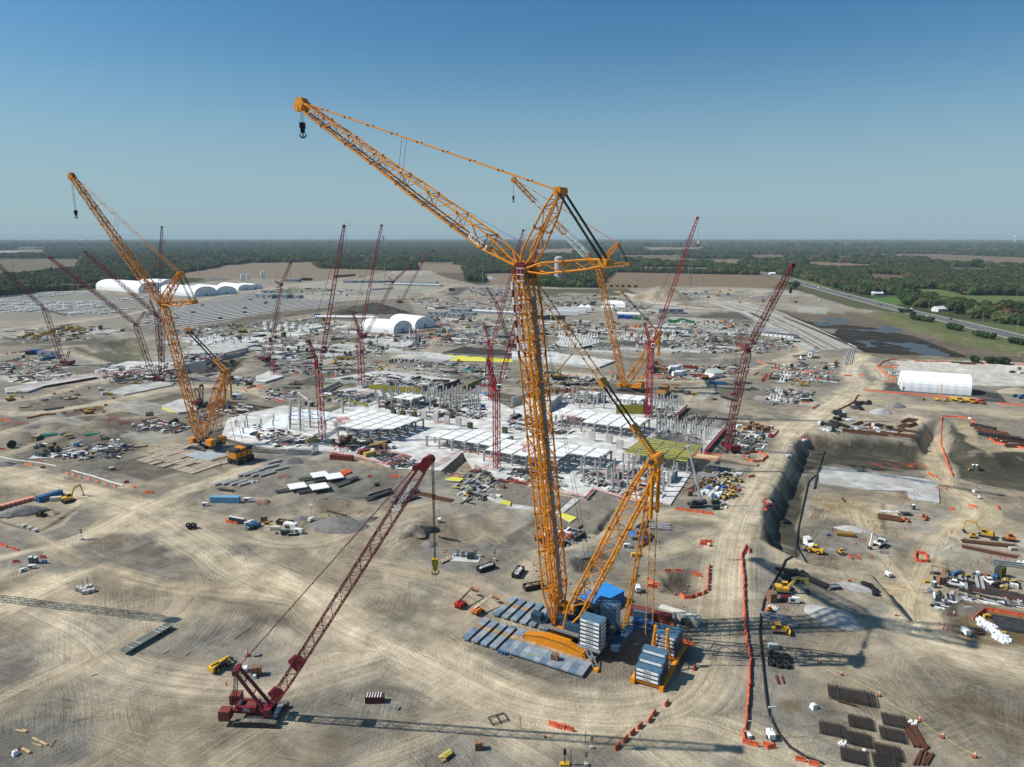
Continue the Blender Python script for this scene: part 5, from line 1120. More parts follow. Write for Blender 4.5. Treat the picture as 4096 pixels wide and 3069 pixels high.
 for g in(1,-1):
  yc=g*5.0
  mb=MB();mb.M=fr;mb.bx(-13.0,-6.3,yc-2.6,yc+2.6,2.6,3.1,GRY);pT(mb,'counterweight_tray',T1,O1)
  for i in rg(7):
   z=3.15+i*1.13;mb=MB();mb.M=fr;m_=BLU
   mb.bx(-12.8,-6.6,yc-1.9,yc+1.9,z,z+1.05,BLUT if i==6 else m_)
   cwt=pT(mb,'counterweight_slab',T1,O1)
   if i<6 or True:
    q=MB();q.M=fr;fy=yc+1.9*g;q.bx(-12.4,-7.0,min(fy,fy+.04*g),max(fy,fy+.04*g),z+.2,z+.85,WHT);q.bx(-12.86,-12.8,yc-1.6,yc+1.6,z+.25,z+.8,WHT);pT(q,'white_plate',cwt,O1)
dims1()
for i in rg(7):
 q=Vc((-9.7,5.0+1.97,3.15+i*1.13+.52));w_=lF(O1,th1)@q-Vc((O1 .x,O1 .y,0))
 text(0,'SARENS',.62,DRK,T1,w_,(mh.pi/2,0,th1+mh.pi))
for t_ in(.10,.36):
 pass
def jib_letters():
 jd=(C1['Jt']-C1['Bh']).normalized();s=C1['s'];p=C1['Bh'].lerp(C1['Jt'],.17)+s*(3.9*.6)
 mb=MB();R=Matrix((jd,s,jd.cross(s))).transposed();mb.box(p+s*.05,(6.4,.08,1.5),WHT,rot=R);pl=pT(mb,'name_plate',T1,O1)
 M=Matrix((-jd,-jd.cross(s)if(jd.cross(s)).z<0 else jd.cross(s),s)).transposed()
 x=-jd;z=s;y=z.cross(x);M=Matrix((x,y,z)).transposed()
 t=text(0,'LIEBHERR',1.35,BLK,T1,p+s*.12-O1,M.to_euler())
jib_letters()
def tray1():
 c=Vc((38.8,167.8,0));r=eM('ballast_tray',c);tag(r,'yellow suspended ballast tray loaded with blue and white counterweight boxes','ballast tray');fr=lF(c,mh.radians(61.5))
 mb=MB();mb.M=fr
 mb.bx(-11,11,-4.2,-3.2,.5,1.5,YEL);mb.bx(-11,11,3.2,4.2,.5,1.5,YEL)
 for x in(-10,-3.4,3.4,10):mb.bx(x-.5,x+.5,-3.2,3.2,.6,1.4,YEL)
 pT(mb,'tray_frame',r,c)
 for x in(-10.5,-3,3,10.5):
  for y in(-3.7,3.7):mb=MB();mb.M=fr;mb.bx(x-.6,x+.6,y-.6,y+.6,0,.5,YEL);pT(mb,'foot',r,c)
 for x,n in((-9.7,3),(-7.2,4),(-4.7,5),(4.0,5),(6.5,5),(9.0,4)):
  for i in rg(n):
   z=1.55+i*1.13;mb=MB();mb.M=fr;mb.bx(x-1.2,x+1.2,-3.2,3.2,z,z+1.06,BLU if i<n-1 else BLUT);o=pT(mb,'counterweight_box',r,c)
   q=MB();q.M=fr;q.bx(x-1.24,x-1.2,-2.8,2.8,z+.2,z+.86,WHT);q.bx(x-1.0,x+1.0,3.2,3.24,z+.2,z+.86,WHT);pT(q,'white_plate',o,c)
   if x in(-9.7,4.0):text(0,'SARENS',.6,DRK,r,fr@Vc((x-1.26,0,z+.52))-c,(mh.pi/2,0,mh.radians(61.5-90)))
 mb=MB();mb.M=fr
 for g in(-1,1):
  ap=Vc((0,g*1.6,10.2))
  for x in(-2.4,2.4):mb.bar((x,g*2.2,1.4),ap,.26,YEL,6)
  mb.bar((-1.2,g*1.9,5.8),(1.2,g*1.9,5.8),.16,YEL,6);mb.box(ap,(.9,.7,1.4),YEL)
 pT(mb,'a_frame',r,c)
tray1()
def mats1():
 mm=[mat('blue_steel_mat',(.13,.20,.27),.6,var=.15,scale=.35,gr_=.7,gR_=(.38,.38,.37)),mat('pale_worn_mat',(.26,.30,.33),.7,var=.15,scale=.35,gr_=.7,gR_=(.14,.2,.26)),mat('plywood_faced_mat',(.36,.25,.14),.8,var=.2,scale=.8,gr_=.3)]
 e1=Vc((mh.cos(mh.radians(-29)),mh.sin(mh.radians(-29)),0));e2=Vc((-e1 .y,e1 .x,0));o=G('13',1780,250,.5)
 def row(start,n,gapf,rows=3,grp='',lB='',L=12.2):
  for i in rg(n):
   p=start+e1*i*2.05*(gapf(i))if False else start
  x=0
  for i in rg(n):
   p=start+e1*(x+1.0);g=gapf(i)
   r=eM('steel_mat_row',(0,0,0));r.location=p+e2*L/2;r.rotation_euler=(0,0,mh.radians(-29));tag(r,lB,'steel mat',grp)
   for j in rg(rows*2):
    y=-L/2+L*(j+.5)/(rows*2);mb=MB();mb.bx(-1.0,1.0,y-L/(rows*4)+.03,y+L/(rows*4)-.03,.05,.52+((i*7+j)%3)*.012,mm[2]if(j in(rows,rows+0))else mm[(i*5+(j//3)*3)%2]);mb.bd('mat_panel',r)
   x+=2.05+g
 row(o,16,lambda i:.9 if i<4 else 0,3,'steel mats under the big crane','blue and rust steel crane mat laid side by side under the near crawler')
 o2=G('13',2010,75,.5)+e2*2.2
 row(o2,14,lambda i:.95 if i<5 else 0,3,'steel mats behind the big crane','weathered steel crane mat laid side by side under the far crawler')
mats1()
C2=dict(th=152,foot=(801,1762),footz=4.0,back=3,tail=11,k=1.2,w=3.6,rc=.30,rb=.18,m=YEL2,walk=None,jup=1,bh=(654,1222),jt=(290,710),m1=(722,1095),m2=(776,1208),dt=(905,1485),hk=(303,855),baltop=9,dback=1.5,rv=.62,bal=(965,1848),label='yellow lattice crane with blue house on timber mats left of the slab')
C3=dict(th=153,foot=(2495,1540),footz=4.0,back=3,tail=11,k=1.3,w=4.0,rc=.32,rb=.19,m=YEL2,walk=None,jup=1,jm=[YEL2,WHL,WHL,YEL2,WHL,WHL,YEL2,YEL2],bh=(2395,1072),jt=(2058,722),m1=(2473,975),m2=(2513,1056),dt=(2637,1335),hk=(2053,795),baltop=9,dback=1.5,rv=.62,bal=(2655,1588),label='yellow lattice crane with partly white jib, standing beyond the concrete building')
big_crane(C2);big_crane(C3)
def body23(C,house,texty=None):
 T,O,th=C['root'],C['org'],mh.radians(C['th']);fr=lF(O,th)
 for g in(-1,1):mb=MB();mb.M=fr;tb_(mb,-6.5,6.5,g*5,1.8,1.8,TRKS,sl=.6,high=.7);pT(mb,'crawler_track',T,O)
 mb=MB();mb.M=fr;mb.bx(-3,3,-4.3,4.3,.9,1.9,DRK);mb.cyl((0,0,1.9),2.2,.9,DRK,18);pT(mb,'carbody',T,O)
 mb=MB();mb.M=fr;mb.bx(-11,4.5,-2.2,2.2,2.8,5.2,house);mb.bx(-11.5,-8,-4,4,2.9,4,house);pT(mb,'house',T,O)
 mb=MB();mb.M=fr;mb.bx(4.5,7.2,1.4,3.6,3.0,5.6,YEL);c=pT(mb,'operator_cab',T,O);mb=MB();mb.M=fr;mb.bx(7.18,7.26,1.6,3.4,3.4,5.4,GLS);pT(mb,'window',c,O)
 for g in(-1,1):
  for i in rg(5):mb=MB();mb.M=fr;mb.bx(-11.5,-7.5,g*3.6-1.5,g*3.6+1.5,4.0+i*.62,4.58+i*.62,YEL);pT(mb,'counterweight_slab',T,O)
 lt_(T,O,'back_mast',C['base']-C['d']*5+Vc((0,0,5)),C['base']-C['d']*15+Vc((0,0,8.5)),C['s'],[(0,2,.6),(.5,2.4,1),(1,2,.5)],house,sec=20,rc=.18,rb=.1)
 if texty:text(0,texty,1.5,WHT,T,fr@Vc((-3,2.26,4))-O,(mh.pi/2,0,th+mh.pi))
 b=C['Bal'];r=eM('wheeled_ballast_carrier',(b.x,b.y,0));tag(r,('wheeled ballast carrier with yellow and black weights beside the blue housed crane' if house is BLU else 'ballast carrier with stacked yellow weights beside the white and yellow crane'),'ballast carrier');fb=lF(b,th)
 for x in(-2.6,2.6):
  for y in(-4.6,-2.6,2.6,4.6):mb=MB();mb.M=fb;mb.wheel((x,y,1.3),1.3,.8,BLK,16,DRK);pT(mb,'wheel',r,(b.x,b.y,0))
 mb=MB();mb.M=fb;mb.bx(-3.5,3.5,-5.2,5.2,2.2,3.2,DRK);pT(mb,'frame',r,(b.x,b.y,0))
 for y in(-3.7,0,3.7):
  for i in rg(5):mb=MB();mb.M=fb;mb.bx(-2.6,2.6,y-1.5,y+1.5,3.25+i*.95,4.1+i*.95,YEL if i in(0,1,2,4)and not(y and i==4)else DRK);pT(mb,'counterweight_slab',r,(b.x,b.y,0))
body23(C2,BLU,'sarens');body23(C3,YEL)
def red_crane():
 c=G('13',20,960,0);c=Vc((-58.6,147.2,0));th=mh.radians(-3);d=Vc((mh.cos(th),mh.sin(th),0));s=Vc((-d.y,d.x,0));up=Vc((0,0,1))
 r=eM('red_crawler_crane',c);tag(r,'dark red crawler crane with long lattice boom and yellow hook, alone on the dirt','crane');fr=lF(c,th);M=RED
 for g in(-1,1):
  host=eM('crawler_track');host.parent=r;pf_=[(-4.9,.25),(-4.2,0.02),(4.2,0.02),(4.9,.25),(5.2,.8),(4.8,1.3),(2.5,1.62),(-2.5,1.62),(-4.8,1.3),(-5.2,.8)]
  mb=MB();mb.M=fr;mb.profx([(x*.97,z*.93+.05)for x,z in pf_],g*3.5-.45,g*3.5+.45,DRK);mb.bar((4.2,g*3.5-.62,.75),(4.2,g*3.5+.62,.75),.6,DRK,14);pT(mb,'track_frame',host,c)
  pts=pf_+[pf_[0]]
  for a,b in zip(pts[:-1],pts[1:]):
   L=mh.hypot(b[0]-a[0],b[1]-a[1]);n=max(1,round(L/.44));ang=mh.atan2(b[1]-a[1],b[0]-a[0])
   for i in rg(n):
    t=(i+.5)/n;mb=MB();mb.M=fr;mb.box((a[0]+(b[0]-a[0])*t,g*3.5,a[1]+(b[1]-a[1])*t),(L/n*.8,1.25,.13),TRKS,rot=Matrix.Rotation(-ang,3,'Y'));pT(mb,'track_shoe',host,c)
 mb=MB();mb.M=fr;mb.bx(-2.6,2.9,-2.9,2.9,.8,1.5,DRK);mb.bx(1.5,4.2,-2.8,2.8,1.3,1.5,GRY);mb.cyl((0,0,1.5),1.7,.5,DRK,18);pT(mb,'carbody',r,c)
 mb=MB();mb.M=fr;mb.bx(-6.2,2.2,-1.7,1.7,2.0,2.6,M);mb.bx(-4.8,-.6,-1.75,-1.0,2.6,3.6,M);mb.bx(-4.6,-.6,.9,1.8,2.6,3.5,M);mb.bx(-3.4,-1,-1,.9,2.6,3.4,CRED);mb.bar((-5,-1,3),(-5,1,3),.6,DRK,12);pT(mb,'house',r,c)
 text(0,'ALL',.95,WHT,r,fr@Vc((-2.7,-1.8,3.15))-c,(mh.pi/2,0,th));text(0,'CRANE RENTAL',.3,WHT,r,fr@Vc((-2.7,-1.8,2.55))-c,(mh.pi/2,0,th))
 for g in(-1,1):
  for i in rg(4):mb=MB();mb.M=fr;mb.bx(-8.4,-5.9,g*2.9-1.15,g*2.9+1.15,1.5+i*.62,2.08+i*.62,CRED);pT(mb,'counterweight_slab',r,c)
 mb=MB();mb.M=fr;mb.bx(1.6,3.2,-2.9,-1.75,2.0,3.9,M);cb=pT(mb,'operator_cab',r,c);mb=MB();mb.M=fr;mb.bx(3.19,3.25,-2.8,-1.85,2.5,3.7,GLS);pT(mb,'window',cb,c)
 F=fr@Vc((2.2,0,2.6));tip=Vc((-17.2,136.5,66.8));tip=on_plane(1712,1840,F,mh.atan2(136.46-F.y,-17.2-F.x));bd=(tip-F).normalized();bs=bd.cross(up).normalized()
 L=(tip-F).length
 lt_(r,c,'boom',F,tip-bd*2,bs,[(0,1.9,.5),(.09,2.3,2.0),(.93,2.3,2.0),(1,1.8,1.4)],M,rc=.13,rb=.06,bay=2.4,sec=9)
 nr=bs.cross(bd);R=Matrix((bd,bs,nr)).transposed()
 mb=MB();mb.box(tip-bd*1.2,(2.6,2.0,1.8),M,rot=R);mb.bar(tip-bs*1.2-nr*.2,tip+bs*1.2-nr*.2,1.0,M,14);mb.bar(tip-bd*2.8-bs*1+nr*1.2,tip-bd*2.8+bs*1+nr*1.2,.6,M,12);pT(mb,'boom_head',r,c)
 mb=MB()
 for t,w in((.20,3.2),(.055,1.6)):p=F.lerp(tip,t);mb.box(p,(2.0,2.2,1.9),M,rot=R);mb.bar(p+nr*1.4*(1 if nr.z>0 else-1)-bs,p+nr*1.4*(1 if nr.z>0 else-1)+bs,.75,M,12)
 pT(mb,'boom_winch',r,c)
 pA=F.lerp(tip,.86)-bs*1.2;x=bd if bd.x>0 else-bd
 z_=-bs if bs.y>0 else bs;y_=z_.cross(x);mb=MB();
 t=text(0,'Manitowoc',1.9,WHT,r,F.lerp(tip,.88)+z_*1.35-c,Matrix((x,y_,z_)).transposed().to_euler())
 mt=fr@Vc((-4.9,0,12.2));
 for g in(-1,1):mb=MB();a=fr@Vc((1.4,g*1.5,2.8));b=fr@Vc((-4.9,g*1.1,12.0));mb.box(((a+b)/2),(.55,.6,(b-a).length),M,rot=(b-a).to_track_quat('Z','Y').to_matrix());pT(mb,'mast_leg',r,c)
 mb=MB();mb.M=fr;mb.box((-5.0,0,12.1),(1.0,3.2,1.2),M);mb.bar((-3.2,-1.2,9.4),(-3.2,1.2,9.4),.18,M);mb.bar((-1.2,-1.3,6.6),(-1.2,1.3,6.6),.18,M);pT(mb,'mast_head',r,c)
 mb=MB()
 for g in(-1.3,-1.0,-.3,.3,1.0,1.3):mb.bar(fr@Vc((-5.1,g*.9,11.8)),fr@Vc((-6.4,g,3)),.06,ROPE)
 pT(mb,'mast_rope',r,c)
 pe_(r,c,'boom_pendant',fr@Vc((-5,0,12.4)),tip-bd*2.5+nr*(1.3 if nr.z>0 else-1.3),bs,1.5,.06,M,2,9)
 hp=Vc((tip.x+.9,tip.y+.3,0));hz=on_plane(1742,2265,tip,mh.atan2(0,1)).z
 hookblock(r,c,Vc((hp.x,hp.y,tip.z-.5)),Vc((hp.x,hp.y,hz)),0,CATY,.85,4,bs)
 mb=MB()
 for g in(-.75,.75):mb.bar(Vc((hp.x,hp.y,tip.z-.5))+bs*g,Vc((hp.x,hp.y,hz+1.3))+bs*g*.5,.04,ROPE)
 pT(mb,'hoist_rope',r,c)
red_crane()
def tower(label,base,slewy,jt,at,w=2.4,hook=None,col=REDB,cabside=-1):
 B=gz(*base,0);org=B.copy();r=eM('tower_crane',org);tag(r,label,'tower crane','red tower cranes over the building site');up=Vc((0,0,1))
 ry=ray(base[0],slewy);S=Vc((B.x,B.y,CAM_H+ry.z*(B.y/ry.y)))
 ry=None;C0=Vc((0,0,CAM_H))
 best=None
 for deg in rg(0,360,3):
  th=mh.radians(deg);d=Vc((mh.cos(th),mh.sin(th),0))
  n=Vc((-d.y,d.x,0));rr=ray(*jt);den=rr.dot(n)
  if abs(den)<.15:continue
  P_=C0+rr*((S-C0).dot(n)/den);v=P_-S;al=v.dot(d)
  if al<5:continue
  e=abs(v.length-58)+(0 if v.z>0 else 100)
  if best is None or e<best[0]:best=(e,th,P_)
 _,th,Jt=best;d=Vc((mh.cos(th),mh.sin(th),0));s=Vc((-d.y,d.x,0))
 lt_(r,org,'mast',B,S-up*1.5,E1,[(0,w,w),(1,w,w)],col,rc=.24,rb=.12,bay=2.6,sec=11.5)
 mb=MB();mb.box(B+up*.5,(w*2.2,w*2.2,1.2),CON,GR);pT(mb,'base_block',r,org)
 fr=Matrix.Translation(S)@Matrix.Rotation(th,4,'Z')
 mb=MB();mb.M=fr;mb.cyl((0,0,-1.5),1.9,1.6,col,16);mb.bx(-2,2.2,-1.5,1.5,.1,1.9,col);pT(mb,'slewing_ring',r,org)
 mb=MB();mb.M=fr;mb.bx(.5,2.6,cabside*2.4-.9,cabside*2.4+.9,-.3,2.1,WHT);cb=pT(mb,'operator_cab',r,org);mb=MB();mb.M=fr;mb.bx(2.58,2.66,cabside*2.4-.7,cabside*2.4+.7,.1,1.8,GLS);mb.bx(.9,2.3,cabside*3.32-.04,cabside*3.32+.04,.3,1.8,GLS);pT(mb,'window',cb,org)
 mb=MB();mb.M=fr;mb.bx(-8.5,-1.8,-1.2,1.2,1.0,1.5,col)
 for y in(-1.2,1.2):mb.bar((-8.5,y,2.5),(-2,y,2.5),.05,GRY);[mb.bar((-8.5+i*1.3,y,1.5),(-8.5+i*1.3,y,2.5),.05,GRY)for i in rg(6)]
 pT(mb,'counter_jib',r,org)
 mb=MB();mb.M=fr;mb.bar((-4.4,-1,2.3),(-4.4,1,2.3),.85,WHT,14);mb.bar((-6.3,-1,2.3),(-6.3,1,2.3),.75,WHT,14);pT(mb,'hoist_winch',r,org)
 for y in(-.7,.7):mb=MB();mb.M=fr;mb.bx(-8.8,-7.5,y-.55,y+.55,-2.4,1.0,CONP);pT(mb,'counterweight',r,org)
 Ah=S+up*14-d*4.2
 lt_(r,org,'a_frame',S+up*1.9-d*.6,Ah,s,[(0,2.4,1.2),(1,1.4,.9)],col,rc=.22,rb=.10,bay=2.4,single=True)
 J0=S+up*1.6+d*1.6;jd=(Jt-J0).normalized()
 lt_(r,org,'luffing_jib',J0,Jt,s,[(0,1.9,.6),(.08,1.9,1.9),(.92,1.6,1.5),(1,1.2,.7)],col,rc=.19,rb=.10,bay=2.2,sec=11)
 n=s.cross(jd)
 mb=MB();mb.box(Jt,(1.5,1.6,1.4),col,th);mb.box(Jt+d*1.8+up*.2,(2.4,1.6,.12),GRY,th)
 for y in(-.8,.8):mb.bar(Jt+d*.8+s*y+up*1.4,Jt+d*3+s*y+up*1.4,.05,WHT);mb.bar(Jt+d*3+s*y,Jt+d*3+s*y+up*1.4,.06,WHT)
 mb.bx(0,0,0,0,0,0,WHT)if False else None
 pT(mb,'jib_head',r,org)
 for y in(-.6,.6):mb=MB();mb.bar(Ah+s*y,J0 .lerp(Jt,.93)+s*y-n*.0+up*1.0,.075,col,4);pT(mb,'jib_tie',r,org)
 mb=MB()
 for y in(-.9,-.3,.3,.9):mb.bar(Ah+s*y,S-d*6+s*y+up*2,.05,ROPE)
 pT(mb,'luffing_rope',r,org)
 if hook is not None:
  top=Jt+d*1.0;rr=ray(*hook);hz=CAM_H+rr.z*(top.y/rr.y)
  mb=MB();mb.bar(top,Vc((top.x,top.y,hz+1)),.06,ROPE);pT(mb,'hoist_rope',r,org)
  mb=MB();mb.box(Vc((top.x,top.y,hz)),(1.3,1.0,2.2),mat('red_white_hook',(.7,.4,.36),.6),th,taper=.6);h=pT(mb,'hook_block',r,org);mb=MB();mb.bar(Vc((top.x,top.y,hz-1.1)),Vc((top.x,top.y,hz-2.2)),.25,BLK,6);pT(mb,'hook',h,org)
 return r
tower('red tower crane between the left slab and the nearest white panel deck',(1290,1764),1462,(1376,905),0,hook=(1380,1005))
tower('red tower crane rising from the excavated core behind the left slab',(1448,1549),1326,(1526,902),0,hook=(1529,950),w=3.0)
tower('red tower crane just in front of the twin yellow boom, white cab',(1987,1882),1551,(2165,912),0,hook=(2178,975))
tower('red tower crane behind the nearest red mast at the building edge',(1963,1605),1379,(2093,922),0,hook=(2096,990))
tower('red tower crane right of the yellow deck roofs with raised jib',(2592,1676),1385,(2790,872),0,hook=(2789,968),w=3.0)
def rc_(label,base,foot,bh,jt=None,m1=None,m2=None,th=150,w=2.4,col=RED,k=1.0,hook=None):
 B=gz(*base,0);org=B.copy();t=mh.radians(th);d=Vc((mh.cos(t),mh.sin(t),0));s=Vc((-d.y,d.x,0));up=Vc((0,0,1));r=eM('red_crawler_crane',org);tag(r,label,'crane','red crawler cranes around the site')
 F=B+d*2*k+up*2.5*k;fr=lF(org,t)
 for g in(-1,1):mb=MB();mb.M=fr;tb_(mb,-4.6*k,4.6*k,g*3.4*k,1.2*k,1.5*k,TRKS if k>.9 else DRK,sl=.6);pT(mb,'crawler_track',r,org)
 mb=MB();mb.M=fr;mb.bx(-2*k,2*k,-3*k,3*k,.6*k,1.4*k,DRK);pT(mb,'carbody',r,org)
 mb=MB();mb.M=fr;mb.bx(-6*k,2.4*k,-1.7*k,1.7*k,1.6*k,3.4*k,col);pT(mb,'house',r,org)
 mb=MB();mb.M=fr;mb.bx(-8*k,-6*k,-2.8*k,2.8*k,1.8*k,4.4*k,col);pT(mb,'counterweight',r,org)
 mb=MB();mb.M=fr;mb.bx(2.4*k,4*k,1.2*k,2.4*k,1.8*k,3.8*k,col);pT(mb,'operator_cab',r,org)
 mb=MB();mb.M=fr
 for g in(-1,1):mb.bar((-1*k,g*1.4*k,3.2*k),(-5*k,g*1.1*k,12*k),.3*k,col)
 mb.bar((-5*k,-1.2*k,12*k),(-5*k,1.2*k,12*k),.5*k,col,8);pT(mb,'gantry_mast',r,org)
 n=s;C0=Vc((0,0,CAM_H))
 pt=lambda xy:on_plane(*xy,F,t)
 Bh=pt(bh);lt_(r,org,'boom',F,Bh,s,[(0,w*.8,.5),(.07,w,w),(.95,w,w),(1,w*.7,w*.5)],col,rc=.21*k,rb=.11*k,bay=2.8*k,sec=11)
 mb=MB();mb.box(Bh,(w*.8,w*.8,w*.7),col,t);pT(mb,'boom_head',r,org)
 top=Bh
 if jt:
  Jt=pt(jt);top=Jt;lt_(r,org,'luffing_jib',Bh+up*.5,Jt,s,[(0,w*.8,.4),(.1,w*.9,w*.8),(.9,w*.7,w*.65),(1,w*.5,w*.4)],col,rc=.18*k,rb=.10*k,bay=2.4*k,sec=11)
  mb=MB();mb.box(Jt,(w*.6,w*.6,w*.6),col,t);pT(mb,'jib_head',r,org)
  a=pt(m1)if m1 else Bh-d*5+up*8;b=pt(m2)if m2 else Bh-d*9+up*1
  for q in(a,b):lt_(r,org,'mast',Bh,q,s,[(0,w*.8,.4),(.4,w*.8,w*.5),(1,w*.6,.4)],col,rc=.14*k,rb=.07*k,single=True)
  mb=MB();mb.bar(a,Jt,.08*k,col);mb.bar(a,b,.12*k,ROPE);mb.bar(b,fr@Vc((-6*k,0,4*k)),.08*k,ROPE);pT(mb,'jib_tie',r,org)
 else:
  mb=MB();mb.bar(Bh,fr@Vc((-5*k,0,12*k)),.07*k,col);pT(mb,'boom_pendant',r,org)
 if hook:
  rr=ray(*hook);hz=CAM_H+rr.z*(top.y/rr.y);mb=MB();mb.bar(top,Vc((top.x,top.y,hz)),.05*k,ROPE);pT(mb,'hoist_rope',r,org);mb=MB();mb.box(Vc((top.x,top.y,hz)),(.9,.9,1.8),DRK);pT(mb,'hook_block',r,org)
rc_('red crawler crane at the right end of the concrete building, jib raised',(2913,1800),None,(2991,1402),(3170,1062),(2958,1338),(2945,1372),th=100,w=3.0,hook=(3160,1165))
rc_('red crawler crane by the left concrete pier, jib low to the left',(626,1527),None,(544,1300),(200,1032),(580,1247),(608,1286),th=165,w=3.0,hook=(215,1073))
rc_('red crawler crane behind the left pier, jib crossing over the white tents',(655,1512),None,(648,1282),(340,1009),(716,1268),(700,1290),th=160,w=3.0)
rc_('red crawler crane at the far left edge near the blue sheds',(262,1462),None,(178,1238),(-60,1010),(240,1228),(262,1262),th=170,w=3.0)
rc_('red crawler crane standing alone with short raised jib near the cement silo',(1072,1443),None,(1126,1138),(1163,1052),(1100,1125),(1112,1150),th=70,w=2.6)
rc_('distant red crawler crane with jib leaning left, behind the building',(2048,1388),None,(1985,1212),(1948,1153),(2010,1190),(2020,1205),th=165,w=2.6)
rc_('distant red crawler crane by the dark spoil hill, long inclined boom',(1460,1350),None,(1572,1130),(1645,1058),(1556,1110),(1545,1125),th=60,w=2.6)
rc_('farthest red crawler crane behind the dark spoil hill',(1602,1212),None,(1690,1050),(1737,1000),(1675,1035),(1672,1050),th=60,w=3.0)
rc_('small red crane without boom behind the left yellow crane',(800,1620),None,(806,1542),th=95,w=2.2)
tower('red tower crane rising behind the leftmost red crawler cranes',(646,1448),1262,(647,908),0,w=3.2,hook=(654,965),col=RED)
B=gz(1096,1505,0);r=eM('tower_crane_mast_stub',B);tag(r,'short red lattice tower section standing alone on the slab','mast section')
lt_(r,B,'mast',B,B+Vc((0,0,13)),E1,[(0,3.2,3.2),(1,3.2,3.2)],REDB,rc=.25,rb=.12,single=True)
def offcrane():
 S,Q=gz(690,2480),gz(0,2398);h=62.0;P_=Vc((S.x-h,S.y,h));u=(Q-S).normalized();F=S+u*(h+26);up=Vc((0,0,1));org=Vc((F.x-2,F.y,0));r=eM('red_crawler_crane',org);tag(r,'red crawler crane beyond the left edge whose boom shadow crosses the foreground','crane')
 F.z=2.5;d=Vc((P_.x-F.x,P_.y-F.y,0)).normalized();t=mh.atan2(d.y,d.x);s=Vc((-d.y,d.x,0));fr=lF(org,t)
 for g in(-1,1):mb=MB();mb.M=fr;tb_(mb,-5,5,g*3.4,1.2,1.5,TRKS,sl=.6);pT(mb,'crawler_track',r,org)
 mb=MB();mb.M=fr;mb.bx(-6,2.4,-1.7,1.7,1.4,3.4,RED);pT(mb,'house',r,org)
 lt_(r,org,'boom',F,P_,s,[(0,1.9,.5),(.09,2.6,2.3),(.93,2.6,2.3),(1,1.8,1.4)],RED,rc=.2,rb=.09,bay=2.4,sec=10)
 mb=MB();mb.box(P_,(2.4,2.6,2.4),RED,t);pT(mb,'boom_head',r,org)
offcrane()
D=mh.radians
def U(k,t,x,y,rz=0,label='',group=None,sc=None,dz=0,z=None):
 p=A(t,x,y,dz)if z is None else G(t,x,y,z)
 return K[k].U(p,D(rz),label,group,sc)
def Z2(k,t,x0,y0,x1,y1,label='',group=None,sc=None,flip=0):
 a,b=A(t,x0,y0),A(t,x1,y1);c=(a+b)/2;c.z=H(c.x,c.y)
 return K[k].U(c,mh.atan2(b.y-a.y,b.x-a.x)+flip,label,group,sc)
def along(k,pts,sT,label,group,jit=.15,rz=0,z=None,sK=0.0):
 rnd=random.Random(len(pts)*31+int(pts[0][0]));acc=0
 for(ax,ay),(bx,by)in zip(pts[:-1],pts[1:]):
  L=mh.hypot(bx-ax,by-ay);n=max(1,round(L/sT));a=mh.atan2(by-ay,bx-ax)
  for i in rg(n):
   if rnd.random()<sK:continue
   t=(i+.5)/n;x,y=ax+(bx-ax)*t+rnd.uniform(-jit,jit),ay+(by-ay)*t+rnd.uniform(-jit,jit)
   K[k].U(Vc((x,y,H(x,y)if z is None else z)),a+rz+rnd.uniform(-.08,.08),label,group)
def bA(t,*c,label='orange water-filled barrier in a line beside a haul road',grp='orange barriers along the roads',sT=2.25,k='bar',sK=0.0):
 along(k,P2(t,*c),sT,label,grp,sK=sK)
SZ=.5
def slab(nM,pY,z0,z1,m=SLABM):mb=MB();mb.prism(pY,z0,z1,m,CON);o=mb.bd(nM);o['kind']='structure';return o
MAIN=PP('11',(-240,640,240,530,640,590,760,540,1010,530,1010,430,1330,415,1500,440,1960,430),'21',(0,560,180,480,600,400,1130,445,1510,545,1390,655,1430,680,1835,735,1650,960),'22',(1540,90,1370,350,1290,335,1090,330,700,220,620,290,420,240,0,140),'12',(2080,120,1990,60),'11',(2010,1090,1890,1090,1790,930,1600,1095,1190,1075,940,985,640,930,150,900,0,880,-300,800))
slab('floor_slab',MAIN,-1.2,SZ)
slab('slab_patch',PP('11',(0,740,180,620,470,560,640,590,600,640,420,640,130,760,0,790)),SZ,SZ+.03,mat('fresh_pale_topping',(.72,.76,.80),.6,var=.05,scale=.2))
slab('slab_patch',PP('01',(1980,775,2212,700,2380,760,2212,810)),SZ,SZ+.12,mat('fresh_pale_topping',(.7,.7,.7)))
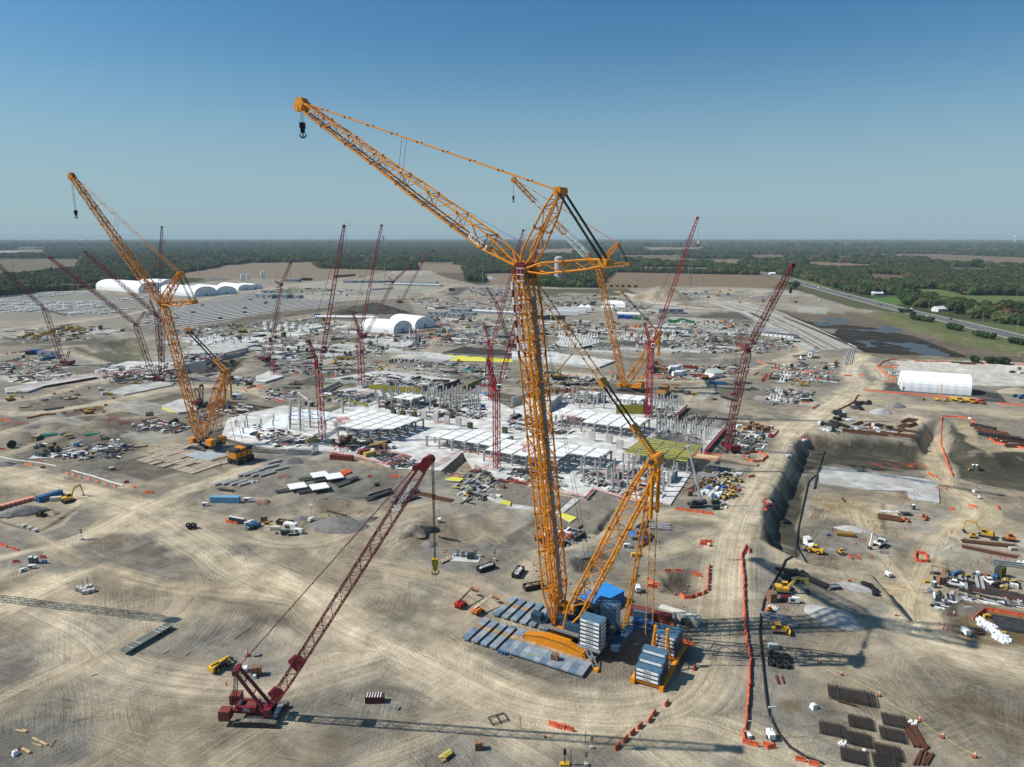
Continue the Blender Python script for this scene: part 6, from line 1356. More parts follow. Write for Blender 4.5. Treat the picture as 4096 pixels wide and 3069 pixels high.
for i,(pts,z0,z1)in en_([(PP('11',(560,430,820,380,1080,400,1100,500,940,540,560,470)),-1,.9),(PP('11',(620,310,1080,235,1760,320,1580,400,1340,380,1010,365,850,340)),-1,1.6),(PP('21',(0,80,290,72,893,148,755,205,300,165,0,130)),-.5,1.6),(PP('01',(820,265,1110,178,1500,190,1530,250,1250,300,990,318)),-1,4.0),(PP('01',(40,390,380,330,800,262,835,290,380,370,240,420,60,425)),-.5,1.5),(PP('01',(1420,150,1850,30,2150,60,1640,185)),-1,4.5),(PP('01',(930,415,1250,320,1520,330,1480,355,1070,440)),-.5,.8),(PP('01',(1190,700,1400,655,1640,725,1480,770)),-.5,.7),(PP('01',(1400,540,1560,480,1720,500,1700,580,1540,600)),-.5,1.2),(PP('11',(0,285,120,240,240,285,80,335,0,330)),-.5,1.5),(PP('31',(500,930,1440,1040,1490,1100),'32',(1500,190,1240,160,1215,95,900,85,700,60,460,30),'31',(450,990)),-8.8,-7.5),(PP('10',(1000,1060,1180,1030,1400,1060,1300,1105,1100,1100)),-.5,1.0),(PP('12',(1990,290,2100,180,2212,180),'22',(200,230,590,300,430,430,0,380)),-.6,.3),(PP('20',(380,1060,640,1040,720,1080,600,1110,420,1100)),-.5,1.2),(PP('10',(380,935,520,905,600,930,420,965)),-.5,2),(PP('00',(1640,1060,1850,1010,2000,1040,1800,1090)),-.5,2),(PP('00',(1850,1080,2000,1050,2212,1090,2100,1123)),-.5,2),]):slab('foundation_slab',pts,z0,z1,SLABM if i not in(1,)else CON)
slab('rebar_bed',PP('12',(2010,250,2110,170,2300,175),'22',(200,240,520,290,400,400,0,345)),.3,.55,mat('rebar_mat_bed',(.24,.20,.165),.9,var=.25,scale=1.2))
slab('dark_backfill',PP('11',(1600,72,1790,20,2100,45,2212,60,2212,105)),.05,.6,mat('dark_backfill',(.035,.03,.027),.95,var=.3,scale=.1))
def wall(nM,a,b,h,th_=.6,z0=0,m=CON,lB='',cat='retaining wall',grp=None):
 mb=MB();a=Vc((*a,0));b=Vc((*b,0));d=(b-a).normalized();n=Vc((-d.y,d.x,0))*th_/2;mb.prism([tuple((a+n)[:2]),tuple((b+n)[:2]),tuple((b-n)[:2]),tuple((a-n)[:2])],z0,z0+h,m)
 o=mb.bd(nM);tag(o,lB,cat,grp);return o
def W2(t,x0,y0,x1,y1,h,lB,z0=0,m=CON,th_=.6,z=0):return wall('concrete_wall',G(t,x0,y0,z)[:2],G(t,x1,y1,z)[:2],h,th_,z0,m,lB)
W2('21',1510,545,1385,660,3.4,'grey concrete wall with red rail running back from the white column field',z0=-.5)
W2('21',1838,735,1655,950,3.6,'grey concrete edge wall at the right side of the column field',z0=-.5)
W2('11',1765,930,1480,1080,3.2,'bright concrete wall along the sand-filled excavation',z0=-2.9)
W2('21',0,530,200,470,5.5,'tall grey core wall left of the twin yellow boom',z0=.5);W2('21',320,590,430,500,6,'tall grey core wall right of the twin yellow boom',z0=.5);W2('21',320,590,120,520,5.5,'low grey core wall facing the camera behind the twin boom',z0=.5)
W2('11',600,330,1010,370,3.0,'long grey basement wall behind the left red tower crane',z0=.9);W2('11',560,430,720,350,3.2,'grey wall closing the basement at the left',z0=.5)
W2('11',980,390,1410,420,4,'formwork-lined basement wall behind the open columns',z0=.3,m=FORM);W2('11',1560,405,1760,330,3,'dark form wall at the right end of the basement',z0=.3,m=FDRK);W2('11',1790,400,1970,320,3.5,'dark yellow formwork wall beyond the columns',z0=.3,m=FORM)
W2('11',640,470,960,540,2.2,'low concrete kerb wall with formwork in front of the basement',z0=.3,m=FORM)
W2('21',900,600,1135,605,6,'patterned formwork wall under the small panel deck',z0=.4,m=FORM);W2('21',1135,605,1160,540,6,'dark end of the formwork wall by the red mast',z0=.4,m=FDRK)
W2('22',640,310,720,225,2.6,'concrete wall corner beside the rebar bed',z0=-1.8);W2('22',1365,170,1415,110,3.5,'concrete stair wall near the right corner of the slab',z0=.5)
W2('01',1560,250,1780,200,7,'tall pale concrete pier wall at the end of the left deck',z0=0);W2('01',990,318,1530,252,3.8,'long shaded side wall of the left concrete deck',z0=0);W2('01',1650,190,2120,85,5.5,'long pale wall of the upper left concrete deck',z0=-1.5)
W2('01',380,372,835,292,2.6,'orange-capped edge wall of the narrow left slab',z0=-1.2,m=RUST)
def deck(nM,o,cells,h,p1=8.0,p2=7.5,m=CONP,lB='',cat='panel deck',cols=True,thick=.35):
 o=Vc((*o,0));r=eM(nM,(o.x,o.y,SZ),GR);tag(r,lB,cat);done=set()
 for n,(i,j)in en_(sorted(cells)):
  mb=MB();g=.5;mb.bx(i*p1+g,(i+1)*p1-g,j*p2+g,(j+1)*p2-g,h,h+thick,m[n%len(m)]if isinstance(m,list)else m);mb.bd('deck_panel',r)
  for a,b in((i,j),(i+1,j),(i,j+1),(i+1,j+1)):
   if(a,b)in done or not cols:continue
   done.add((a,b));mb=MB();x,y=a*p1,b*p2;w=.38
   mb.bx(x-w,x+w,y-w,y+w,0,h-.9,CONC);mb.box((x,y,h-.7),(1.2,.76,.4),CONC);mb.box((x,y,h-.3),(2.0,.8,.42),CONC);mb.bd('column',r)
 rows=sorted({j for _,j in cells});
 for i in sorted({i for i,_ in cells}|{i+1 for i,_ in cells}):
  js=[j for(a,j)in cells if a in(i,i-1)]
  mb=MB();mb.bx(i*p1-.2,i*p1+.2,min(js)*p2,(max(js)+1)*p2,h-.75,h-.15,FDRK);mb.bd('beam',r)  # beams coloured dark so gaps between panels read as shadow
 return r
cellsA={(i,j)for j in rg(4)for i in rg(6)}|{(2,-1),(3,-1),(4,-1)}
deck('panel_deck',(-108.6,400.2),cellsA,5.6,lB='white precast panel deck on columns, the left one beside the red mast')
cellsB={(i,j)for j in rg(0,3)for i in rg(0,12)}-{(0,0),(11,0),(10,0),(5,2)}|{(i,-1)for i in rg(5,10)}|{(0,0)}
deck('panel_deck',(-45.6,365.8),cellsB,5.6,lB='long white precast panel deck passing behind the base of the twin yellow boom')
cellsC={(i,j)for j in rg(2)for i in rg(7)}|{(i,-1)for i in rg(3,7)}
deck('panel_deck',(22.9,414.0),cellsC,5.6,p2=8.6,lB='white precast panel deck with dark space beneath, right of the twin boom')
p=G('21',905,470,6.1);deck('panel_deck',p[:2],{(0,0),(1,0),(0,1),(1,1)},6,lB='small square white panel deck next to the rear red mast')
p=G('11',1170,462,6.1);deck('panel_deck',p[:2],{(0,0),(1,0),(0,1),(1,1)},6,lB='small white panel deck at the back of the building between bare columns')
p=G('21',640,425,6.1);deck('panel_deck',p[:2],{(0,0)},6,lB='single white panel on four columns in front of the yellow crane body')
fy=[FORM,FDRK,FORM,FDRK]
def formdeck():
 r=eM('formwork_deck',(54.9,336.6,SZ),GR);tag(r,'yellow and black formwork table deck on dense scaffold props','formwork deck');rnd=random.Random(2)
 n=0
 for i in rg(5):
  for j in rg(10):
   for u in rg(2):
    z=5.6+rnd.uniform(-.05,.12);mb=MB();x0=i*6.4-(j>6)*0;y0=j*3.1;top=FORM if u==0 else FDRK
    mb.bx(x0+.3,x0+6.0,y0+u*1.5+.1,y0+u*1.5+1.45,z,z+.25,mat('yellow_form_top',(.42,.38,.04),.7,var=.2,scale=1.5)if u==0 else mat('dark_form_top',(.10,.11,.11),.7,var=.3,scale=.6));mb.bd('formwork_panel',r);n+=1
 mb=MB()
 for i in rg(0,33,2):
  for j in rg(0,31,2):mb.bar((i,j,0),(i,j,5.6),.07,GRY,3,cap=False)
 for i in rg(0,33,4):
  for j in rg(0,28,4):mb.bar((i,j,0),(i,j+4,5),.05,GRY,3,cap=False);mb.bar((i,j,2.6),(i,j+4,2.6),.05,GRY,3,cap=False)
 for j in rg(0,31,6):mb.bar((0,j,2.6),(32,j,2.6),.05,GRY,3,cap=False)
 tag(mb.bd('scaffold_props',r),None,kind='stuff')
 for i in rg(0,6):
  for j in(0,1,2,3):mb=MB();mb.bx(i*6.4-.35,i*6.4+.35,j*9-.35,j*9+.35,0,5.4,CONC);mb.bd('column',r)
formdeck()
def scaff(t,x,y,L,W,h,lB,top=None,rail=REDM):
 p=A(t,x,y);r=eM('scaffold_tower',p,GR);tag(r,lB,'scaffold');mb=MB();n1=max(2,int(L/2));n2=max(2,int(W/2))
 for i in rg(n1+1):
  for j in rg(n2+1):mb.bar((L*i/n1,W*j/n2,0),(L*i/n1,W*j/n2,h),.06,GRY,3,cap=False)
 k=0
 while k*2<h:
  for j in rg(n2+1):mb.bar((0,W*j/n2,k*2),(L,W*j/n2,k*2),.05,GRY,3,cap=False);mb.bar((0,W*j/n2,k*2),(L,W*j/n2,min(h,k*2+2)),.04,GRY,3,cap=False)
  for i in rg(n1+1):mb.bar((L*i/n1,0,k*2),(L*i/n1,W,k*2),.05,GRY,3,cap=False)
  k+=1
 tag(mb.bd('scaffold_frame',r),None,kind='stuff')
 if top:mb=MB();mb.bx(.3,L-.3,.3,W-.3,h,h+.15,top);mb.bd('plywood_platform',r)
 if rail:
  mb=MB()
  for z in(.5,1.1):
   for a,b in(((0,0),(L,0)),((L,0),(L,W)),((L,W),(0,W)),((0,W),(0,0))):mb.bar((*a,h+z),(*b,h+z),.10,rail)
  mb.bd('guard_rail',r)
scaff('21',1545,1080,12,9,6,'scaffold tower topped by a fresh plywood platform with red rails',WOODN);scaff('21',470,720,4,4,6.5,'red-railed stair scaffold inside the right white deck');scaff('21',70,980,5,4,6.5,'red-railed stair scaffold in front of the long white deck');scaff('11',690,740,5,4,6.4,'stair scaffold beside the left white deck by the red mast')
scaff('21',1350,900,18,8,5,'open grey scaffold field right of the yellow formwork deck',None,None);scaff('21',1180,830,20,6,4.5,'open grey scaffold behind the yellow formwork deck',None,None)
def ip_(x,y,pY):return float(sdpoly(np.array([x]),np.array([y]),pY)[0])
used=[]
for o_,cells,p1,p2 in(((-108.6,400.2),cellsA,8,7.5),((-45.6,365.8),cellsB,8,7.5),((22.9,414.0),cellsC,8,8.6),((54.9,336.6),{(i,j)for i in rg(4)for j in rg(4)},8,7.7)):
 for i,j in cells:q=Vc((*o_,0))+E1*(i+.5)*p1+E2*(j+.5)*p2;used.append((q.x,q.y))
COLS=[(PP('11',(200,700,280,570,480,540,520,760,440,800)),'colb',8,.95,'braced column with corbels in the rows left of the red mast'),(PP('11',(640,600,700,530,850,520,780,600)),'colb',8,.8,'braced column standing behind the left white deck'),(PP('11',(960,520,1100,430,1700,400,1980,440,1960,640,1680,600,1400,560,1100,560)),'colp',7.6,.8,'plain square column in the open grid behind the left white deck'),(PP('21',(1190,460,1500,520,1380,640,1200,640)),'colp',6.4,.95,'plain square column in the grid right of the rear red mast'),(PP('21',(1200,660,1420,690,1820,740,1640,880,1250,800)),'colr',5.6,.9,'column with projecting rebar near the right edge of the slab'),(PP('11',(780,750,1180,760,1180,840,780,830)),'col',8,1,'column with corbel standing along the front of the left white deck'),(PP('22',(350,20,900,20,1400,20,1480,90,1300,300,1080,300,700,200,500,150)),'colp',7,.9,'plain square column on the front apron of the slab'),(PP('21',(500,450,860,440,880,560,520,560)),'colt',7,.9,'tall thin column between the twin boom and the small panel deck'),(PP('11',(600,440,1000,440,960,520,700,490)),'cols',7.5,.8,'short column stub with rebar on the basement floor'),(PP('11',(-240,700,180,650,200,780,0,860)),'cols',10,.5,'short column stub with rebar on the open left slab'),(PP('01',(2050,640,2212,620,2212,840,2000,800)),'cols',10,.5,'short column stub with rebar beside the blue housed crane'),]
rnd=random.Random(11);ncol=0
for pY,k,stp,pr,lB in COLS:
 xs=[q[0]for q in pY];ys=[q[1]for q in pY];cx,cy=sum(xs)/len(xs),sum(ys)/len(ys)
 for i in rg(-14,15):
  for j in rg(-14,15):
   q=Vc((cx,cy,0))+E1*i*stp+E2*j*stp
   if ip_(q.x,q.y,pY)<.5 or rnd.random()>pr or any(abs(q.x-a)+abs(q.y-b)<7 for a,b in used):continue
   K[k].U(Vc((q.x,q.y,SZ)),GR,lB,lB+'s group' if False else 'columns: '+lB[:40]);ncol+=1
for x,y in((1455,640),(1555,665),(1650,685),(1750,700)):U('pier','11',x,y,-28,'broad concrete pier in the row right of the left white deck','concrete piers in a row',z=SZ)
for x,y in((690,830),(840,850),(930,900)):U('pier','21',x,y,-28,'broad concrete pier between the two right white decks','concrete piers between decks',z=SZ)
for x,y in((1190,600),(1270,615),(1370,625)):U('frm','11',x,y,-28,'dark formwork block with yellow walers behind the left white deck','formwork blocks',z=SZ)
for x,y in((1850,720),(2150,760)):U('frm','11',x,y,-28,'dark formwork block with braces near the long white deck','formwork blocks near long deck',z=SZ)
def portal(t,x,y,rz,lB):
 p=G(t,x,y,SZ);r=eM('concrete_portal',p,D(rz));tag(r,lB,'concrete frame')
 for a in(-3,3):mb=MB();mb.bx(a-.6,a+.6,-.4,.4,0,5,CON);mb.bd('leg',r)
 mb=MB();mb.bx(-3.6,3.6,-.4,.4,5.0,6.6,CON);mb.bd('lintel',r)
portal('22',840,110,60,'grey concrete portal frame standing on the front slab');portal('21',1265,750,60,'grey concrete portal frame behind the yellow formwork deck')
def rr_(t,*c,lB,h=1.2,z=SZ,m=REDM):
 pts=[G(t,c[i],c[i+1],z)for i in rg(0,len(c),2)];r=eM('red_guard_rail',pts[0]);tag(r,lB,'guard rail')
 for a,b in zip(pts[:-1],pts[1:]):
  mb=MB();
  for zz in(.35,.75,1.15):mb.bar(a+Vc((0,0,zz*h)),b+Vc((0,0,zz*h)),.085,m,4)
  n=max(1,int((b-a).length/2.4))
  for i in rg(n+1):q=a.lerp(b,i/n);mb.bar(q,q+Vc((0,0,1.25*h)),.07,m,4)
  pT(mb,'rail',r,pts[0])
rr_('21',1510,545,1385,660,lB='red guard rail along the rear concrete wall',z=3);rr_('21',1838,735,1650,960,lB='long red guard rail on the right edge of the slab',z=3);rr_('21',1220,770,1500,770,lB='red guard rail behind the yellow formwork deck')
rr_('11',1765,930,1480,1080,lB='red guard rail on the wall of the sandy excavation',z=.6);rr_('11',640,925,1190,1050,1300,960,1100,925,lB='red guard rail around the square opening by the containers');rr_('11',1900,1040,1880,1110,2010,1060,lB='red guard rail by the foot of the front tower crane')
rr_('22',640,300,700,215,1090,330,1300,345,lB='red guard rail along the front edge of the slab');rr_('22',400,240,620,280,lB='red guard rail over the rebar bed');rr_('22',880,60,910,20,1100,40,1140,90,1000,110,880,60,lB='red rails round the opening under the derrick head');rr_('22',0,145,400,225,lB='red guard rail behind the rebar bed')
rr_('21',530,650,600,640,590,670,520,680,530,650,lB='red rails on the roof panels of the right deck',z=6.4);rr_('21',100,890,190,870,200,920,90,930,100,890,lB='red rails on the roof panels of the long deck',z=6.4);rr_('11',705,655,780,635,805,655,730,675,705,655,lB='red rails on the roof panels of the left deck',z=6.4)
rr_('11',1545,680,1650,690,1640,660,1545,655,lB='red rails round the pier openings');rr_('01',830,265,1000,285,1240,245,lB='red rails on the left concrete deck',z=4.2);rr_('01',940,240,1080,250,1120,230,lB='orange rails round an opening in the left deck',z=4.2);rr_('01',1590,90,1840,130,2000,90,lB='orange edge protection on the upper left deck',z=4.6);rr_('01',60,400,390,330,800,265,lB='orange edge protection on the narrow left slab',z=1.6)
slab('opening_black_sheet',PP('11',(1010,980,1100,925,1290,955,1190,1040)),SZ+.01,SZ+.04,mat('opening_black',(.03,.03,.03),.9,var=.3))  # flat black sheet on the slab stands in for the dark opening
for i in rg(8):U('pile3','11',1080+i*22,985+(i%3)*10,20*i,'dark bundle of forms lying in the square opening','forms in the square opening',z=SZ+.05)
Z2('c40r','11',650,985,835,1000,'brown-red shipping container on the ground in front of the left deck');Z2('c20r','11',890,955,975,935,'brown-red container standing behind a yellow one near the square opening');Z2('c20y','11',940,975,1025,955,'mustard yellow container beside the square opening with red rails')
Z2('c20y','11',445,855,525,845,'short yellow and white container at the foot of the left tower crane')
for i,(x,y)in en_(((1020,885),(1060,872),(1090,862))):U('c20y','11',x,y,20,'bright yellow box in the row of site stores on the slab','yellow boxes in the site store row',sc=.7,z=SZ)
for i,(x,y)in en_(((755,865),(775,840),(740,830),(1050,905),(1080,895),(1110,900),(810,825),(850,560+300))):U('crb','11',x,y,30*i,'brown timber crate among the stores below the left deck','brown crates below the left deck',sc=1.3,z=SZ)
for i,(x,y)in en_(((830,870),(870,865),(920,870),(960,865),(980,850))):U('crk','11',x,y,10*i,'black site box in the store row below the left deck','black boxes below the left deck',sc=1.6,z=SZ)
for x,y in((1120,890),(1165,885),(1180,895)):U('genw','11',x,y,60,'white boxed unit at the end of the store row','white units by the store row',z=SZ)
for x,y in((1830,530),(1780,505),(1860,490)):U('c40w','11',x,y,30,'long tan box container between bare columns at the back','tan containers between columns',sc=.8,z=SZ)
U('genb','11',1960,540,30,'pale blue box truck unit near the rear tower crane base',z=SZ);U('can','11',1975,440,20,'small blue pop-up canopy beside the rear tower crane base',z=SZ);U('c20y','11',1712,590,20,'small yellow box on the slab between columns',sc=.5,z=SZ)
for x,y in((180,815),(240,820),(290,825)):U('beam2','11',x,y,48,'pair of grey concrete beams lying on the left slab','beam pairs on the left slab',z=SZ)
U('pile1','11',190,880,30,'heap of forms at the front edge of the left slab',z=SZ);U('pile2','11',350,790,10,'small wooden formwork heap on the left slab',z=SZ)
for x,y in((350,910),(410,915),(450,912)):U('beam2','11',x,y,-8,'grey concrete beam pair at the edge of the gravel','beam pairs by the gravel edge')
Z2('rtc','11',510,535,400,520,'white rough-terrain crane with boom raised beside the left tower crane')
for k,x,y,lB in(('exc',1085,235,'yellow excavator on the open ground behind the basement'),('exc1',680,165,'dark yellow excavator with boom folded by the rubble heap'),('load',790,185,'yellow wheel loader left of the rear red mast'),('dtr',820,130,'yellow dump truck in the pair behind the rear red mast'),('doz',1755,150,'small yellow bulldozer in front of the yellow sheeting')):U(k,'11',x,y,rnd.uniform(-60,60),lB)
U('dtr','11',760,125,10,'yellow dump truck parked left of its twin behind the mast')
for x in(1160,1180,1210,1240,1270,1300,1340,1360):U('stub','11',x,140+(x%3)*8,0,'dark formed column stub near the long pale slab','column stubs by the pale slab',sc=(1.2,1.2,1.6))
for x,y in((600,78),(650,75),(610,55),(770,85),(780,108),(815,85),(370,38),(590,38),(440,60),(280,55)):U('stub','11',x,y,0,'black wrapped column stub on the far left foundations','black column stubs',sc=(1.6,1.6,2))
for x,y in((1410,160),(1460,150),(1515,155),(1560,180),(1630,175),(1690,170),(1460,165),(1790,180),(1860,190)):U('crg','11',x,y,0,'grey concrete block in the loose row behind the building','grey blocks behind the building',sc=1.2)
for x,y in((1200,230),(1260,260),(1405,220),(1600,200),(1620,250),(1710,255),(590,110)):U('cone','11',x,y,0,'white manhole ring marker on the open gravel','markers on the gravel',sc=1.5)
U('pipt','11',1820,225,0,'bundle of turquoise pipes lying on the gravel');U('pipk','11',1910,235,-10,'black pipe bundle beside the turquoise pipes')
for x,y,r_ in((130,190,0),(410,195,10)):U('flat','11',x,y,r_,'white-loaded long trailer left of the rear crane' if x<200 else 'white framed long trailer near the left crane cab',None)
U('flat','11',310,380,8,'black flatbed trailer parked beside the sand heaps');U('toil','11',460,215,0,'dark portable toilet in the row behind an orange barrier','toilets by the left crane cab');U('toil','11',480,216,0,'dark portable toilet in the row behind an orange barrier','toilets by the left crane cab')
bA('11',420,228,500,232);bA('11',480,258,690,275,sK=.4);bA('11',130,478,260,492,sK=.5);bA('11',700,255,760,240);bA('11',300,255,350,262);bA('11',1800,922,2030,985,sT=2.4,label='orange barrier along the top of the sandy excavation',grp='barriers by the sandy pit');bA('11',1150,440,1180,465)
for(x0,y0,x1,y1,lB)in((500,150,560,90,'white precast panel on a trailer, rear left of the four'),(620,165,690,105,'white precast panel on a trailer, rear right of the four'),(300,250,370,190,'white precast panel on a trailer, front left of the four'),(490,255,560,195,'white precast panel on a trailer, front right of the four')):
 c=A('12',(x0+x1)/2,(y0+y1)/2);r=eM('panel_trailer',c,D(28));tag(r,lB,'loaded trailer')
 mb=MB();mb.bx(-8.5,4,-1.2,1.2,.9,1.15,DRK);mb.bd('trailer_bed',r)
 for wx in(1.2,2.4,3.6):
  for wy in(-1.0,1.0):mb=MB();mb.wheel((wx,wy,.5),.5,.4,BLK,10);mb.bd('wheel',r)
 mb=MB();mb.box((1.2,0,1.9),(7.4,7.6,.4),CONP);mb.bd('precast_panel',r)
 for wx in(-1,3):mb=MB();mb.bx(wx-.15,wx+.15,-3.4,3.4,1.2,1.7,DRK);mb.bd('cradle_beam',r)
Z2('flat','12',690,195,880,120,'black lowboy trailer with a plywood deck patch');Z2('pipk','12',970,285,1180,225,'flatbed loaded with black pipes beyond the red boom');Z2('flat','12',1170,345,1400,280,'black skeletal trailer under the red boom');Z2('flat','12',950,310,1160,245,'black trailer carrying the pipe load')
Z2('stlr','12',1430,255,1500,268,'small rusty plate stack right of the red boom');Z2('stlr','12',1560,290,1670,310,'rusty sheet pile stack near the crane hook line');Z2('flat','12',1210,300,1390,240,'steel-laden trailer beyond the dark skeletal one')
for x,y in((0,60),(30,85),(100,85),(125,20),(160,-20),(210,40)):U('beam2','12',x,y,48,'pair of pale concrete beams in the laydown left of the panels','beam pairs in the laydown',z=None)
for x,y in((2120,85),(2170,80),(1920,160),(1990,155),(2060,160),(2130,165)):U('beam2','02',x,y,52,'pair of pale concrete beams in the left laydown rows','beam rows in the left laydown',z=None)
U('bag','02',2190,155,0,'white sheeted pile beside the concrete beam rows')
along('bar',P2('12',700,95,800,50),.62,'red plastic barrier in the dense stack beyond the panel trailers','stacked red barriers',rz=mh.pi/2.6);along('bar',P2('12',715,110,820,62),.8,'red plastic barrier in the dense stack beyond the panel trailers','stacked red barriers',rz=mh.pi/2.6)
bA('12',965,108,1000,108);bA('12',1148,100,1245,112)
U('pen','12',232,110,10,'red railed pen beside the laydown');U('pen','12',55,335,10,'red railed frame around a small rubble heap');U('coil','12',1042,180,0,'round manhole ring beside a striped drum');U('cone','12',1060,155,0,'orange and white drum by the manhole ring',sc=1.4)
U('cone','12',0,150,0,'white disc marker at the laydown edge')
for x,y in((480,370),(500,310),(555,415),(625,440),(608,300),(738,330),(788,350),(885,420),(905,405),(808,455),(700,445),(1630,760),(1640,740),(1210,60),(745,70),(755,25)):U('cone','12',x,y,0,'orange and white traffic cone round the left pipe trench','cones round the trenches')
for i in rg(9):U('stub','12',620+i*19,405+i*5,20*i,'black valve fitting in the left pipe trench','valves in the left trench',sc=.45)
for i in rg(10):U('stub','12',1585+i*19,632+i*4,20*i,'black valve fitting in the right pipe trench','valves in the right trench',sc=.45)
U('lt','12',1585,495,90,'white light tower with raised mast on the far rim of the trench');U('lt','12',475,490,60,'white light tower beside the grey gravel heap')
Z2('dumpt','12',180,505,320,525,'black dumpster filled with scrap timber near the gravel heap');Z2('dumpw','12',1910,930,2060,880,'black dumpster with pale rubble left of the derrick crane')
Z2('c20w','12',135,565,200,565,'small white container beside stacked gear',sc=.62);U('genw','12',300,565,-15,'white tank trailer beside the small container',sc=1.6);U('genw','12',370,590,-15,'small white box behind the tank trailer');U('gend','12',255,605,0,'dark green box in the gear row');U('brl','12',180,598,0,'blue drums next to the white container');U('pile3','12',330,605,10,'dark scrap pile below the tank trailer');U('geny','12',95,515,0,'yellow box behind the white container',sc=.6);U('crb','12',70,490,0,'brown toolbox left of the dumpster')
for x,y in((-25,555),(0,540),(15,530),(-60,560),(-45,535)):U('blk' if x in(-25,)else 'genb','12',x,y,30,'blue machine unit in the gear cluster near the toilets','blue units by the toilets',sc=.7)
U('pad','12',1815,810,-8,'electrical cabinets and green transformer on a concrete pad in the middle ground');U('brl','12',1725,795,0,'blue drums beside the electrical pad');U('sign','12',2062,825,80,'sign post on a concrete foot beside the electrical pad');Z2('lum','12',1580,850,1680,805,'timber laid beside the electrical pad')
Z2('blr','12',1690,1290,1850,1165,'red boom lift with its basket on the dirt');Z2('blo','12',1840,1330,2000,1235,'orange boom lift with a cream boom beside the steel mats')
Z2('dumpw','22',20,990,85,905,'black dumpster full of white sheeting left of the twin boom');Z2('dumpt','22',100,1085,265,1050,'black dumpster with mixed rubbish close to the twin boom foot');Z2('dumpd','22',520,660,620,610,'black dumpster of dark scrap between boom and derrick')
Z2('c40l','02',1815,320,2085,325,'light blue shipping container with white roof edge at the left laydown');U('genw','02',2140,320,10,'white tank unit next to the light blue container');U('genw','02',1775,355,10,'low white box left of the blue container',sc=.8);U('flat','02',1950,225,-15,'small black trailer behind the light blue container',sc=.6)
for i in rg(5):U('toil','02',1995+i*26,490+i*5,-80,'dark grey toilet in the row of five with white roofs','five portable toilets in a row')
bA('02',1945,480,1960,500,2060,515);bA('02',2110,510,2125,490)
for x,y in((2140,520),(2170,505),(2195,520),(2190,545),(2160,560)):U('genb' if x>2180 else 'genw','02',x,y,30,'small wheeled unit beside the five toilets','small units beside the toilets',sc=.7)
for x,y,r_ in((1645,560,20),(1665,545,60),(1690,550,100),(1630,545,10)):U('tyre','02',x,y,r_,'big black tyre in the lone heap on the dirt','heap of big tyres')
Z2('c20b','02',360,315,500,262,'long dark blue container on the island at the left',sc=(1.7,1,1));U('c20w','02',485,310,20,'small white container beside the long blue one',sc=.7);Z2('exc1','02',545,330,640,300,'yellow excavator parked beside the blue container');U('coil','02',345,290,0,'black hose coil behind the blue container')
for i in rg(8):
 c=A('02',-40+i*42,388-i*11.5);r=eM('pink_insulation_block',c,D(25));tag(r,'pink-orange wrapped block in the long row at the far left','wrapped blocks','pink blocks in a row');mb=MB();mb.box((0,0,.7),(3.4,2.2,1.4),mat('salmon_wrap',(.62,.26,.17),.7,var=.06));mb.bd('wrapped_block',r)
Z2('blk','02',420,450,300,430,'black boom lift folded beside the grey rubble heap',flip=mh.pi);
for x,y in((205,540),(260,560),(305,578),(60,0)):U('crg','02',x,y,-25,'pale concrete block on the edge of the island','blocks on the island edge')
for x,y in((705,650),(740,1100)):pass
U('sign','02',708,648,90,'sign on a concrete foot at the upper traffic island');U('sign','02',762,1068,60,'taller round sign on the lower traffic island');U('sign','02',718,1092,60,'white round mirror sign on the lower traffic island')
for x,y in((765,645),(795,645)):U('beam2','02',x,y,25,'short concrete block pair on the upper island','blocks on the upper island',sc=.35)
for x,y in((690,1080),(720,1090),(745,1110),(790,1098),(770,1066)):U('crg','02',x,y,20,'pale concrete block in the group on the lower island','blocks on the lower island')
bA('02',0,690,260,775,sK=.55,sT=2.4,label='orange barrier in the dashed line at the left edge',grp='barriers at the left edge');bA('02',105,850,175,845);bA('02',355,808,395,808);bA('02',1075,160,1115,150);bA('02',1125,190,1190,205,sT=3.4);bA('02',1250,238,1335,245,sT=3.2);bA('02',940,50,1000,45);bA('02',350,30,400,25);U('lt','02',965,45,30,'small white light tower inside orange barriers');
along('barp',P2('02',560,75,660,100,800,140,960,180,1020,200),5.6,'faded orange block beside the old kerb line','faded barriers by the kerb')
Z2('lum','02',620,52,1060,180,'x')if False else None
mb=MB();q=[A('02',x,y,.25)for x,y in((620,52),(800,100),(940,145),(1068,182))];mb.path(q,.3,CONP,6);tag(mb.bd('white_pipeline'),'thin white pipe laid on the ground beside the left junction','pipe')
U('toil','02',272,845,-80,'left one of two toilets by the dashed barriers');U('toil','02',315,850,-80,'right one of two toilets by the dashed barriers');U('brl','02',385,852,0,'blue drum beside the two toilets',sc=1.4);U('genw','02',280,895,20,'white tank cart below the two toilets',sc=.7);U('genw','02',200,920,60,'white and turquoise pump below the two toilets',sc=.6)
Z2('flatw','03',1070,390,1470,155,'long empty flatbed trailer with plank deck on the open dirt',flip=0)
Z2('tele','03',1960,470,1850,540,'yellow telehandler with lowered boom left of the red crane',flip=mh.pi)
U('cone','03',2140,400,0,'tall orange cone behind the red crane',sc=2);U('crw','03',2105,530,10,'grey open box behind the red crane',sc=1);U('crb','13',5,560,10,'tan crate behind the red crane mast',sc=1.05);U('bag1','03',2200,590,0,'white sack near the tan crate');U('stake','03',1957,655,0,'red and white marker behind the crane counterweight');U('pile3','13',20,395,20,'heap of silver foil behind the red crane',sc=.5)
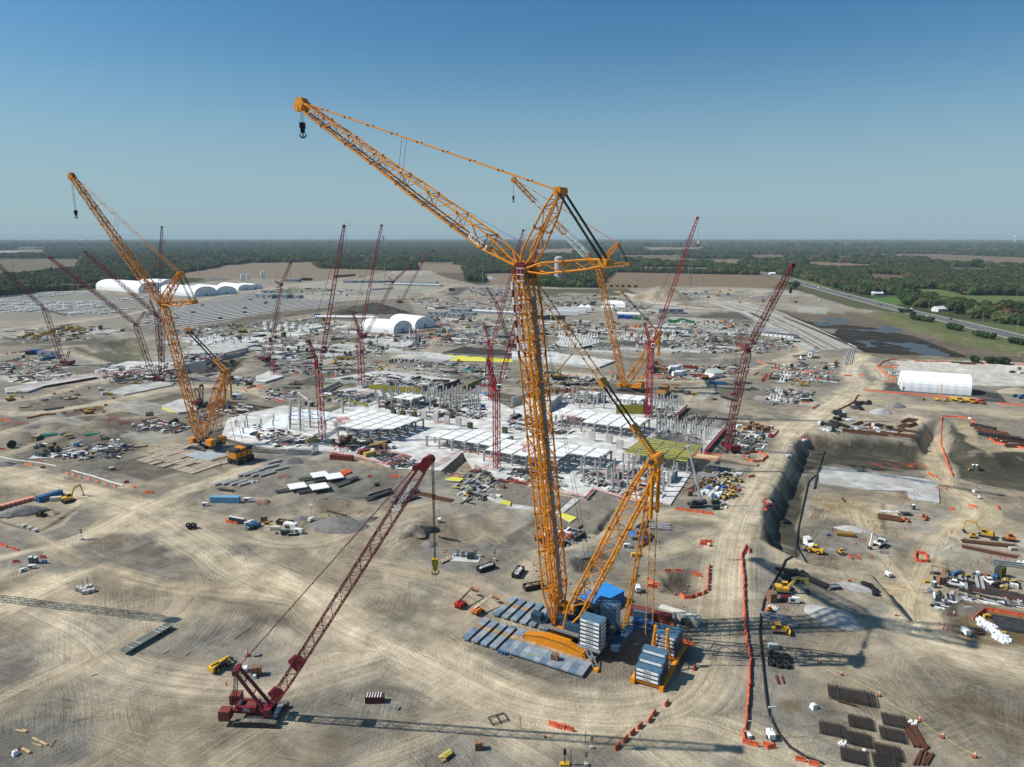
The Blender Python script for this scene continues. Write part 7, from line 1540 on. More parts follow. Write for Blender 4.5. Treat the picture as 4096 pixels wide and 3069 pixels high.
for(x0,y0,x1,y1)in((135,1043,225,1060),(195,1038,240,1055),(285,1108,340,1140),(345,1140,410,1170),(285,1160,360,1182)):
 a,b=A('03',x0,y0,.15),A('03',x1,y1,.15);mb=MB();mb.bar(a,b,.22,WOODN,6);tag(mb.bd('loose_log'),'pale timber log lying in the lower left corner','log','loose logs lower left')
a,b=A('03',195,1205,.2),A('03',262,1238,.2);mb=MB();mb.bar(a,b,.32,WOODN,8);tag(mb.bd('loose_log'),'thick orange-tan log nearest the lower left corner','log')
for(x0,y0,x1,y1)in((85,1243,190,1180),(110,1245,212,1188),(440,1190,483,1125),(790,575,845,557),(1405,385,1470,352),(1605,398,1648,366),(2025,255,2160,160)):
 a,b=A('03',x0,y0,.1),A('03',x1,y1,.1);mb=MB();mb.bar(a,b,.1,BRN,4);tag(mb.bd('loose_pole'),'thin brown pole lying on the dirt at the lower left','pole','loose poles lower left')
U('bag1','03',133,1252,40,'white bag in the lower left corner',sc=1.1)
c=A('13',1028,790);r=eM('red_tool_box',c,0);tag(r,'dark red open box with white ribs on the dirt','tool box');mb=MB();mb.bx(-2.2,2.2,-1,1,0,1.7,mat('dark_red_box',(.07,.02,.018),.6));mb.bd('body',r)
for i in rg(6):mb=MB();mb.bx(-1.9+i*.65,-1.7+i*.65,-.9,.9,1.7,1.8,WHT);mb.bd('rib',r)
U('pile3','13',1228,850,80,'small dark scrap heap right of the red tool box',sc=.35)
c=A('13',2092,950);r=eM('steel_frame_skid',c,D(25));tag(r,'open dark frame lying across the crane shadow','steel frame')
for a,b in(((-2,-1.3),(2,-1.3)),((-2,1.3),(2,1.3)),((-2,-1.3),(-2,1.3)),((2,-1.3),(2,1.3)),((0,-1.3),(0,1.3))):mb=MB();mb.bar((*a,.35),(*b,.35),.14,DRK);mb.bd('beam',r)
U('pile2','13',1650,1260,60,'heap of pale boards on gravel at the lower centre',sc=.9);U('crb','13',1925,1200,10,'small rusty box on the gravel at the lower centre',sc=.8)
for x,y in((2110,372),(2140,385),(2165,392)):U('brl','13',x,y,0,'drum at the near corner of the steel mats','drums by the mats')
U('cone','13',2197,415,0,'red cone at the near corner of the steel mats')
for x,y,k in((35,355,'pile2'),(190,415,'pile2')):U(k,'23',x,y,-20,'plywood sheet on the steel mats beside the crawler','plywood sheets on the mats',sc=.6,dz=.5)
U('crb','23',370,455,-20,'brown two-door box on the mats in front of the crawler',dz=.5,sc=.9)
def row23(pts,lB,grp):
 for(x,y,a)in pts:U('bar','23',x,y,a,lB,grp)
row23([(350,1000,-35),(372,1008,-35),(395,1012,-35),(420,1018,-30),(460,1025,-25),(500,1040,-25)],'orange barrier in the short row below the shadow','barriers below the shadow')
row23([(910,1195,50),(980,1130,50),(1040,1070,50),(1105,1015,50),(1190,960,55),(1225,905,55),(1335,818,55),(1575,510,60)],'orange barrier in the spaced diagonal line across the haul road','diagonal barrier line')
row23([(1480,285,-25),(1540,300,-25),(1310,125,-20),(1370,135,-20)],'orange barrier near the ballast tray','barriers near the tray')
bA('23',2010,0,2020,180,2045,330,2060,450,2055,560,2050,700,2035,850,2020,1040,sT=2.0,label='weathered orange barrier in the long line beside the right haul road',grp='long barrier line right',k='bar');bA('22',2030,700,1985,790,1995,900,2005,1000,2010,1339,sT=2.05,label='weathered orange barrier in the long line beside the right haul road',grp='long barrier line right')
bA('22',2050,720,2050,760);bA('23',1990,1060,2010,1150,2040,1160,2150,1190);bA('23',2190,1175,2230,1185);bA('33',0,1200,60,1190);bA('33',235,1290,320,1310);bA('33',360,1335,440,1350)
U('cone','23',285,1100,0,'single cone in the lower centre');U('sign','23',690,1195,90,'sign post on a block in the lower centre',sc=.7);U('sign','23',640,1345,90,'sign post on a white block at the bottom edge',sc=.8);U('lt','23',2050,1105,90,'light mast on a block at the end of the barrier line',sc=.6)
for x,y in((510,1339),(632,1165),(70,1030)):mb=MB();a=A('23',x,y);mb.bar(a,a+Vc((0,0,3.4)),.08,DRK,5);tag(mb.bd('survey_post'),'thin dark survey post in the lower centre','post','survey posts lower centre')
c=A('23',455,1339);r=eM('traffic_signal_post',c);tag(r,'dark post with yellow base and signal head at the bottom edge','signal post');mb=MB();mb.bar((0,0,0),(0,0,4),.12,DRK,6);mb.bd('pole',r);mb=MB();mb.bx(-.3,.3,-.2,.2,2.6,3.8,BLK);mb.bd('signal_head',r);mb=MB();mb.bx(-1,1,-.5,.5,0,.5,CATY);mb.bd('base',r)
Z2('c40r','22',1020,1285,1385,1370,'brown-red shipping container behind the ballast tray');Z2('c40w','22',1290,1290,1600,1385,'cream shipping container behind the brown-red one');Z2('c20t','23',1045,60,1235,90,'blue-topped short container in front of the brown-red one');o=Z2('c20b','23',1025,140,1250,185,'blue short container lettered sarens below the hanging pendants')
text(0,'sarens',1.3,WHT,o,(.6,-1.29,1.3),(mh.pi/2,0,0))
U('gend','23',1500,130,-25,'black compressor in front of the cream container',sc=.9);U('bag','23',1440,140,0,'tangle of white hose beside the compressor',sc=.4)
c=G('22',735,1250,0);cb=Vc((27.5,199.5,0));r=eM('blue_sheeted_store',cb,D(42));tag(r,'bright blue double-width container store behind the crane house','site store');mb=MB();mb.bx(-6.2,6.2,-3.6,3.6,0,3.4,CBLU);mb.bd('body',r);mb=MB();mb.bx(-6.3,6.3,-3.7,3.7,3.4,3.65,BLUB);mb.bd('sheeted_roof',r)
for i in rg(20):x=-6+i*.63;mb=MB();mb.bx(x-.1,x+.1,-3.68,-3.6,.1,3.3,BLUB);mb.bd('rib',r)
U('geny','22',890,1200,42,'yellow tank at the end of the blue store',sc=.9)
U('lt','22',1085,1095,90,'tall camera mast with solar panels on a trailer',sc=1.25);U('pile3','22',1100,1100,10,'solar panel rack on the mast trailer',sc=.6)
bA('22',1455,1130,1490,1155,1550,1155,1580,1140,1650,1120,1690,1095,1700,1000,1700,930,1715,870,sT=2.3,label='orange barrier curving round the right-hand hole',grp='barriers round the hole')
for x,y,a in((1345,925,0),(1435,925,0),(1580,945,-25),(1610,962,-25),(1200,1010,-50),(1225,1030,-50),(1245,1040,-20),(1200,1055,0),(1230,1065,0),(1075,960,60),(1050,1005,60)):U('bar','22',x,y,a,'orange barrier near the camera mast and hole','barriers near the mast')
for x,y in((985,1300),(985,1235),(1405,1125),(1490,1110),(1485,1230),(1520,1050),(180,600),(185,870),(210,920),(235,970),(260,1000),(505,1030),(760,940),(585,910),(1060,470),(1000,570),(705,630),(1000,500),(850,1230),(655,470)):U('cone','22',x,y,0,'traffic cone around the base of the big crane','cones round the big crane')
U('can','22',1025,640,0,'blue pop-up canopy beyond the derrick mast');U('c20y','22',1065,790,10,'yellow box beyond the derrick mast',sc=.5);U('crb','22',1155,620,80,'brown shed inside the orange barrier pen',sc=1.1)
bA('22',1070,600,1180,590,1205,640,1150,690,1095,720);bA('22',1625,665,1725,672);bA('22',1625,690,1725,695);U('lt','22',1700,700,90,'light mast between orange barriers on the right apron',sc=.6);U('brl','22',940,625,0,'blue drums near the canopy');U('genw','22',990,715,0,'grey machine near the canopy',sc=.8);U('genb','22',1150,660,0,'blue machine inside the barrier pen',sc=.8);U('sign','22',1272,715,90,'sign post on a pink block',sc=.7)
Z2('beam','22',1215,540,1330,545,'pale concrete blocks laid beyond the canopy');Z2('stl','22',1110,545,1190,500,'black sheet metal channels beyond the canopy')
bA('22',1410,385,1745,430,sT=2.2,label='orange barrier in the straight row before the white-boom crane',grp='barriers before white boom crane');bA('22',1110,370,1160,395,1240,380);bA('22',265,650,320,645);bA('22',410,690,440,580);bA('22',470,640,515,610);bA('22',2045,110,2095,100);bA('22',1945,235,1975,215);bA('22',2145,370,2212,380);bA('22',10,155,60,155,sT=2.4);bA('22',130,170,170,170);bA('22',930,260,985,265);bA('12',2070,140,2212,150,sK=.3)
K['ctc'].U(A('22',1590,360),D(180),'crawler crane with a steep white telescopic boom and black body')
for i,(x,y)in en_(((1640,250),(1665,240),(1690,245),(1715,265),(1735,250),(1775,270),(1800,260),(1700,215),(1770,215),(1780,290))):U('wbt' if i!=7 else 'blt','22',x,y,60,'white wrapped pallet right of the white-boom crane','white pallets by the white-boom crane',sc=.55)
for x,y in((1535,265),(1755,340),(1760,385)):U('crb' if y<300 else 'gend','22',x,y,10,'dark crate beside the white-boom crane','crates by the white-boom crane')
for x,y in((1860,130),(1930,135),(1980,150)):U('skid','22',x,y,20,'small dark machine by the road at the building corner','small machines at the corner',sc=.8)
U('blt','22',1835,205,20,'low blue-wrapped load by the road',sc=.5);U('pen','22',1880,225,0,'red railed frame beside the haul road',sc=.7)
U('dtrr','22',2205,345,90,'red machine at the rim of the pit beside the road',sc=.7)
along('stlr',P2('22',1530,230,1800,80),9.5,'long rusty steel sections against the building edge','rusty sections by the building')
for i in rg(7):U('lum','21',1900+i*26,1000+i*6,-25,'timber crane mats laid out right of the scaffold','timber mats by the scaffold',sc=1.4)
for i in rg(8):U('lum','21',1800+(i%4)*62,965+(i//4)*22,-28,'timber mats beside the red crawler crane','timber mats by the crawler',sc=1.2)
along('bar',P2('21',1995,985,2010,945,2090,925,2165,940,2205,965,2160,1010,2080,1015,1995,985),2.1,'orange barrier in the closed ring right of the red crawler crane','barrier ring');U('crw','21',2128,918,0,'white box at the back of the barrier ring',sc=1.2);U('c20w','21',1745,1020,60,'white box container left of the barrier ring',sc=.8)
for x,y in((2070,700),(2100,715),(2115,720),(2120,745),(2150,735),(2180,755),(2205,745),(2050,735)):U('crb','21',x,y,0,'brown crate in the row near the haul road bend','brown crates by the road bend',sc=1.3)
U('c20y','21',2020,735,10,'cream box beside the brown crates',sc=.75);U('crw','21',1965,715,0,'small white cabin near the brown crates',sc=1.5)
Z2('c40r','21',1480,200,1605,210,'brown-red container left of the pair in the middle distance');Z2('c40r','21',1615,218,1755,222,'brown-red container right of the pair in the middle distance');Z2('c40r','21',1555,275,1700,290,'brown-red container nearest the dirt road in the middle distance');U('c20w','21',1650,222,-5,'white container before the brown-red pair');U('c20y','21',1715,228,-5,'yellow container before the brown-red pair');U('c20r','21',1240,170,70,'red container alone beyond the rear red mast',sc=1.2);U('c20w','21',1450,190,80,'white container end at the left of the red pair',sc=.8)
U('c20y','21',1655,290,-5,'pale yellow crates before the nearest red container',sc=.7);Z2('c40b','21',1733,340,1808,345,'dark blue container standing alone by the dirt road');U('c20w','21',2070,375,10,'small white shed right of the lattice jib',sc=.6);U('flat','21',1910,350,-12,'black trailer behind the right red mast');U('flat','21',1990,335,-12,'black trailer farther behind the right red mast');U('flat','21',1860,470,-60,'lowboy with tan load on the open dirt');U('pile1','21',1750,475,10,'timber pieces on the open dirt',sc=1.2);U('pickr' if 'pickr' in K else 'pr','21',1918,432,-5,'red pickup on the open dirt')
K['wt']=K['wt']
c=A('21',1745,275);r=eM('metal_shed',c,D(30));tag(r,'grey-green metal shed with pitched roof near the red containers','shed');mb=MB();mb.bx(-5,5,-5,5,0,4,WHT);mb.bd('wall',r);mb=MB();mb.profy([(-5.3,4),(5.3,4),(2.5,6.5)],-5.3,5.3,mat('sage_roof',(.42,.48,.45),.6));mb.bd('roof',r)
for x,y in((1400,225),(1430,270),(1460,260),(1410,215)):U('wbt','21',x,y,10,'white plastic-wrapped stack near the red containers','white wrapped stacks',sc=1.6)
for x,y in((1240,210),(1280,225),(1320,215),(1250,245)):U('pipk','21',x,y,10,'black pipe stack right of the rear red mast','black pipe stacks')
bA('21',1280,185,1380,190,sK=.3);bA('21',1230,270,1500,298,sK=.4);bA('21',2090,265,2130,240);bA('21',2160,325,2212,265);bA('21',2150,310,2200,250);bA('21',800,232,870,240,sK=.3);bA('21',660,400,730,405,k='barp');bA('21',2120,135,2180,170)
U('exc','21',1945,60,40,'yellow excavator on the tan ground beyond the right mast');U('exck','21',925,300,120,'black excavator behind the yellow crane body');U('ctcy','21',400,300,0,'orange crawler crane with telescopic boom beyond the pale slab',sc=1.5);U('c20w','21',430,340,10,'white box in front of the orange crane',sc=.8);U('pipk','21',525,350,15,'black pipes in front of the pale slab');U('stl','21',340,240,-5,'black steel rack below the pale slab',sc=1.3)
U('flat','21',510,290,-5,'white-loaded trailer right of the orange crane')
for x,y in((1490,420),(1540,425)):
 c=A('21',x,y);mb=MB();mb.M=Matrix.Translation(c)@Matrix.Rotation(D(100),4,'Z');tb_(mb,-5,5,0,2,1.6,TRKS,sl=.7,high=.6);o=mb.bd('spare_crawler_track');tag(o,'spare rusty crawler track resting on the ground by the weights','crawler track','spare crawler tracks')
U('geny','21',1575,435,0,'yellow machine beside the spare tracks');U('geny','21',1415,383,0,'low yellow box near the spare tracks');U('stlr','21',1415,350,-5,'rusty skid above the spare tracks',sc=.8)
for i in rg(6):U('lum','21',640+i*24,375+(i%2)*10,-10,'grey timber mats left of the yellow crane body','mats left of yellow crane',sc=1.7)
for i in rg(8):U('lum','21',1180+i*30,385+(i%3)*14,-8,'grey timber mats around the yellow weights','mats round the weights',sc=1.7)
for x in rg(1205,1340,14):U('crk','21',x,465,0,'dark weight block in the row before the ballast carrier','dark weight blocks',sc=.9)
for i in rg(12):U('crb','21',250+i*25,400+(i%3)*7,10*i,'brown crate in the row behind the core walls','crates behind the core walls',sc=1.1,z=SZ)
for i in rg(14):U('pen','21',150+i*30,395+(i*7%20),0,'red railing pen behind the core walls','red pens behind the core walls',z=SZ)
def pile(t,x,y,rx,ry,h,m,lB,rz=0,nM='gravel_pile',grp=None,nseg=28,rough=.25,ridge=0):
 c=A(t,x,y);r=random.Random(int(x*7+y));vs=[];nr=9;ox=r.uniform(0,90)
 for k in rg(nr+1):
  f=k/nr
  for i in rg(nseg):
   a=2*mh.pi*i/nseg;n_=float(fbm(np.array(mh.cos(a)*2.2+ox),np.array(mh.sin(a)*2.2+f*1.5),1.2,4));e=1+rough*(n_-.5)*2.2
   X,Y=mh.cos(a)*rx*(1-f)*e,mh.sin(a)*ry*(1-f)*e
   if ridge:X+=(1-f)*0+f*ridge*mh.cos(a)*rx
   z=h*(1-(1-f)**1.35)*(1+rough*.5*(float(fbm(np.array(X*.4+ox),np.array(Y*.4),2.0,3))-.5)*2)
   q=Matrix.Rotation(D(rz),3,'Z')@Vc((X,Y,0));vs.append((q.x,q.y,z-.3 if k else-.6))
 vs.append((0,0,h*1.0-.3))
 fs=[(k*nseg+i,k*nseg+(i+1)%nseg,(k+1)*nseg+(i+1)%nseg,(k+1)*nseg+i)for k in rg(nr)for i in rg(nseg)]+[(nr*nseg+i,nr*nseg+(i+1)%nseg,len(vs)-1)for i in rg(nseg)]
 mb=MB();mb.add(vs,fs,m);o=mb.bd(nM,sm_=True);o.location=c;tag(o,lB,'gravel pile' if 'gravel' in nM else 'earth mound',grp);return o
PG=mat('grey_gravel_heap',(.185,.178,.165),.95,var=.15,scale=.5,bump=.25,bscale=1.5);PL=mat('pale_gravel_heap',(.40,.39,.37),.95,var=.12,scale=.5,bump=.2,bscale=1.5);PD=mat('dark_earth_heap',(.075,.068,.055),.95,var=.35,scale=.12,bump=.9,bscale=.35,gr_=.4,gR_=(.13,.115,.085));PS=mat('sand_heap',(.34,.285,.205),.95,var=.2,scale=.08,bump=.6,bscale=.25,gr_=.4,gR_=(.2,.165,.12));PB=mat('brown_earth_heap',(.20,.168,.13),.95,var=.2,scale=.4,bump=.15,bscale=1)
pile('12',700,530,14,8,3.6,PG,'broad grey gravel heap right of the dumpster of scrap timber',-15);pile('12',380,465,4,3,1.4,PG,'small dark gravel heap behind the dumpster')
pile('12',1380,560,8,6,3.5,PB,'rough brown earth heap left of the hook line',20,'earth_pile',rough=.45);pile('12',1495,690,3.5,2.5,1.8,PG,'small grey heap below the brown earth heap');pile('12',1980,690,3.5,2.5,1.2,PG,'small dark heap right of the trench valves');pile('12',960,480,6,3,1.6,PG,'low grey heap between the trench and the red boom',40)
pile('02',190,400,9,4.5,2.8,PG,'grey rubble heap beside the pink blocks',20,rough=.5);pile('12',80,322,3,2.4,1.8,PB,'small rubble heap inside the red railed frame')
pile('31',985,585,8,6,3.6,PL,'pale gravel cone nearer the black steel stacks');pile('31',1110,535,6.5,5,3.4,PG,'grey gravel cone behind the pale one');pile('31',2140,410,14,8,4,PS,'sand heap at the right edge beyond the white tent',0,'sand_pile')
pile('32',720,560,8,4,2.0,PL,'pale gravel heap beside the yellow open tray',-10);pile('32',600,725,5,3,1.6,PG,'grey gravel heap behind the small loader');pile('32',980,755,3.6,2,1.2,PG,'small grey heap beside the round pit');pile('33',560,60,9,6,2.8,PL,'pale gravel heap lying in the boom shadow',-40);pile('32',760,1060,7,3.5,1.6,PL,'pale gravel spread near the black hose rolls',-30)
pile('20',1290,690,60,34,25,PS,'large tan sand hill beyond the white frame tents',-28,'sand_mound',nseg=48,rough=.3);pile('10',1020,800,62,24,15,PD,'huge dark spoil hill beyond the pair of white tents',-14,'spoil_mound',nseg=56,rough=.4);pile('10',760,810,22,16,7,PD,'dark spoil shoulder at the left of the huge hill',-14,'spoil_mound',nseg=36,rough=.4)
for x,y,h in((1690,680,6),(1830,690,4),(2010,690,4),(2150,700,6),(1440,462,5),(2020,515,9)):pile('10',x,y,h*2.6,h*1.6,h,PG if y>600 else PL,'grey aggregate heap in the far stockyard',0,grp='aggregate heaps far yard')
for x,y,h in((1960,960,5),(2150,1000,6),(2090,1000,4)):pile('10',x,y,h*2.4,h*1.6,h,PG,'grey gravel heap beyond the rear tower crane',0,grp='gravel heaps beyond the tower crane')
for x,y in((330,330),(160,355),(225,240),(320,1015)):pile('11',x,y,6,4,3,PB if y<400 else PG,'rough heap on the ground left of the left tower crane',0,grp='heaps left of the tower crane',rough=.4)
for x,y in((1240,130),(1820,140),(2100,170),(1610,130),(2000,625),(1590,625)):pile('21',x,y,7,4.5,2.2,PG,'low grey heap on the middle ground right of the building',0,grp='low heaps right of the building')
for x,y in((300,790),(1040,765),(960,790),(850,960),(720,840),(130,870),(30,1040),(450,470),(270,720)):pile('01',x,y,6,3.5,2.2,PG,'dark gravel heap on the churned ground at the left',15,grp='dark heaps at the left',rough=.4)
pile('00',1840,525,38,14,8,PG,'gravel stock heap beyond the white tents',0,nseg=40);pile('00',30,1035,12,8,4,PG,'dark heap at the far left edge');pile('22',610,765,5,3,1.2,PG,'spoil bank behind the red mesh pit')
bigt=Kind('tent',tent(52,26,11.5));a,b=G('31',1150,395,0),G('31',1755,438,0);c=(a+b)/2;dd=(b-a).normalized();nn=Vc((-dd.y,dd.x,0));L_=(b-a).length
bigt=Kind('tent',tent(L_,24,13));bigt.U(c+nn*12.2,mh.atan2(dd.y,dd.x),'single large white fabric tent on the right beside the pale concrete yard')
def tent2(t,x0,y0,x1,y1,W,h,lB):
 a,b=G(t,x0,y0),G(t,x1,y1);c=(a+b)/2;d_=(b-a).normalized();n_=Vc((-d_.y,d_.x,0));Kind('tent',tent((b-a).length,W,h)).U(c+n_*W/2,mh.atan2(d_.y,d_.x),lB)
tent2('10',905,960,1190,985,34,14,'white fabric tent in front of its twin, beside the dark spoil hill');tent2('10',1150,915,1375,943,34,14,'white fabric tent behind its twin, beside the dark spoil hill')
tent2('00',830,600,1200,632,55,21,'longest white fabric tent at the left of the far group');tent2('00',1180,590,1380,600,55,20,'white fabric tent second from left in the far group, rear');tent2('00',1375,640,1685,663,48,18,'white fabric tent with big arched end in front of the far group')
tent2('00',1640,628,1870,648,44,16,'white fabric tent right of the arched one in the far group');tent2('00',1880,590,2060,610,36,12,'low white tent next to rightmost in the far group');tent2('00',2040,590,2150,602,32,11,'rightmost small white tent of the far group')
U('genw','31',1185,395,-20,'white enclosed trailer against the tent side',sc=1.7);U('off1','31',1110,262,-20,'white office trailer left of the big tent')
for k,x,y,lB in(('drl',1470,485,'yellow drill rig in the machine line before the tent'),('skid',1545,488,'small yellow machine in the line before the tent'),('dtr',1635,490,'yellow dump truck left of its twin before the tent'),('dtr',1740,498,'yellow dump truck right of its twin before the tent'),('dtrr',1820,505,'faded red dump truck at the end of the machine line')):U(k,'31',x,y,-75,lB,sc=.75 if k=='drl' else 1.0)
U('skid','31',1340,478,0,'small orange machine left of the machine line',sc=.8)
bA('31',820,395,1050,415,1400,445,1700,475,sT=2.2,label='orange barrier in the long line before the white tent',grp='barriers before the tent');bA('31',1990,508,2212,530,2400,545,sT=2.2,label='orange barrier in the long line before the white tent',grp='barriers before the tent');bA('31',545,592,640,550,740,500,770,440,sT=1.9,label='orange barrier in the curved line beside the steel stacks',grp='barriers beside the steel stacks');bA('31',770,442,800,442)
bA('31',1500,625,1510,760,1560,880,1610,1000,sT=1.9,label='orange barrier down the ramp edge',grp='barriers down the ramp');bA('31',1505,622,1640,628,1740,640,1850,740,1960,850,2212,900,2400,920,sT=2.0,label='orange barrier round the right-hand pipe yard',grp='barriers round the pipe yard')
bA('31',1400,980,1440,1005,1490,1020);bA('31',950,190,1000,145,1060,132,1120,132,sT=2.2);bA('31',940,195,1000,240,1060,280,1110,290,sT=2.2);bA('31',955,188,1110,200);bA('31',1070,180,1130,182,sT=1.2);bA('31',1270,145,1600,150,sT=2.3);bA('31',1840,158,2212,175,2400,180,sT=2.3);bA('31',1270,142,1275,135)
bA('31',240,225,400,245,sK=.2);bA('31',490,245,610,250,sK=.3);bA('31',655,268,725,270);bA('31',385,555,440,520);bA('31',0,300,20,260,45,240);bA('31',60,210,60,165);bA('31',90,215,90,170);bA('31',60,215,210,225,sK=.4);bA('31',300,265,340,265,k='barp');bA('31',790,265,830,270);bA('31',1010,312,1110,318,sK=.2,k='barp');bA('31',285,498,360,503);bA('31',50,790,90,740)
U('excy' if 'excy' in K else 'exc1','31',590,160,60,'yellow excavator behind the pipe racks');Z2('exc2','31',380,360,240,350,'yellow excavator with stretched arm left of the haul road',flip=0)
U('wh3' if 'wh3' in K else 'off1','31',365,110,62,'white portable plant cabin on dark legs',sc=(1,1,2));U('semi','31',290,130,10,'white truck beside the plant cabin');U('flat','31',270,100,10,'white trailer beside the plant cabin')
for i in rg(4):
 a,b=G('31',660+i*20,172,.3),G('31',700+i*16,40,.3);mb=MB();mb.bar(a,b,.45,CONC,6);tag(mb.bd('conduit_rack'),'long dark conduit in the rack by the basin corner','pipe','dark conduits by the basin')
for i in rg(3):
 a,b=G('31',375+i*14,60,.3),G('30',420+i*16,1085,.3);mb=MB();mb.bar(a,b,.5,CONC,6);tag(mb.bd('conduit_rack'),'dark conduit running from the plant cabin','pipe','dark conduits by the cabin')
for x in rg(290,350,14):U('toil','31',x,490,-80,'grey portable toilet in the row of five before orange barriers','toilets before the footings')
for x,y in((85,405),(105,425),(30,470),(60,480),(90,465),(150,265),(180,270),(130,300),(160,310),(120,320)):U('ftg','31',x,y,-28,'white concrete footing block near the road bend','white footings near the road bend',sc=.85)
for i,(x,y)in en_(((760,500),(790,515),(830,505),(870,505),(770,545),(800,550),(740,545),(580,685),(610,690),(640,700),(500,690),(530,700))):U('pipk' if i%2 else 'stl','31',x,y,40+i*7,'black steel piling stack by the barrier line','black steel stacks by the barriers')
for i,(x,y)in en_(((770,690),(880,695),(940,700),(1190,660),(1240,655),(1170,700),(1240,700),(1130,740),(1200,745),(730,755),(790,765),(880,755),(930,775),(1040,765),(1130,780),(1180,790))):U('stlr' if i%3 else 'pipr','31',x,y,-28 if y>740 else 40,'rusty steel piling stack on the yard above the pit','rusty steel stacks above the pit',sc=1.15)
U('gend','31',600,605,-20,'dark green tank unit at the steel yard',sc=1.6);U('gend','31',645,625,-20,'second dark green tank unit at the steel yard',sc=1.4);U('coil','31',585,645,0,'black hose ring before the green tank',sc=1.6);U('coil','31',610,650,0,'second black hose ring before the green tank',sc=1.6)
for x,y in((630,585),(650,590),(700,650),(720,655),(500,740),(530,745),(560,745)):U('bag','31',x,y,0,'white bags among the steel stacks','white bags among the steel stacks',sc=1.0)
U('pen','31',310,820,20,'red railed stair pen at the pit rim');U('crw','31',318,830,10,'white box at the pit rim');U('toil','31',35,730,-70,'brown hut inside the red rail at the road edge');U('pr','31',20,795,60,'red pickup truck at the road edge');
c=A('31',190,975);U('lt','31',180,975,0,'light tower lying on the pit rim')
U('toil','31',1770,1070,-60,'left one of two toilets at the foot of the dark slope');U('toil','31',1803,1072,-60,'right one of two toilets at the foot of the dark slope');U('skid','31',1745,1085,0,'orange mixer beside the two toilets',sc=.7);U('trac','31',1840,1080,0,'small orange roller beside the two toilets',sc=.7);U('lt','31',1745,650,90,'light mast at the corner of the pipe yard barriers')
for i in rg(14):U('pipr' if i%3 else 'pipk','31',1860+i*27,720+i*11+(i%4)*14,120+i*5,'rusty steel pipes in the fenced pipe yard','pipes in the fenced yard',sc=1.2)
for i in rg(8):U('bag','31',1960+i*20,820+i*5,0,'white bags along the pipe yard fence','white bags along the fence')
U('pipg','31',2150,870,-25,'grey pipe bundle by the right barrier line')
for x,y,k in((2110,240,'pk'),(2190,250,'pw'),(2170,215,'crb')):U(k,'31',x,y,10,'parked vehicle on the pale yard at the right edge' if k!='crb' else 'brown post stand on the pale yard','vehicles on the pale yard')
for x,y in((1650,155),(1720,165),(1790,160)):U('stlr','31',x,y,-20,'brown stack along the far barrier line','brown stacks far barrier',sc=1.4)
for x,y in((2130,450),(2180,465),(2200,450)):U('genb','31',x,y,10,'blue machine frame at the right edge near the tent','blue machines right edge')
for i in rg(16):U('pen','31',900+i*32,1025+(i*13%50),-28,'small grey rail frame on the low slab','rail frames on the low slab',sc=.5)
U('trac','31',1245,1065,-20,'orange loader on the low white slab');U('stl','31',945,1080,-15,'dark beam bundle on the low white slab',sc=.7);U('pen','31',960,1035,0,'dark red drum frame on the low white slab',sc=.5)
Z2('exc','32',1990,640,1760,600,'yellow excavator with raised arm behind long formwork beams',flip=0);U('skid','32',1770,630,-20,'small dark skid loader in front of the yellow excavator');U('trac','32',2090,655,160,'orange and white tractor right of the yellow excavator',sc=1.4)
Z2('excw','32',985,690,930,710,'white excavator digging in the middle of the pit');U('semi','32',340,700,-70,'white semi truck cab at the left of the pit floor');Z2('load','32',470,775,330,740,'yellow wheel loader in front of the white truck',flip=0);U('skid','32',630,770,-90,'small loader on the pit floor')
c=A('32',665,610);r=eM('open_steel_tray',c,D(-10));tag(r,'yellow-brown open steel tray beside the pale gravel','steel tray');mb=MB();mb.prism([(-3.4,-.9),(3.4,-1.4),(3.2,1.4),(-3,1.4)],.3,1.3,mat('tray_brown',(.3,.18,.05),.7));mb.bd('tray_body',r)
bA('32',1300,590,1385,605,1410,670,1300,660,1300,590,sT=2.1,label='orange barrier in the small square enclosure',grp='square barrier enclosure')
for(x0,y0,x1,y1)in((1740,670,2030,700),(1755,725,2050,785)):Z2('stlr','32',x0,y0,x1,y1,'long timber formwork girder before the excavator','long formwork girders',sc=(1.9,.8,1.2));Z2('lum','32',x0+20,y0-12,x1+10,y1-14,'timber cap of the formwork girder','girder caps',sc=(3.4,.6,1.2),)
Z2('stlr','32',965,455,1130,480,'stack of red-brown steel frames on the pit floor',sc=(1,1.4,2));U('bag','32',1060,405,-8,'white sheeted row behind the steel frames',sc=(2.4,.6,.5));U('pile1','32',1190,430,0,'timber box form beside the steel frames',sc=1.4);
for x,y in((1150,490),(1185,480),(1210,495),(1340,450),(1370,465),(1360,480)):U('trac','32',x,y,20,'red-orange machine part on the pit floor','red machine parts on the pit floor',sc=.7)
U('coil','32',1950,655,0,'concrete manhole ring right of the girders');U('crg','32',2110,735,0,'pale block right of the girders');U('brl','32',520,610,0,'black drum on the pit floor')
U('pipr','32',655,305,80,'rusty pipe bundle at the top of the pit',sc=.5);U('toil','32',1255,385,0,'small hut in the middle of the pit');bA('32',1580,240,1645,245);bA('32',1755,205,1825,225);bA('32',1995,205,2025,240);U('pen','32',1500,215,0,'red rail pen at the slab corner');U('lt','32',1820,290,60,'white light cart at the track junction',sc=.8);U('crw','32',1790,235,10,'white box near the track junction')
RS=random.Random(8)
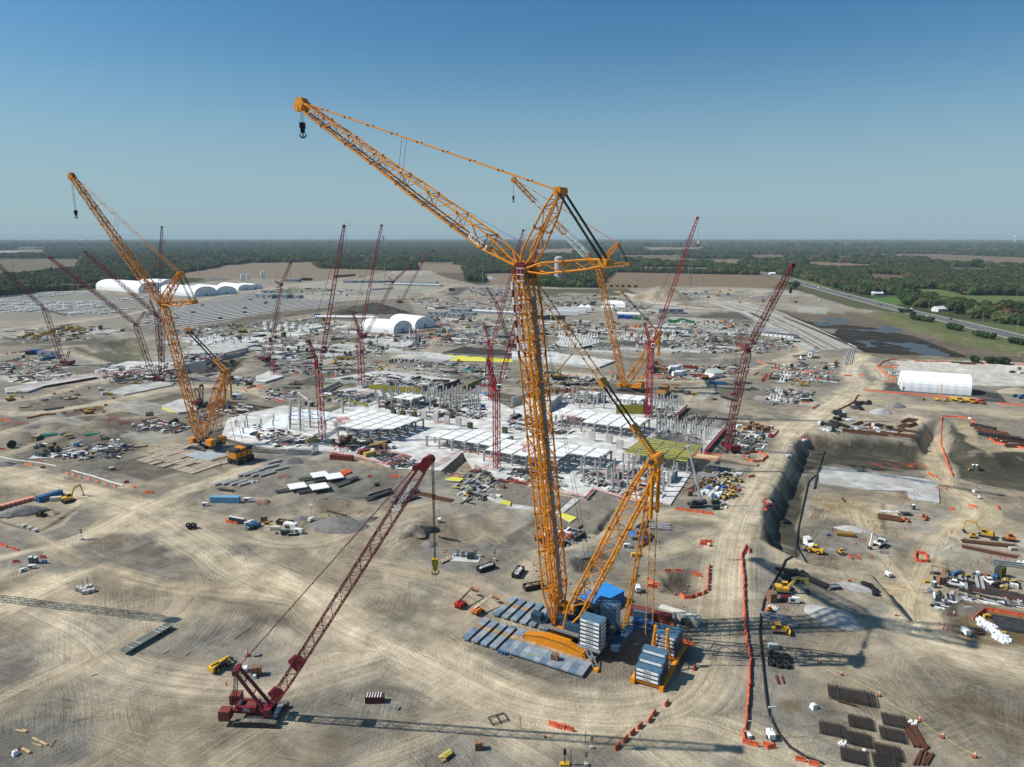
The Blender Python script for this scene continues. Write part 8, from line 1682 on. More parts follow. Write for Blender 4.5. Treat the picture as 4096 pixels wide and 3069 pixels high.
for x,y in[(RS.uniform(1130,1480),RS.uniform(225,310))for _ in rg(14)]+[(RS.uniform(320,760),RS.uniform(205,480))for _ in rg(14)]+[(RS.uniform(700,1240),RS.uniform(500,870))for _ in rg(22)]+[(RS.uniform(280,560),RS.uniform(400,700))for _ in rg(10)]+[(RS.uniform(1490,1700),RS.uniform(560,790))for _ in rg(8)]+[(RS.uniform(1700,2200),RS.uniform(800,880))for _ in rg(8)]+[(RS.uniform(1480,1620),RS.uniform(20,200))for _ in rg(8)]:U('stake','32',x,y,0,'small orange marker post standing on the pit floor','orange marker posts in the pit')
for x,y in((740,800),(745,810)):U('pen','32',x,y,0,'red rails around a round manhole','red rails round the manhole',sc=.8)
U('lt','32',1040,965,90,'light tower at the top of the small ramp',sc=1.1);U('toil','32',1435,1060,-70,'grey toilet beside the timber yard');U('crb','32',1495,1025,0,'brown box beside the grey toilet',sc=1.2);U('geny','32',1370,1020,0,'yellow drum beside the grey toilet',sc=.5)
for i in rg(12):U('stlr' if i%2 else 'stl','32',1560+i*52,1010+i*11+(i%3)*9,-24,'brown steel form in the timber yard row','steel forms in the timber yard',sc=1.05)
for i in rg(8):U(('pile1','crb','genb','pile2')[i%4],'32',1450+i*85,940+i*8,10*i,'small material lot in the rear timber yard row','lots in the rear timber yard',sc=.85)
Z2('lum','32',1500,885,1750,930,'long thin timber bundle behind the timber yard',sc=(3.2,.5,.5));Z2('lum','32',1940,960,2110,990,'long rusty beam in the timber yard',sc=(2.6,.4,.5));U('onebag' if 'onebag' in K else 'bag1','32',1812,950,0,'white bulk bag in the timber yard',sc=1.4);U('bag','32',2025,1015,0,'white bags in the timber yard',sc=.6);bA('32',1655,1085,1820,1105,sT=1.6,k='bar')
U('bag','32',2190,855,0,'white sheeted heap at the right edge of the pit');U('pipg','32',2060,865,-20,'row of white pipes behind the timber yard',sc=1.2)
for i,(x,y)in en_(((150,915),(160,935),(240,915),(245,950),(285,940),(320,955),(300,980),(235,1020),(290,1020),(170,985),(120,980),(140,1020),(150,1045),(405,1015))):U(('pipk','gend','crk')[i%3]if i<13 else 'pipk','32',x,y,-20+i*11,'black pipe fitting lot beside the black hose','black fittings by the hose',sc=.6 if i<13 else.9)
Z2('exc','32',60,1100,200,1110,'yellow excavator in the yard right of the long barrier line',flip=0);U('crb','32',28,1175,-80,'tall brown shed below the yellow excavator',sc=1.3);U('genr','32',155,1180,-10,'dark red generator below the yellow excavator');U('genw','32',220,1190,-10,'white generator with red hitch below the excavator')
for x,y in((25,1225),(50,1235),(70,1245)):U('bag','32',x,y,0,'white pipe fittings heap below the generators','white fittings below the generators',sc=.5)
U('trac','32',15,1270,0,'red machine below the white fittings',sc=.8);Z2('doz','33',40,190,150,200,'yellow bulldozer in the crane shadow at the right');U('pipg','33',60,65,-20,'pile of worn steel casings behind the bulldozer',sc=1.0);U('pipg','33',130,110,-20,'second pile of worn steel casings behind the bulldozer')
for x,y in((40,395),(95,415),(155,420),(35,430),(95,440),(158,455),(35,475),(100,490),(160,495)):U('coil','33',x,y,0,'black corrugated hose coil in the square stack','black hose coils in the square stack')
U('crg','33',45,330,0,'grey box above the black hose coils',sc=1.2);
for x,y in((165,335),(445,455),(640,565),(965,745),(1310,960),(1510,1105),(1788,1275)):U('cone','33',x,y,0,'orange and white cone holding the yellow rope line','cones of the rope line',sc=1.4)
mb=MB();q=[A('33',x,y,.3)for x,y in((445,440),(560,520),(640,560),(800,650),(965,730),(1090,840),(1310,950),(1420,1050),(1510,1095),(1640,1190),(1788,1265))];mb.path(q,.05,mat('yellow_rope',(.6,.5,.15),.7),4);tag(mb.bd('yellow_rope'),'thin yellow rope strung between the cones','rope')
mb=MB();q=[A(t,x,y,.25)for t,x,y in(('32',210,795),('32',150,830),('32',120,900),('32',60,1000),('32',0,1100),('22',2180,1180),('22',2165,1250),('23',2150,60),('23',2140,220),('23',2165,440),('23',2185,640),('23',2205,820),('33',20,930),('33',90,1070),('33',190,1190),('33',330,1280),('33',480,1335))];q2=cv_([tuple(p)for p in q])if False else q
mb.path([Vc(p)for p in q2],.32,BLK,7);tag(mb.bd('black_hose'),'long black hose snaking from the pit rim to the lower right','hose')
mb=MB();q=[A(t,x,y,.3)for t,x,y in(('32',240,800),('32',245,700),('32',260,560),('32',290,420),('32',330,240),('32',350,150),('32',415,90))];mb.path(q,.3,BLK,7);tag(mb.bd('black_hose'),'black hose on the gravel strip at the foot of the pit slope','hose')
mb=MB();q=[A(t,x,y,.3)for t,x,y in(('32',400,210),('32',410,150),('32',425,90),('31',445,1060),('31',470,960),('31',485,925))];mb.path(q,.5,DRK,6);tag(mb.bd('silt_fence'),'dark silt sock along the left edge of the low slab','silt sock')
U('pipr','33',85,610,80,'thin rusty rods standing near the hose coils',sc=.35);U('pipr','33',132,610,80,'second set of thin rusty rods',sc=.3);U('bag1','33',392,850,0,'white bulk bag left of the rebar stack',sc=1.3);U('bag','33',650,1160,0,'white bag lying between rebar cages',sc=.55);U('bag1','33',830,1235,0,'white bag lying on a lower rebar cage',sc=.9)
for(x,y,s)in((720,755,(2.0,1.25,1.2)),(550,1045,1),(800,985,1),(785,1130,1),(1090,970,1),(1075,1090,1),(740,1275,1),(1040,1240,1),(1020,1330,1)):U('reb','33',x,y,-20,'large dense rebar stack behind the smaller cages' if s!=1 else{550:'leftmost rebar cage in the lower right yard',800:'rebar cage in the second row, left',785:'rebar cage in the middle of the yard',1090:'rebar cage farthest right, upper',1075:'dense rebar cage below the farthest right one',740:'rebar cage beneath the white bag',1040:'rebar cage near the bottom edge',1020:'lowest rebar cage cut by the bottom edge'}[x],'rebar cages lower right',sc=s)
U('bag','33',1255,985,0,'white sheet over a rusty beam stack',sc=.7);U('stlr','33',1262,1090,80,'rusty beam stack in the lower right yard',sc=.9);U('stlr','33',1215,1070,75,'thin rusty angle beside the beam stack',sc=.3)
for x0,y0,x1,y1 in((1255,1345,1320,1225),(1290,1345,1330,1230),(1330,1345,1370,1230),(1335,1230,1388,1185),(1340,1345,1405,1250),(1370,1345,1425,1250)):
 a,b=A('33',x0,y0,.3),A('33',x1,y1,.3);mb=MB();mb.bar(a,b,.22,RUST,6);tag(mb.bd('rusty_pipe'),'rusty pipe fanned out at the bottom edge','pipe','rusty pipes at the bottom edge')
a,b=A('33',590,795,.5),A('33',770,845,.5);r=eM('lifting_beam',a);tag(r,'brown lifting beam in front of the dense rebar stack','lifting beam');mb=MB();mb.bar(a,b,.18,RUST,6);pT(mb,'beam',r,a)
U('lt','33',20,1110,90,'white light tower beside the black hose, lower right',sc=1.1);U('pr' if False else 'lt','33',1705,215,90,'light tower beside the muddy pen',sc=1.2)
bA('32',1775,1339,1830,1290,1880,1255,2000,1275,2212,1310,2300,1325,sT=1.9,label='orange barrier round the muddy pen',grp='barriers round the muddy pen')
for i in rg(22):U('bag','33',1810+i*11+(i%3)*22,80+i*9+(i%4)*8,i*20,'white sandbag heap in the muddy pen','sandbags in the muddy pen',sc=.75)
for i in rg(5):U('stl','33',2060+i*22,90+i*22,-22,'black pipe mat in the muddy pen','black pipes in the muddy pen',sc=.9)
U('geny','33',1890,70,0,'yellow cover in the muddy pen',sc=.6);U('trac','33',1830,210,0,'orange pump at the muddy pen',sc=.6);U('pile2','33',2030,205,20,'brown boards in the muddy pen',sc=.7)
for x,y in((1480,130),(1525,140),(1555,165),(1515,175)):U('stake','33',x,y,0,'small sign marker by the muddy pen','markers by the muddy pen')
U('cone','33',1108,50,0,'cone on the slope beside the ramp',sc=1.4);U('cone','33',1605,45,0,'cone at the muddy pen corner',sc=1.4);U('cone','23',2178,270,0,'cone right of the long barrier line',sc=1.4)
for x,y in((835,1045),(840,1060)):U('coil','32',x,y,0,'black tyre-like roll in the roll row','black rolls',sc=1.1)
for x,y in((880,1055),(900,1080),(925,1095),(930,1125)):U('coil','32',x,y,0,'grey pipe roll in the row on the gravel','grey rolls',sc=.95)
U('pile3','32',575,1065,20,'flat skid of dark parts on the gravel',sc=1.2);U('lum','32',600,1000,-25,'thin plank bundle on the gravel',sc=(1.3,.3,.3));U('trac','32',700,1020,0,'red tarp and gear near the plank bundle',sc=.6)
Z2('exc','01',40,490,150,470,'yellow excavator by the end of the narrow left slab');Z2('exc2','01',720,590,820,590,'yellow excavator with dark arm beside the barrier row');U('exck','01',2150,350,180,'black excavator ringed by orange barriers left of the slab');U('doz','01',1180,345,0,'yellow bulldozer by the long pale slab')
U('spool','01',105,890,25,'large black cable spool at the left edge');U('pad','01',360,970,10,'grey cabinets on a concrete pad at the far left');
for i in rg(6):U('toil','01',600+i*24,970-i*3,-75,'black portable toilet with white roof behind orange barriers','black toilets with white roofs')
U('genb','01',575,975,0,'small blue unit at the end of the black toilets',sc=.6)
bA('01',590,985,735,960,sT=2.0);bA('01',235,640,370,612,485,602,sT=2.0,label='red-orange barrier in the bend of the left road',grp='barriers in the left road bend');bA('01',-100,640,0,650,105,662,sT=2.0);bA('01',545,592,570,590);bA('01',640,575,830,550,sT=2.5,sK=.3);bA('01',835,540,860,540);bA('01',895,527,1060,495,sT=2.6,sK=.3);bA('01',910,480,1030,460,sK=.5);bA('01',455,430,780,385,sK=.7);bA('01',755,380,780,375);bA('01',1775,385,1880,380,sK=.4);bA('01',2100,380,2130,405);bA('01',25,85,235,60,sK=.4);bA('01',-30,908,45,905,sT=2.2);bA('01',340,1015,375,1017);bA('01',355,1060,400,1062);bA('01',210,1030,290,1045,sK=.4,k='barp');bA('01',955,1085,1000,1075);bA('01',2130,380,2212,360,2280,380)
for x,y in((180,690),(970,660),(1078,685),(220,110)):U('pen','01',x,y,10,'orange mesh pen on the churned left ground','orange mesh pens left',sc=1.4)
U('lt','01',865,395,90,'twin light mast in the fork of the left roads',sc=1.4);U('lt','01',2050,460,90,'light mast by the dark rectangular bed');U('lt','01',1150,705,90,'white light tower on the churned ground')
U('genw','01',2045,470,0,'white box truck by the dark rectangular bed',sc=2);U('c20w','01',905,430,60,'white cabin at the end of the long pale slab',sc=.8);U('geny','01',950,435,0,'yellow unit at the end of the long pale slab')
Z2('c40b','01',360,135,480,115,'blue shed with pale roof near the leftmost crane');U('blt','01',310,80,0,'blue tarp lot behind the blue shed',sc=1.8);U('gend','01',255,85,0,'dark green box behind the toilets at the left',sc=2);U('toil','01',205,115,0,'dark toilets block near the blue shed',sc=1.6);U('off1','01',420,95,10,'long white roofed cabin beside the blue shed',sc=1.4)
for i,(x,y)in en_(((30,170),(60,200),(100,215),(140,190),(30,215),(80,240),(540,460),(570,470),(600,465),(640,460),(660,435),(380,480),(220,540),(470,555),(580,790),(610,810),(540,775),(320,790),(900,800),(950,870),(1000,890),(1140,880),(1210,880),(860,905),(1330,700),(1280,690),(1370,720),(1460,715),(1290,600))):U(('pile1','pile3','lum','stl','pile2')[i%5],'01',x,y,17*i,'scattered form lumber lot on the churned left ground','lumber lots on the left ground',sc=1.2)
Z2('lum','01',595,855,735,880,'row of pale sandbags near the black toilets',sc=(1.6,1,1));U('coil','01',860,880,0,'white manhole ring on the left ground',sc=1.4);U('ftg','01',860,910,0,'round pale concrete base on the left ground',sc=.7);U('ftg','01',1000,885,10,'pale concrete form block left of the crane mats',sc=1.2)
U('pipt','01',430,780,30,'turquoise pipe in the left trench',sc=.9);U('pipt','01',800,775,30,'turquoise pipe on the dark mound',sc=.8)
mb=MB();mb.path([A('01',x,y,.2)for x,y in((0,970),(150,1000),(330,1020),(490,1050))],.25,CONP,6);tag(mb.bd('white_pipeline'),'white pipe on the ground at the far left junction','pipe')
TM=mat('old_timber_mat',(.36,.30,.23),.9,var=.2,scale=1.2,gr_=.3,gR_=(.2,.17,.14))
def mats2():
 e1,e2=E1,E2;o=Vc((-157.4,350,0));n=0;rnd=random.Random(6)
 for i in rg(-7,5):
  for j in rg(-3,3):
   if rnd.random()<.13 or(i<-5 and abs(j)>1)or(i>2 and j>0):continue
   c=o+e1*(i*4.3+rnd.uniform(-.6,.6))+e2*(j*5.9+rnd.uniform(-.5,.5))-e2*2
   r=eM('crane_mat',(c.x,c.y,H(c.x,c.y)),GR+(rnd.random()<.5)*0);tag(r,'timber crane mat in the field of mats under the blue housed crane','crane mat','timber mats under the left crane')
   for q in rg(4):mb=MB();mb.bx(-2.0+q*1.02,-1.0+q*1.02,-2.9,2.9,.15,.5,TM);mb.bd('timber',r)
 for i,j in((-1,0),(0,0),(1,0),(-1,-1),(0,-1),(1,-1)):
  c=o+e1*(i*6)+e2*(j*6+3);mb=MB();mb.bx(-2.9,2.9,-2.9,2.9,.5,.62,mat('pale_steel_plate',(.36,.42,.44),.6));q=mb.bd('steel_plate');q.location=c;q.rotation_euler=(0,0,GR);tag(q,'pale blue-grey steel plate under the left crane crawlers','steel plate','steel plates under the left crane')
mats2()
def yard():
 rnd=random.Random(21);n=0;base=G('00',600,760,0);sc_=[0]
 polys=[PP('00',(0,690,500,700,1050,700,1000,740,600,790,100,800,-100,800)),PP('00',(380,625,900,625,920,640,560,660,150,670)),PP('00',(500,800,1180,765,1100,800,700,820,520,822)),PP('00',(960,690,1300,655,1320,665,1100,700))]
 for pY in polys:
  xs=[q[0]for q in pY];ys=[q[1]for q in pY];cx,cy=sum(xs)/len(xs),sum(ys)/len(ys)
  for i in rg(-40,41):
   for j in rg(-40,41):
    q=Vc((cx,cy,0))+E2*(i*15.0+rnd.uniform(-1,1))+E1*(j*13.5)
    if ip_(q.x,q.y,pY)<1 or rnd.random()<.16 or n>285:continue
    K['slab3' if rnd.random()<.6 else 'slab1'].U(Vc((q.x,q.y,0)),D(61.5),'long stack of pale precast slabs in the far left yard','precast slab stacks in the far yard',sc=(1.12,1.2,1.1));n+=1
yard()
def parking():
 pY=PP('00',(1080,900,1560,770,1500,720,1900,690,2212,640),'10',(-50,668,200,672,560,690,800,700,640,740,100,800,0,830),'00',(2212,828,1600,925,1050,925));xs=[q[0]for q in pY];ys=[q[1]for q in pY];cx,cy=sum(xs)/len(xs),sum(ys)/len(ys);rnd=random.Random(4)
 mb=MB();KERB=mat('pale_row_kerb',(.46,.455,.44),.9);ROW_SHADE=mat('dark_row_shade',(.12,.12,.118),.9);mb2=MB()  # dark strips colour in the shading line beside each pale row
 for j in rg(-40,40):
  seg=None
  for i in rg(-90,91):
   q=Vc((cx,cy,0))+E2*i*6+E1*j*17
   ins=ip_(q.x,q.y,pY)>4
   if ins and seg is None:seg=q
   if seg is not None and(not ins or i==90):
    mb.M=Matrix.Translation(seg)@Matrix.Rotation(D(61.5),4,'Z');L=(q-seg).length
    if L>14:mb.bx(0,L-6,-2.6,2.6,-.3,.45,KERB);mb2 .M=mb.M;mb2 .bx(0,L-6,-6.5,-3.4,-.3,.42,ROW_SHADE)
    seg=None
  if j%1==0:
   for i in rg(-90,91,7):
    q=Vc((cx,cy,0))+E2*(i*6+rnd.uniform(0,30))+E1*(j*17+7)
    if ip_(q.x,q.y,pY)>10 and rnd.random()<.16:K[rnd.choice(('pw','pk','pg','pb'))].U(Vc((q.x,q.y,.2)),D(61.5),'car parked among the long pale rows of the far lot','cars in the far lot',sc=1.25)
 tag(mb.bd('parking_row_kerbs'),'long pale raised rows crossing the far parking field','parking rows',kind='stuff');tag(mb2 .bd('row_shade_strips'),'dark strips colouring in shade between the pale rows of the far lot','parking aisles',kind='stuff')
parking()
for x in(540,610,700,1105):U('gan','00',x,612,10,'yellow-legged gantry crane at the precast yard edge','gantry cranes at the yard edge',sc=1.1)
U('silo','00',2145,525,0,'pair of white cement silos right of the far tents',sc=.9);U('silo','00',2100,535,0,'grey batching plant tower left of the silos',sc=1.0);U('silo','10',60,510,0,'batching plant silo block at the middle left',sc=1.1)
Z2('off5','10',1180,560,1540,570,'very long white-roofed crew building beyond the spoil hill');U('off4','10',1380,548,-12,'long white-roofed building behind the crew building',sc=1.4);U('off4','10',1080,600,50,'low white canopy building left of the crew building',sc=.8)
Z2('off5','10',1790,795,2212,815,'long dormitory-like cabin row beyond the tower cranes',sc=(.78,1,1));U('off2','10',1570,825,-20,'grey-blue office block in front of the cabin row, left',sc=1.5);U('off2','10',1770,800,-20,'grey-blue office block in the middle of the cabin area',sc=1.7);U('off2','10',1720,835,-20,'white office block beside the middle one',sc=1.3);U('off2','10',1840,820,-20,'small office block at the right of the cabin area',sc=1.1)
for x,lB in((90,'left'),(215,'middle'),(335,'right')):U('off2','10',x,675,-20,lB+' of the three flat-roofed offices at the edge of the far lot',sc=2.2 if x<300 else 1.6)
for i,x in en_((810,880,935,980,1025,1065,1100,1160)):U('off2','10',x,543,-12,'small grey cabin in the row along the far road','grey cabins along the far road',sc=1.6)
U('off2','10',320,535,-10,'pale blue roofed building by the far road',sc=2);U('off1','10',110,640,0,'brown low building left of the far offices',sc=2.2);U('c20o','10',1670,1012,-5,'orange container beyond the building');U('c20r','10',1690,612,0,'brown-red container in the far stockyard',sc=2)
for x in(1330,1365,1402):mb=MB();a=G('10',x,1065+x*.0,0);mb.bar(a,a+Vc((0,0,16)),.45,CONP,8);tag(mb.bd('white_post'),'tall white post on the far slab','post','three tall white posts')
bA('10',1380,855,1500,880,1480,890,sT=3,grp='far barriers',label='orange barrier line among the far cabins',sK=.1);bA('10',1490,895,1580,850,sT=3,grp='far barriers',label='orange barrier line among the far cabins');bA('10',1340,985,1560,945,sT=2.4,grp='far barriers',label='orange barrier line among the far cabins');bA('10',1340,1030,1450,1010,1540,1020,1590,1035,sT=2.6,grp='far barriers',label='orange barrier line among the far cabins');bA('10',1580,900,1730,915,sT=2.8,grp='far barriers',label='orange barrier line among the far cabins')
bA('10',650,680,1000,680,1500,655,2212,690,sT=6,grp='far barrier line',label='orange barrier in the long line beyond the spoil hill');bA('10',560,905,670,895,sT=3);bA('10',620,765,690,765,sT=3)
for i,(x,y,k)in en_(((1510,840,'pw'),(1660,893,'pw'),(1700,880,'pw'),(1730,890,'pg'),(1830,860,'pw'),(1850,850,'pg'),(1880,850,'pw'),(1540,915,'pw'),(1560,920,'pw'),(1500,915,'pw'))):U(k,'10',x,y,10*i,'white pickup parked among the far cabins','pickups among the far cabins',sc=1.15)
U('exc','10',1085,1000,20,'dark excavator in front of the near twin tent');U('exc','10',1835,935,30,'yellow excavator beyond the tower cranes');U('exc1','10',1515,995,30,'excavator right of the twin tents');U('drl','10',685,888,90,'tall yellow drill rig left of the spoil hill');U('exck','00',1060,965,20,'grey excavator with arched arm on the far left');U('ctcw','00',1640,985,0,'white telescopic crane on the far left earthworks',sc=1.3);U('ctcy','00',2100,975,0,'yellow telescopic crane on the far left earthworks',sc=1.4)
for i in rg(16):U(('dtr','doz','load')[i%3],'00',190+i*22+(i%2)*8,1025-(i%5)*10-(i>9)*30,30*i,'yellow earthmoving machine in the parked fleet at the left','parked earthmoving fleet left')
for i in rg(8):U(('dtr','exc1')[i%2],'00',560+i*24,965-(i%3)*12,30*i,'yellow machine in the second parked fleet row at the left','second parked fleet row left')
for x,y,lB in((630,775,'left white frame tent with peaked roof'),(825,780,'right white frame tent with peaked roof')):U('ftent','20',x,y,-12,lB+' in the middle distance')
for i,(x0,y0,x1,y1)in en_(((290,825,575,832),(360,810,640,818),(385,792,690,800),(900,760,985,765))):
 a,b=G('20',x0,y0),G('20',x1,y1);c=(a+b)/2;r=eM('white_enclosed_module',c,mh.atan2(b.y-a.y,b.x-a.x));tag(r,('nearest','second','third','short')[i]+' long white module in the group left of the white tents','white module');L=(b-a).length;mb=MB();mb.bx(-L/2,L/2,-3,3,1,7.2,WHT);mb.bd('body',r);mb=MB();mb.bx(-L/2+1,L/2-1,-2,2,0,1,DRK);mb.bd('undercarriage',r)
for i in rg(4):
 a,b=G('20',800-i*5,712+i*7),G('20',960+i*8,722+i*8);mb=MB();c=(a+b)/2;r=eM('white_pipe_section',c,mh.atan2(b.y-a.y,b.x-a.x));tag(r,'long white pipe section behind the frame tents','pipe','long white pipes');L=(b-a).length;mb.bar((-L/2,0,2.2),(L/2,0,2.2),2,WHT,10);mb.bd('pipe',r)
a,b=G('20',910,830),G('20',1110,838);c=(a+b)/2;r=eM('white_tank_vessel',c,mh.atan2(b.y-a.y,b.x-a.x));tag(r,'long white tank vessel behind the blue tarped loads','tank');L=(b-a).length;mb=MB();mb.bar((-L/2,0,3.4),(L/2,0,3.4),2.6,WHT,14);mb.bd('shell',r);mb=MB();mb.bx(-L/3,-L/3+2,-2,2,0,1.5,DRK);mb.bx(L/3-2,L/3,-2,2,0,1.5,DRK);mb.bd('saddle',r)
for x,y in((945,850),(1010,855)):U('blt','20',x,y,0,'blue tarped load before the white tank vessel','blue tarped loads',sc=1.9)
for i,(x,y)in en_(((1065,860),(1090,862),(1160,865),(1355,880),(1400,885),(1440,880),(1490,878),(1520,885),(1550,890),(1385,890),(1460,870))):U('grn','20',x,y,-8,'green tarped load in the middle-distance yard','green tarped loads',sc=1.35)
for i,(x,y)in en_(((1580,885),(1610,890),(1480,890),(1330,885))):U('wbt','20',x,y,0,'pale wrapped load at the end of the green row','pale wrapped loads',sc=1.2)
for x,y in((240,860),(300,865),(370,868),(430,868)):U('gend','20',x,y,-5,'dark green-grey tarped block in the row left','dark tarped blocks',sc=3.0)
a=G('20',1250,955);Z2('off3','20',1270,955,1500,972,'long white cabin with dark solar-like roof and seven doors',sc=(.95,1,1));Z2('off3','30',0,1000,210,1022,'white modular building at the roadside with dark roof, nearest',sc=(.8,1,1));U('off4','30',30,965,-20,'white modular building behind the roadside one',sc=.6);U('off4','30',-10,945,-20,'third white modular building at the roadside',sc=.5)
U('off2','20',1370,805,-8,'pale grey office building at the back of the dark yard',sc=2);U('off1','20',1465,650,60,'grey building at the foot of the sand hill',sc=1.6)
for i,(x,y,k)in en_(((1060,935,'c20o'),(1095,935,'c20o'),(1180,935,'c40w'),(1835,885,'c20o'),(1890,925,'c20o'),(1690,885,'genr'),(1740,890,'genr'),(1660,885,'trac'),(1770,892,'pw'),(1800,895,'pr'),(1610,960,'geng'),(1630,965,'geng'),(1880,995,'genw'),(2030,920,'pk'),(880,890,'pk'),(1220,805,'pk'))):U(k,'20',x,y,60 if k[0]=='c' else 10*i,('orange container' if k=='c20o' else 'small machine or vehicle' if k!='c40w' else 'white container')+' in the middle-distance yard','yard units in the middle distance',sc=1.3)
for i,(x,y)in en_(((350,935),(460,930),(590,905),(530,915),(800,930),(640,975))):U(('exc','dtr','load')[i%3],'20',x,y,40*i,'yellow machine on the tan ground behind the twin boom','yellow machines behind the boom')
U('crw','20',540,890,-5,'white cabin on the tan ground behind the twin boom',sc=3);U('ftg','20',1900,880,0,'white block in the yard',sc=.8)
for i in rg(26):U('ftg','20',420+(i*61%330),1010+(i*37%90),-28,'white concrete footing block in the field behind the twin boom','white footings behind the boom',sc=1.25)
for i in rg(16):U('ftg','20',880+(i*83%560),985+(i*29%60),-28,'white concrete footing block beyond the dark beds','white footings beyond the beds',sc=1.0)
for i in rg(14):U('ftg','10',80+(i*61%420),905+(i*23%60),-28,'pale footing block on the far left foundations','pale footings far left',sc=1.3)
for i in rg(12):U('ftg','00',1680+(i*77%520),1040+(i*31%60),-28,'pale footing block on the far left earthworks','pale footings earthworks',sc=1.3)
for i,pl in en_((P2('20',930,1080,1080,1045,1380,1075,1330,1110),P2('20',1700,1120,1820,1060,1930,1060,1850,1123),P2('20',600,1010,830,1020,780,1040,600,1030))):slab('dark_foundation_bed',pl,-.3,.35,mat('dark_rebar_bed',(.07,.062,.055),.95,var=.25,scale=.3))
slab('yellow_sheeting',P2('11',1452,112,1560,84,2000,128,2000,148,1700,142),.1,.55,YTAR);slab('yellow_sheeting',P2('01',1395,560,1410,535,1600,560,1560,595,1480,590),.0,.6,YTAR);slab('yellow_sheeting',P2('12',1630,135,1700,115,1800,130,1760,155,1680,150),.3,.8,YTAR);slab('yellow_sheeting',P2('12',2095,345,2140,320,2205,335,2195,368),.3,.9,YTAR);slab('yellow_sheeting',P2('22',400,440,440,420,560,460,500,500),-.2,.3,YTAR)
for i in rg(3):
 a,b=G('10',510,832+i*3,2),G('10',1055,838+i*3,2);mb=MB();mb.bar(a,b,1.3,WHT,8);tag(mb.bd('long_white_pipe'),'very long white pipeline in front of the spoil hill','pipe','white pipelines by the spoil hill')
U('blt','10',530,835,0,'blue tarped load left of the long white pipeline',sc=1.6);U('blt','10',545,850,0,'second blue load left of the long white pipeline',sc=1.3)
for i in rg(70):
 x,y=1500+(i*137%1250),625+(i*53%95);t='20'
 if x>2212:x-=2212;t='30'
 if t=='30' and y<640+x*.12:continue
 r=K.setdefault('sub',Kind('switchgear',(lambda:(lambda r:[(lambda mb:(mb.bar((px,0,0),(px,0,8),.25,GRY),mb.bd('post',r)))(MB())for px in(-4,0,4)]and[(lambda mb:(mb.bx(-6,6,-.3,.3,8,8.5,GRY),mb.bd('busbar',r)))(MB())]and r)(eM('switchgear_frame'))))).U(A(t,x,y),D(-28),'grey steel switchgear frame in the far electrical yard','switchgear frames',sc=1.0)
for i in rg(30):
 x,y=1480+(i*97%1250),605+(i*71%120);t='20'
 if x>2212:x-=2212;t='30'
 if t=='30' and y<640+x*.12:continue
 U(('genw','c20w','c20r','pw','exc','c20o')[i%6],t,x,y,60,'unit standing in the far electrical yard','units in the far electrical yard',sc=1.3)
for i in rg(26):
 t_=i/26;p=A('30',140+t_*560,850+t_*230,0);K['crk'].U(p,D(70),'dark precast box along the pale levee roadway','boxes along the levee',sc=1.6)
for off in(-2,-24,-46,-70):
 mb=MB();n=0
 for(x0,y0),(x1,y1)in zip(LV[:-1],LV[1:]):mb.bar(Vc((x0+off*.9,y0+off*.42,1.0)),Vc((x1+off*.9,y1+off*.42,1.0)),.45,CON,6)
 tag(mb.bd('levee_pipeline'),'white pipeline running along the pale levee roadway','pipe','white pipelines on the levee')
rp=random.Random(31)
for k in rg(64):
 t,x0,x1,y0,y1=(('20',250,2200,870,1100),('10',0,2100,840,1100),('21',0,2150,10,130),('11',0,2200,5,150),('00',1400,2200,1000,1110))[k%5];p=G(t,rp.uniform(x0,x1),rp.uniform(y0,y1));a_,b_=rp.uniform(6,20),rp.uniform(4,10);slab('foundation_slab',[tuple((p+E1*a_*i+E2*b_*j)[:2])for i,j in((-1,-1),(1,-1),(1,1),(-1,1))],-.3,rp.uniform(.4,1.3),rp.choice((CON,SLABM,CONC)))
